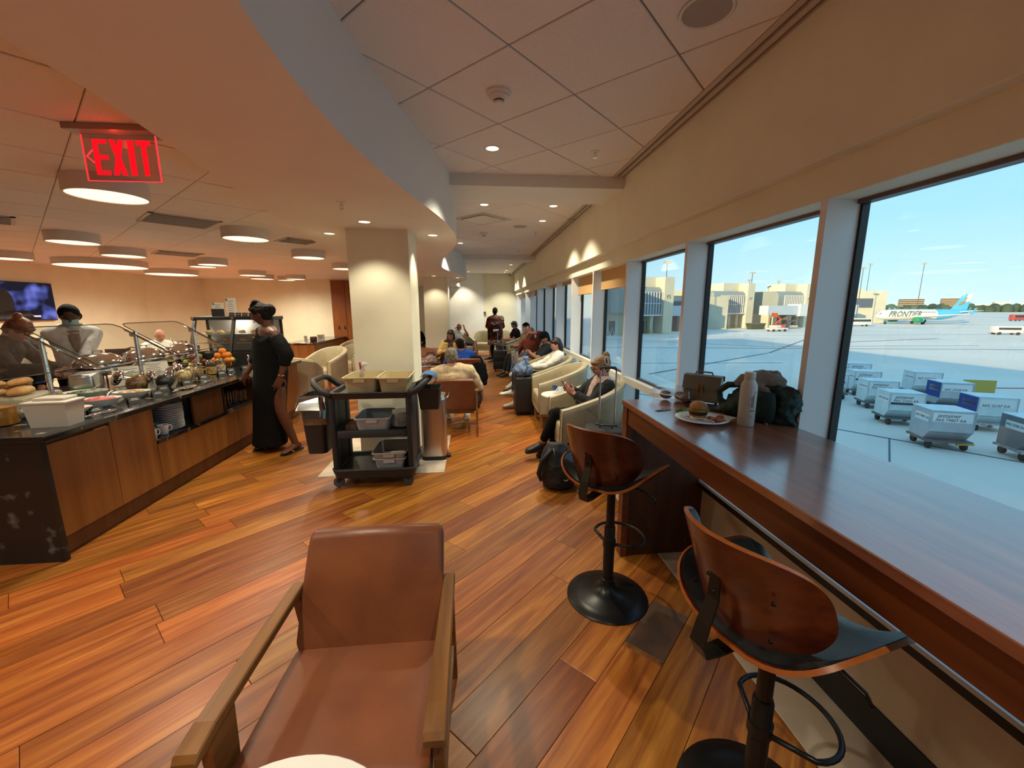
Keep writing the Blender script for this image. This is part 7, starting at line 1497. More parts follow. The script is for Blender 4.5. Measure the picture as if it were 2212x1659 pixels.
# ================================================================== luggage
m_nyl = mat('black_nylon', (.014, .014, .016), .6, bump=.25, bscale=300); m_alu = mat('aluminium_tube', (.55, .56, .60), .3, metal=1.0); m_hard = mat('hard_shell_black', (.018, .018, .02), .42, bump=.1, bscale=60)
def suitcase(loc, rz, w, d, h, lab, handle=.45, m=None, fold=False):
    t = thing('suitcase', lab, 'suitcase', loc, rz, 'wheeled suitcases'); m = m or m_nyl
    MB().rbox(-w/2, w/2, -d/2, d/2, .05, h, .035, 3).build('shell', m, t, smooth=True, angle=40)
    for z in (.35, .65): MB().rbox(-w/2+.03, w/2-.03, -d/2-.012, -d/2+.01, h*z-.12*h, h*z+.12*h, .008).build('pocket', m, t, smooth=True, angle=40)
    MB().tube([(-w/2+.02, -d/2+.055, .08), (-w/2+.02, -d/2+.055, h-.03), (w/2-.02, -d/2+.055, h-.03), (w/2-.02, -d/2+.055, .08)], .006, 6).build('zipper', m_dk, t)
    for x in (-w/2+.05, w/2-.05):
        for y in (-d/2+.05, d/2-.05): MB().lathe([(.02, -.012), (.026, -.008), (.026, .008), (.02, .012)], 14, mtx=M.Translation((x, y, .027)) @ M.Rotation(RAD(90), 4, 'Y')).build('wheel', m_dk, t, smooth=True, angle=40); MB().box(x-.02, x+.02, y-.02, y+.02, .04, .06).build('wheel_fork', m_dk, t)
    if handle:
        for x in (-.07, .07):
            MB().cyl((x, d/2-.04, h-.02), (x, d/2-.04, h+handle*.5), .010, seg=10).build('handle_tube', m_alu, t, smooth=True, angle=40); MB().cyl((x, d/2-.04, h+handle*.5), (x, d/2-.04, h+handle), .0075, seg=10).build('handle_tube', m_alu, t, smooth=True, angle=40)
        MB().tube([(-.072, d/2-.04, h+handle-.015), (-.06, d/2-.04, h+handle+.008), (.06, d/2-.04, h+handle+.008), (.072, d/2-.04, h+handle-.015)], .012, 8).build('grip', m_dk, t, smooth=True); MB().rbox(-.10, .10, d/2-.085, d/2-.005, h-.01, h+.012, .006).build('handle_well', m_dk, t)
    MB().tube([(-.06, -.02, h-.005), (-.05, -.02, h+.022), (.05, -.02, h+.022), (.06, -.02, h-.005)], .008, 8).build('carry_handle', m_dk, t, smooth=True)
    return t
suitcase((1.18, 3.50, 0), RAD(-20), .40, .26, .55, 'black suitcase with raised handle between bar and tub chair', .53)
suitcase((.745, 6.15, 0), RAD(92), .28, .30, .60, 'tall black hard-shell suitcase with the blue bag on top', .40, m_hard)
suitcase((.66, 10.65, 0), RAD(-8), .36, .24, .55, 'black cabin suitcase with raised handle in the aisle', .48)
suitcase((-.50, 12.45, 0), RAD(10), .34, .24, .54, 'dark suitcase with raised handle beside the bald man', .50)
suitcase((.86, 11.6, 0), RAD(5), .34, .24, .60, 'black suitcase standing before the woman in the robe', 0); suitcase((.80, 7.35, 0), RAD(80), .30, .24, .62, 'black backpack-style case beside the man in the cap', .30)
suitcase((-.05, 6.55, 0), RAD(70), .30, .22, .50, 'black suitcase behind the grey-haired man', .22)
# blue drawstring bag on the tall suitcase
t = thing('drawstring_bag', 'light blue drawstring bag on top of the tall suitcase', 'bag', (.72, 6.13, .60), 0); mb = MB(); mb.ell((0, 0, .095), (.16, .13, .10), 20, 14); mb.loft([(V((0, 0, .15)), .11, .09, V((1, 0, 0)), V((0, 1, 0))), (V((.04, 0, .25)), .05, .045, V((1, 0, 0)), V((0, 1, 0))), (V((.06, 0, .31)), .04, .03, V((1, 0, 0)), V((0, 1, 0)))], 16); o = mb.build('sack', cloth('slate_blue', '#62789a', .7, var=.2, vscale=10), t, smooth=True); fuse(o, .012, 2, .05, .06); MB().tube([(.04, -.05, .24), (.06, -.12, .15), (.02, -.14, .05)], .006, 6).build('cord', m_dk, t, smooth=True)
# backpack on the floor by the stool
t = thing('backpack', 'black backpack standing on the floor beside the bar stool', 'backpack', (.74, 3.48, 0), RAD(-15)); mb = MB(); mb.loft([(V((0, 0, .02)), .14, .12, V((1, 0, 0)), V((0, 1, 0))), (V((0, 0, .10)), .165, .135, V((1, 0, 0)), V((0, 1, 0))), (V((-.01, 0, .24)), .15, .125, V((1, 0, 0)), V((0, 1, 0))), (V((-.025, .01, .36)), .115, .09, V((1, 0, 0)), V((0, 1, 0))), (V((-.03, .01, .42)), .06, .045, V((1, 0, 0)), V((0, 1, 0)))], 22); o = mb.build('sack', m_nyl, t, smooth=True); fuse(o, .011, 3, .03, .08)
MB().tube([(-.06, -.07, .38), (-.14, -.10, .28), (-.17, -.11, .16), (-.15, -.09, .09)], [.018, .022, .02, .014], 10).build('strap', m_nyl, t, smooth=True)
for P in ([(.05, -.135, .30), (.07, -.145, .24), (.085, -.142, .20)], [(-.04, -.095, .40), (-.03, -.10, .34)]): MB().tube(P, .004, 6).build('zip_pull', m_silver, t, smooth=True)
MB().tube([(.06, -.148, .135), (.075, -.150, .125), (.09, -.146, .13), (.095, -.145, .145)], .003, 6).build('emblem', m_silver, t, smooth=True)
# bags between the chairs
for x, y, z, r, c, lab in ((-.95, 8.9, .44, (.16, .14, .20), '#8a8583', 'grey patterned bag on the leather armchair'), (-1.05, 8.45, .2, (.18, .12, .16), '#9a7a58', 'round tan bag beside the grey patterned bag'), (-.62, 5.95, .50, (.13, .09, .12), '#0d0d0e', 'black bag on the side table by the column'), (.08, 11.4, .14, (.16, .14, .14), '#111113', 'black bag on the floor in the aisle')):
    t = thing('bag', lab, 'bag', (x, y, z)); mb = MB(); mb.ell((0, 0, 0), r, 18, 12); o = mb.build('sack', mat('bag_'+c[1:], c, .7, var=.2, vscale=12), t, smooth=True); fuse(o, .014, 2, .04, .05); MB().tube([(-r[0]*.5, 0, r[2]*.8), (-r[0]*.4, 0, r[2]*1.25), (r[0]*.4, 0, r[2]*1.25), (r[0]*.5, 0, r[2]*.8)], .012, 8).build('handle', mat('bag_strap', '#2a1c14', .6), t, smooth=True)
t = thing('jacket_on_chair', 'black jacket hung over the blue man\'s armchair', 'jacket', (.08, 7.32, .50), RAD(12)); mb = MB(); mb.loft([(V((-.08, 0, .28)), .10, .05, V((1, 0, 0)), V((0, 1, 0))), (V((-.04, -.03, .12)), .15, .07, V((1, 0, 0)), V((0, 1, 0))), (V((0, -.04, -.10)), .15, .06, V((1, 0, 0)), V((0, 1, 0))), (V((.02, -.03, -.25)), .10, .05, V((1, 0, 0)), V((0, 1, 0)))], 16); o = mb.build('jacket', c_black, t, smooth=True); fuse(o, .014, 2, .03, .06)
# cup and bottle on the side table
mug((1.06, 4.93, .561), RAD(200), 'white mug on the side table beside the woman with the hair clip'); t = thing('plastic_bottle', 'small clear water bottle on the side table', 'bottle', (1.0, 5.0, .561)); MB().lathe([(.001, 0), (.03, 0), (.032, .01), (.032, .11), (.014, .15), (.013, .165)], 20, cap=False).build('bottle', gl_cup, t, smooth=True, angle=60); MB().lathe([(.015, .163), (.015, .18)], 16).build('cap', m_plw, t, smooth=True, angle=40); MB().lathe([(.0325, .05), (.0325, .095)], 20, cap=False).build('label', mat('label_navy', '#2d4a7a', .5), t, smooth=True)
t = thing('juice_glass', 'glass of yellow juice on the side table beside the man in the cap', 'glass', (.98, 7.12, .541)); MB().lathe([(.001, .004), (.03, 0), (.035, .12), (.032, .12), (.028, .01), (.001, .01)], 20, cap=False).build('cup', gl_cup, t, smooth=True, angle=60); MB().lathe([(.001, .012), (.028, .012), (.031, .09), (.001, .09)], 20, cap=False).build('juice', mat('juice_yellow', '#c9a020', .3), t, smooth=True, angle=60)
t = thing('charging_lead', 'thin black charging cord on the tub chair arm', 'cord', (0, 0, 0)); MB().tube([(1.02, 4.02, .70), (1.06, 3.88, .68), (1.12, 3.80, .62), (1.17, 3.62, .58)], .003, 6).build('wire', m_dk, t, smooth=True)
t = thing('thermostat', 'small grey wall control on the end wall', 'thermostat', (.40, 15.545, 1.45)); MB().rbox(-.04, .04, -.02, .03, -.06, .06, .006).build('case', mat('control_grey', '#7a7472', .5), t); MB().box(-.025, .025, -.023, -.02, -.01, .035).build('display', m_dk, t)
# ================================================================== outside: apron, containers, aircraft, concourse
AG = -4.4; K9 = 1.158
def X9(x, y): return (x*K9, y*K9)
def ZK(z): return 1.62+(z-1.62)*K9
m_apron = mat('apron_concrete', (.58, .54, .47), .75, col2=(.72, .67, .58), vscale=.05, detail=9, rng=(.3, .7), bump=.0)
ap_ = struct(MB().box(2.2, 1400, -400, 1400, AG-.3, AG).build('ground_apron', m_apron))
m_tar = mat('tar_joint', (.10, .12, .14), .8); m_redl = mat('red_line', (.30, .07, .06), .7); m_ylw = mat('yellow_paint', '#b9a24a', .6)
def strip(pts, w, m, nm):
    mb = MB()
    for a, b_ in zip(pts[:-1], pts[1:]):
        a, b_ = V((*a, 0)), V((*b_, 0)); n = V((-(b_-a).y, (b_-a).x, 0)).normalized()*w/2
        mb.add([(a-n)+V((0, 0, AG+.012)), (b_-n)+V((0, 0, AG+.012)), (b_+n)+V((0, 0, AG+.012)), (a+n)+V((0, 0, AG+.012)), (a-n)+V((0, 0, AG-.05)), (b_-n)+V((0, 0, AG-.05)), (b_+n)+V((0, 0, AG-.05)), (a+n)+V((0, 0, AG-.05))], [(0, 1, 2, 3), (0, 4, 5, 1), (2, 6, 7, 3)])
    mb.build(nm, m, ap_)
strip([(10, 30), (20.0, 15.4), (26, 6.5)], .14, m_tar, 'tar_joint'); strip([(19.2, 16.6), (15.5, 13.2)], .06, m_tar, 'tar_joint'); strip([(22, 13), (40, 11.5)], .06, m_tar, 'tar_joint')
strip([(20, 62), (60, 55), (120, 43)], .5, m_tar, 'tar_joint'); strip([(25, 80), (46, 60), (80, 58)], .35, m_tar, 'tar_joint'); strip([(16, 36), (40, 52), (62, 72)], .3, m_tar, 'tar_joint'); strip([(14, 44), (34, 42)], .25, m_tar, 'tar_joint'); strip([(30, 100), (70, 84), (120, 82)], .35, m_tar, 'tar_joint')
strip([(38, 27), (58, 24), (90, 19)], .35, m_redl, 'red_line'); strip([(42, 26), (40, 20), (46, 12)], .3, m_redl, 'red_line'); strip([(62, 66), (90, 72)], .6, m_redl, 'red_line')
# ------------------------------------------------------------------ air cargo containers on dollies
m_uldt = mat('container_top', (.58, .66, .66), .5, var=.08, vscale=2); m_uldg = mat('container_alu', (.42, .45, .48), .4, metal=.3, var=.08, vscale=2); m_uldd = mat('container_dark', (.16, .17, .18), .5, var=.1, vscale=2); m_uldb = mat('container_blue', '#1d3f8a', .5); m_uldr = mat('container_red', '#8a3a34', .5); m_dol = mat('dolly_grey', (.10, .105, .11), .6); m_dolw = mat('dolly_white', (.50, .50, .49), .6, col2=(.2, .2, .2), vscale=6); m_tyre = mat('tyre', (.02, .02, .021), .8); m_dec = mat('decal_white', (.72, .73, .73), .6); m_dect = mat('decal_black', (.03, .03, .035), .6)
def uld(x, y, rz, lab, body=None, side=None, code='AKE 79807 AA', brand='jettainer', dol=None, tow=False, band=False, lower=True):
    t = thing('cargo_container', lab, 'cargo container', (x, y, AG), rz, 'air cargo containers on dollies'); t.scale = (.76, .80, .80); body = body or m_uldt; w, d0, d1, z0, z1 = .98, -.80, .82, .52, 2.12; zc, dc = 1.0, -.42
    prof = [(dc, z0), (d0, zc), (d0, z1), (d1, z1), (d1, z0)]
    MB().skin([[V((xx, yy, zz)) for yy, zz in prof] for xx in (-w, w)]).build('shell', body, t)
    MB().box(-w-.015, w+.015, d0-.015, d1+.015, z1, z1+.03).build('roof', m_uldt, t)
    if side is not None: MB().box(-w-.012, -w, d0+.02, d1-.02, zc, z1-.02).build('side_panel', side, t)
    MB().add([(-w+.06, d0-.006+.02, zc-.02), (-.03, d0+.014, zc-.02), (-.03, dc-.02, z0+.06), (-w+.06, dc-.02, z0+.06)], [(0, 3, 2, 1)]).add([(w-.06, d0+.014, zc-.02), (.03, d0+.014, zc-.02), (.03, dc-.02, z0+.06), (w-.06, dc-.02, z0+.06)], [(0, 1, 2, 3)]).build('lower_panel', m_uldd, t)
    for xx in (-w, w): MB().box(xx-.02, xx+.02, d0-.02, d0+.02, zc, z1).build('corner_post', m_uldg, t)
    MB().box(-.92, .86, d0-.012, d0-.002, 1.52, 2.02).build('decal', m_dec, t)
    if brand: text('brand_text', brand, .30, m_dect, basis((-.20, d0-.016, 1.87), (1, 0, 0), (0, 0, 1), (0, -1, 0)), t, .002, shear=.12)
    text('code_text', code, .22, m_dect, basis((-.1, d0-.016, 1.63), (1, 0, 0), (0, 0, 1), (0, -1, 0)), t, .002)
    if band: MB().box(-.9, .75, d0-.014, d0-.012, 1.38, 1.52).build('black_band', m_dect, t)
    MB().box(-w-.012, -w-.002, d0+.15, d1-.35, 1.45, 1.85).build('decal', m_dec, t); text('side_text', code, .17, m_dect, basis((-w-.016, d0+.70, 1.66), (0, -1, 0), (0, 0, 1), (-1, 0, 0)), t, .002)
    dm = dol or m_dol
    MB().box(-1.05, 1.05, -.85, .90, .40, .52).build('dolly_deck', dm, t)
    for xx in (-.80, .80):
        for yy in (-.62, .62): MB().lathe([(.10, -.08), (.20, -.075), (.21, 0), (.20, .075), (.10, .08)], 20, mtx=M.Translation((xx, yy, .21)) @ M.Rotation(RAD(90), 4, 'Y')).build('wheel', m_tyre, t, smooth=True, angle=40)
    if tow: MB().tube([(.35, -.75, .32), (.75, -1.35, .55)], .05, 8).build('tow_bar', m_ylw, t)
    return t
RZU = RAD(-22)
for a in (dict(x=20.3, y=15.5, lab='aluminium cargo container nearest the windows with jettainer decal', body=m_uldg, code='AKE 79807 AA', tow=True), dict(x=22.2, y=19.0, lab='white cargo container with black band behind the nearest one', code='AKE 27263 AA', band=True), dict(x=24.4, y=22.3, lab='white cargo container third in the row', code='AKE 20441 AA'),
          dict(x=27.0, y=25.8, lab='white cargo container fourth in the row', code='AKE 20107 AA', band=True), dict(x=30.2, y=29.6, lab='white cargo container with red side farthest in the row', code='AKE 24880 AA', side=None), dict(x=24.0, y=25.2, lab='white cargo container partly hidden by the window fin', code='AKE 26110 AA', band=True), dict(x=26.4, y=28.4, lab='white cargo container behind the one cut by the window fin', code='AKE 25731 AA'),
          dict(x=25.4, y=17.6, lab='pale cargo container with dark blue side, code 22107', side=m_uldb, code='AKE 22107 DA', brand='', dol=m_dolw), dict(x=28.0, y=21.3, lab='grey cargo container with dark blue side, code 23528', side=m_uldb, body=m_uldg, code='AKE 23528 DA', brand=''), dict(x=30.6, y=25.0, lab='white cargo container alone at the back', code='AKE 10724 DL', brand=''),
          dict(x=22.3, y=13.7, lab='dark cargo container cut by the right picture edge', body=m_uldd, code='AKE 22986 DA', brand='', dol=m_dolw)):
    c = uld(rz=RZU, **a)
    if 'red side' in a['lab']: MB().box(.98, .995, -.78, .80, .6, 2.1).build('side_panel', m_uldr, c)
t = thing('barrier_sign', 'yellow barrier board standing on the apron', 'barrier', (*X9(29.8, 21.2), AG), RAD(-20)); MB().box(-.9, .9, -.03, .03, .2, 1.1).build('board', m_ylw, t); MB().box(-.8, -.7, -.3, .3, 0, .2).box(.7, .8, -.3, .3, 0, .2).build('foot', m_dol, t)
# ------------------------------------------------------------------ concourse pier
m_pier = mat('pier_concrete', '#b8b4a0', .85, var=.06, vscale=.3); m_pierd = mat('pier_panel_grey', '#8f9793', .8, var=.05, vscale=.3); m_pierw = mat('pier_tower', '#cfc8b0', .85, var=.05, vscale=.4); m_win = mat('pier_glass', (.10, .12, .15), .1); m_bluew = mat('panel_pale', '#b4c2ca', .7, var=.03, vscale=.2); m_dark = mat('bay_dark', (.03, .035, .04), .7); m_mulw = mat('mullion_white', '#c9cdcc', .5)
def pier_module(x, y, rz, gate, lab, w=11.5, mull=13):
    t = thing('gate_building', lab, 'building', (x, y, AG), rz, 'gate buildings of the concourse'); D = 9
    # rounded upper box on columns
    prof = [(0, 4.3), (-.4, 4.8), (-.5, 5.6), (-.5, 9.3), (-.2, 10.3), (.6, 10.9), (D, 10.9), (D, 4.3)]
    MB().skin([[V((xx, yy, zz)) for yy, zz in prof] for xx in (-w/2, w/2)]).build('upper_box', m_pierd, t)
    a, b_ = -w/2+2.6, w/2-.4
    MB().box(a, b_, -.62, -.52, 4.6, 9.6).build('glazing', m_win, t)
    for k in range(mull): xx = a+(b_-a)*k/(mull-1); MB().box(xx-.07, xx+.07, -.85, -.55, 4.4, 9.7).build('mullion', m_mulw, t)
    MB().box(a, b_, -.80, -.58, 7.0, 7.15).build('transom', m_mulw, t); MB().box(a-.1, b_+.1, -.9, -.5, 4.2, 4.5).build('sill_band', m_mulw, t)
    MB().box(-w/2+.3, w/2-.3, 2.2, D, 0, 4.4).build('ground_wall', m_pier, t)
    for k in range(3): xx = -w/2+2.2+3.1*k; MB().box(xx-1.1, xx+1.1, 1.9, 2.3, 0, 3.0).build('bay_door', m_dark, t)
    for k in range(4): xx = -w/2+.7+3.2*k; MB().box(xx-.45, xx+.45, .1, 1.1, 0, 4.4).build('pillar', m_pier, t); MB().box(xx-.55, xx+.55, 0, 1.2, 0, .9).build('bollard', m_ylw, t)
    # stair tower and roof slab
    MB().box(w/2-.2, w/2+2.6, -1.2, 6, 0, 13.2).build('tower', m_pierw, t); MB().box(-w/2+6.0, w/2+2.6, 2.0, 8, 10.9, 13.3).build('roof_block', m_pierw, t)
    text('gate_number', gate, 1.3, mat('gate_ink', (.06, .06, .06), .7), basis((w/2+1.2, -1.22, 8.6), (1, 0, 0), (0, 0, 1), (0, -1, 0)), t, .01)
    return t
RP = RAD(16)
pier_module(40.0, 94.5, RP, 'F5', 'gate building F5 with tall glazing and stair tower', 9.5, 9); pier_module(75.2, 117.0, RP, 'F7', 'gate building F7 with grey rounded top and glazing', 12.5); pier_module(96.5, 119.5, RP, 'F9', 'gate building with glazing right of F7, lower in the distance', 11.5)
t = thing('concourse_spine', 'long low concourse building linking the gates', 'building', (0, 0, 0)); 
for (x0, x1, y0, z) in ((42, 72, 112, 9.4), (78, 100, 126, 9.8), (98, 128, 136, 9.6)): MB().box(x0, x1, y0, y0+14, AG, AG+z).build('block', m_pier, t); MB().box(x0+3, x1-9, y0-.1, y0, AG+6.2, AG+7.9).build('window_band', m_win, t); MB().box(x0+12, x0+18, y0+2, y0+10, AG+z, AG+z+1.5).build('roof_unit', m_pierw, t)
t = thing('end_hall', 'sunlit yellow hall at the far end of the concourse', 'building', (0, 0, 0)); MB().box(139, 162, 150, 175, AG, AG+12.4).build('block', m_pierw, t); MB().box(142, 156, 149.8, 150, AG+6, AG+9.5).build('window_band', m_win, t); MB().box(143, 148, 155, 160, AG+12.4, AG+13.6).box(152, 156, 155, 160, AG+12.4, AG+13.4).build('roof_unit', m_pierw, t)
t = thing('grey_concourse_block', 'tall grey concourse block with square windows behind the shades', 'building', (0, 0, 0)); MB().box(26.5, 33.6, 90, 105, AG, AG+13).build('wall', m_pier, t); MB().skin([[V((31+1.6*cos(a), 88.8+1.6*sin(a), z)) for a in [2*pi*k/20 for k in range(20)]] for z in (AG+5, AG+10.5)]).build('rounded_bay', m_pierd, t, smooth=True, angle=40); MB().box(28.5, 34, 88.5, 91, AG+5, AG+10.5).build('overhang', m_pierd, t)
for z in (.4, 3.6, 6.6, 9.4): MB().box(26.9, 28.1, 89.9, 90.0, AG+z, AG+z+1.6).build('window', m_win, t)
MB().box(30, 31.4, 89.9, 90, AG, AG+3.2).build('doorway', m_dark, t)
t = thing('pale_concourse_wall', 'pale blue panelled wall close outside the far windows', 'building', (0, 0, 0)); MB().box(9.0, 21.5, 66, 90, AG, AG+15).build('wall', m_bluew, t)
for z in (3.4, 8.0): MB().box(8.98, 21.52, 65.9, 66, AG+z, AG+z+.12).build('panel_joint', m_mulw, t)
for x in (12.5, 17): MB().box(x-.05, x+.05, 65.9, 66, AG, AG+15).build('panel_joint', m_mulw, t)
# jet bridge
def bridge(x, y, lab):
    t = thing('jet_bridge', lab, 'jet bridge', (x, y, AG), RAD(15)); MB().box(-8, 6, -1.4, 1.4, 4.0, 6.6).build('tunnel', m_bluew, t); MB().box(4, 8.5, -2, 2, 3.6, 7.0).build('cab', m_mulw, t); MB().box(.2, .9, -1.2, 1.2, 0, 4.0).build('leg', m_dol, t); MB().box(8.45, 8.6, -1.5, 1.5, 4.2, 6.4).build('cab_mouth', m_dark, t)
bridge(89.0, 112, 'white jet bridge between the gate buildings'); bridge(52, 104, 'jet bridge beside gate building F5'); bridge(132, 140, 'jet bridge docked at the parked aircraft')
# ------------------------------------------------------------------ light poles
def pole(x, y, h, lab, two=True):
    t = thing('light_pole', lab, 'light pole', (x, y, AG), 0, 'apron light poles'); MB().cyl((0, 0, 0), (0, 0, h), .14, .09, 8).build('mast', m_dol, t); MB().box(-.9, .9, -.25, .25, h-.1, h+.35).build('lamp_head', mat('lamp_head', '#b9aa8c', .5), t)
pole(45.3, 95.5, 16.4, 'light pole on top of gate building F5'); pole(82.5, 118, 16.2, 'light pole beside gate building F7'); pole(97, 140, 15.5, 'light pole behind the pier, left of two'); pole(112, 145, 15.5, 'light pole behind the pier, right of two'); pole(131, 131, 19, 'light pole beside the window fin near the aircraft'); pole(168, 165, 24, 'light pole behind the sunlit hall'); pole(178, 152, 23, 'tall light pole above the aircraft')
# ------------------------------------------------------------------ aircraft
m_acw = mat('aircraft_white', (.66, .66, .62), .3, coat=.4); m_acb = mat('aircraft_blue', '#4fb0d6', .35); m_acg = mat('engine_green', '#1f8a5a', .35); m_act = mat('livery_text', '#55605c', .5); m_acbr = mat('tail_art', '#a07a52', .5)
def aircraft(loc, rz, lab, full=True):
    t = thing('aircraft', lab, 'aircraft', loc, rz, 'parked aircraft'); t.scale = (.765, .92, .92); L = 44
    def ring(x, r, zc, n=24): return [V((x, r*cos(2*pi*k/n), zc+r*1.03*sin(2*pi*k/n))) for k in range(n)]
    st = ((0, .12, 3.3), (.6, .75, 3.35), (1.8, 1.35, 3.5), (3.6, 1.80, 3.65), (6, 1.97, 3.7), (27, 1.97, 3.7)); MB().skin([ring(*s_) for s_ in st]).build('fuselage', m_acw, t, smooth=True, angle=50)
    MB().skin([ring(*s_) for s_ in ((27, 1.975, 3.7), (31, 1.95, 3.72), (35, 1.6, 4.0), (39, 1.05, 4.5), (42.5, .5, 5.0), (44, .15, 5.2))]).build('rear_fuselage', m_acb, t, smooth=True, angle=50)
    f = [(33.5, 5.4), (36.0, 5.7), (41.0, 11.6), (43.6, 11.9), (42.2, 5.6)]; MB().skin([[V((x, y, z)) for x, z in f] for y in (-.18, .18)]).build('tail_fin', m_acb, t)
    f = [(39.4, 8.2), (41.5, 11.65), (43.6, 11.9), (42.9, 8.8)]; MB().skin([[V((x, y, z)) for x, z in f] for y in (-.20, .20)]).build('fin_tip', m_acw, t)
    MB().ell((39.4, -.2, 8.1), (1.7, .05, .55), 14, 8, rot=Euler((0, RAD(-28), 0)).to_quaternion()).ell((40.7, -.2, 9.7), (1.0, .05, .3), 12, 8, rot=Euler((0, RAD(-55), 0)).to_quaternion()).build('tail_picture', m_acbr, t, smooth=True)
    for s_ in (-1, 1):
        MB().skin([[V((x, s_*y, z)) for x, z in q] for y, q in ((1.4, [(14.5, 2.6), (21.5, 2.6), (21.5, 3.1), (14.5, 3.2)]), (16.5, [(22.6, 4.1), (24.2, 4.1), (24.2, 4.2), (22.6, 4.22)]))]).build('wing', m_acw, t); MB().skin([[V((x, s_*y, z)) for x, z in q] for y, q in ((16.5, [(22.8, 4.1), (24.2, 4.1), (24.2, 4.2), (22.8, 4.2)]), (17.1, [(24.0, 6.3), (24.7, 6.3), (24.7, 6.35), (24.0, 6.35)]))]).build('winglet', m_acb, t)
        MB().skin([[V((x, s_*y, z)) for x, z in q] for y, q in ((.8, [(38, 4.6), (41.6, 4.7), (41.6, 4.9), (38, 4.9)]), (6.0, [(41, 5.2), (42.6, 5.2), (42.6, 5.3), (41, 5.3)]))]).build('tailplane', m_acw, t)
        MB().lathe([(.9, 0), (1.08, .25), (1.15, 1.4), (.95, 2.9), (.6, 3.9), (.25, 4.4)], 24, mtx=M.Translation((12.6, s_*5.4, 1.85)) @ M.Rotation(RAD(90), 4, 'Y')).build('engine', m_acg, t, smooth=True, angle=50); MB().lathe([(.95, 2.95), (1.0, 2.9), (.97, 3.4), (.7, 3.5)], 24, mtx=M.Translation((12.6, s_*5.4, 1.85)) @ M.Rotation(RAD(90), 4, 'Y')).build('engine_ring', m_acb, t, smooth=True)
        MB().box(20.2, 20.5, s_*2.2-.15, s_*2.2+.15, .4, 2.6).build('gear_leg', m_dol, t); MB().lathe([(.3, -.4), (.55, -.38), (.55, .38), (.3, .4)], 18, mtx=M.Translation((20.3, s_*2.2, .55)) @ M.Rotation(RAD(90), 4, 'X')).build('wheel', m_tyre, t, smooth=True, angle=40)
    MB().box(5.0, 5.25, -.12, .12, .4, 2.2).build('gear_leg', m_dol, t); MB().lathe([(.2, -.25), (.4, -.22), (.4, .22), (.2, .25)], 18, mtx=M.Translation((5.1, 0, .4)) @ M.Rotation(RAD(90), 4, 'X')).build('wheel', m_tyre, t, smooth=True, angle=40)
    if full:
        text('airline_name', 'FRONTIER', 3.1, m_act, basis((11.6, -2.02, 3.9), (1, 0, 0), (0, -.12, .99), (0, -.99, -.12)), t, .02, shear=.25, sx=1.05)
        for k in range(26): MB().box(5.0+.82*k, 5.28+.82*k, -1.93, -1.86, 4.55, 4.85).build('cabin_window', m_dark, t) if k > 15 or k < 4 else None
    MB().skin([[V((x, y, z)) for x, z in ((.75, 3.75), (1.5, 4.05), (2.3, 4.55), (1.7, 4.5), (1.0, 4.0))] for y in (-1.0, 1.0)]).build('cockpit_window', m_dark, t)
    return t
aircraft((145.5, 138, AG), RAD(-6), 'white and light blue FRONTIER aircraft parked at the gate'); aircraft((170, 158, AG), RAD(-6), 'second aircraft behind, showing its blue tail with brown picture', False)
# ------------------------------------------------------------------ vehicles
def vehicle(x, y, rz, lab, c, l=4.6, h=1.5, cat='van', name='van', kind='van'):
    t = thing(name, lab, cat, (x, y, AG), rz); m = mat('paint_'+c[1:], c, .35, coat=.4)
    if kind == 'pickup':
        MB().rbox(-l/2, l/2, -.9, .9, .45, .95, .1).build('body', m, t, smooth=True, angle=40); MB().rbox(-l/2+.9, l/2-2.0, -.8, .8, .95, 1.6, .15).build('cab', m, t, smooth=True, angle=40)
    else: MB().rbox(-l/2, l/2, -.95, .95, .4, h, .22, 3).build('body', m, t, smooth=True, angle=40); MB().box(-l/2+.6, l/2-.5, -.965, .965, h*.58, h*.85).build('windows', m_dark, t)
    for xx in (-l*.32, l*.32):
        for yy in (-.85, .85): MB().lathe([(.15, -.1), (.33, -.1), (.33, .1), (.15, .1)], 16, mtx=M.Translation((xx, yy, .33)) @ M.Rotation(RAD(90), 4, 'X')).build('wheel', m_tyre, t, smooth=True, angle=40)
    return t
vehicle(*X9(67, 85.8), RAD(5), 'white service pickup driving across the apron', '#c9c6bd', 5.2, 1.6, 'pickup', 'pickup', 'pickup'); vehicle(*X9(101, 69.5), RAD(-25), 'white van crossing the sunlit apron', '#d2d0c8', 4.8, 1.9); vehicle(*X9(206, 139), RAD(0), 'red and white truck at the right picture edge', '#a0403a', 7, 2.8, 'truck', 'truck'); vehicle(*X9(107, 107), RAD(-10), 'white service bus by the aircraft nose', '#c2c6c4', 9, 2.6, 'bus', 'bus')
t = thing('boom_lift', 'orange boom lift in front of the gate buildings', 'boom lift', (*X9(72, 92), AG), RAD(-10)); m_oran = mat('lift_orange', '#b0421c', .5); MB().box(-1.4, 1.4, -1, 1, .5, 1.4).build('chassis', m_oran, t); MB().tube([(-.8, 0, 1.4), (.6, 0, 3.0), (-.9, 0, 4.0)], .28, 8).build('boom', m_oran, t); MB().box(-1.6, -.6, -.6, .6, 3.6, 4.6).build('basket', m_oran, t)
for x in (-1, 1): MB().lathe([(.2, -.8), (.5, -.8), (.5, .8), (.2, .8)], 16, mtx=M.Translation((x, 0, .5)) @ M.Rotation(RAD(90), 4, 'X')).build('wheel', m_tyre, t, smooth=True, angle=40)
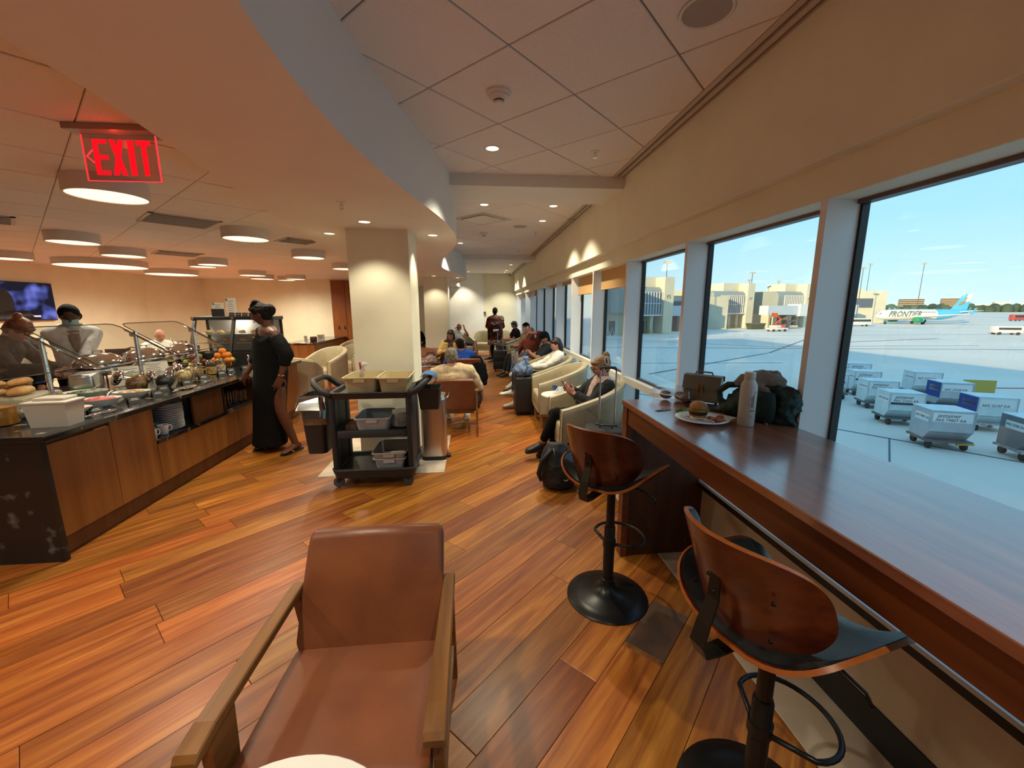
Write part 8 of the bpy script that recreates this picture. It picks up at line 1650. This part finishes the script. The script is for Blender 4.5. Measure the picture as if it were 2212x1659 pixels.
t = thing('waste_skip', 'dark green skip beside the pillars', 'skip', (*X9(69, 95.6), AG), RAD(10)); MB().add([(-2, -.9, 0), (2, -.9, 0), (2, .9, 0), (-2, .9, 0), (-2.6, -1, 1.7), (2.6, -1, 1.7), (2.6, 1, 1.7), (-2.6, 1, 1.7)], [(3, 2, 1, 0), (4, 5, 6, 7), (0, 1, 5, 4), (1, 2, 6, 5), (2, 3, 7, 6), (3, 0, 4, 7)]).build('tub', mat('skip_green', '#26402e', .6), t); MB().box(-2.6, 2.6, -1.02, -.98, 1.5, 1.72).build('rim', m_dol, t)
t = thing('belt_loader', 'white belt loader near the orange lift', 'belt loader', (*X9(78, 97), AG), RAD(-5)); MB().box(-3, 3, -.9, .9, .4, 1.0).build('chassis', m_dolw, t); MB().box(-3.5, 3.5, -.5, .5, -.12, .12, M.Translation((0, 0, 1.8)) @ M.Rotation(RAD(-14), 4, 'Y')).build('belt', m_dol, t)
t = thing('service_stairs', 'white A-frame ground equipment outside the shaded window', 'ground equipment', (29.5, 86, AG), 0)
for x in (-1.0, 0, 1.0): MB().tube([(x-.5, 0, 0), (x, 0, 2.0), (x+.5, 0, 0)], .08, 6).build('frame', m_mulw, t)
t = thing('tow_tractor', 'small yellow tug outside the window by the rounded bay', 'tug', (35.5, 90, AG), 0); MB().box(-1, 1, -.6, .6, .3, .9).build('body', m_ylw, t); MB().box(-.9, -.2, -.5, .5, .9, 1.5).build('cab', m_ylw, t)
for x in (-.6, .6): MB().lathe([(.1, -.6), (.3, -.6), (.3, .6), (.1, .6)], 14, mtx=M.Translation((x, 0, .3)) @ M.Rotation(RAD(90), 4, 'X')).build('wheel', m_tyre, t, smooth=True, angle=40)
# ------------------------------------------------------------------ skyline
m_hot = mat('hotel_beige', '#b39b78', .8); m_tree = mat('treeline_green', '#3f5040', .9, var=.3, vscale=.05)
for i, (x, y, w, h, lab) in enumerate(((627, 545, 26, 17.5, 'beige hotel block on the horizon left of the aircraft tail'), (691, 540, 28, 18.5, 'beige hotel block on the horizon behind the aircraft tail'))):
    t = thing('hotel', lab, 'building', (x, y, AG), RAD(-45), 'hotels on the horizon'); MB().box(-w/2, w/2, -8, 8, 0, h).build('block', m_hot, t)
    for f in range(6): MB().box(-w/2-.1, w/2+.1, -8.3, -8, 3.5+f*h/7, 4.9+f*h/7).build('balcony_band', m_dark, t)
R = random.Random(9)
for i in range(14):
    x = 760+16*i; y = 560-14*i; t = thing('warehouse', 'low white building on the horizon, %s from the hotels' % ['first', 'second', 'third', 'fourth', 'fifth', 'sixth', 'seventh', 'eighth', 'ninth', 'tenth', 'eleventh', 'twelfth', 'thirteenth', 'fourteenth'][i], 'building', (x, y, AG), RAD(-45), 'low white buildings on the horizon'); w = R.uniform(14, 30); h = R.uniform(9, 14); MB().box(-w/2, w/2, -6, 6, 0, h).build('block', m_pierw, t); MB().box(-w/2, w/2, -6.1, -6, h*.5, h*.7).build('window_band', m_win, t)
mb = MB()
for i in range(170):
    k = i/170; x = 520+k*480; y = 520-k*230; h = R.uniform(5, 8); mb.ell((x+R.uniform(-8, 8), y+R.uniform(-8, 8), AG+h*.4), (R.uniform(4, 8), R.uniform(4, 8), h), 8, 6)
o = mb.build('treeline', m_tree, smooth=True); tag(o, 'dark green line of trees along the horizon', 'trees', kind='stuff')
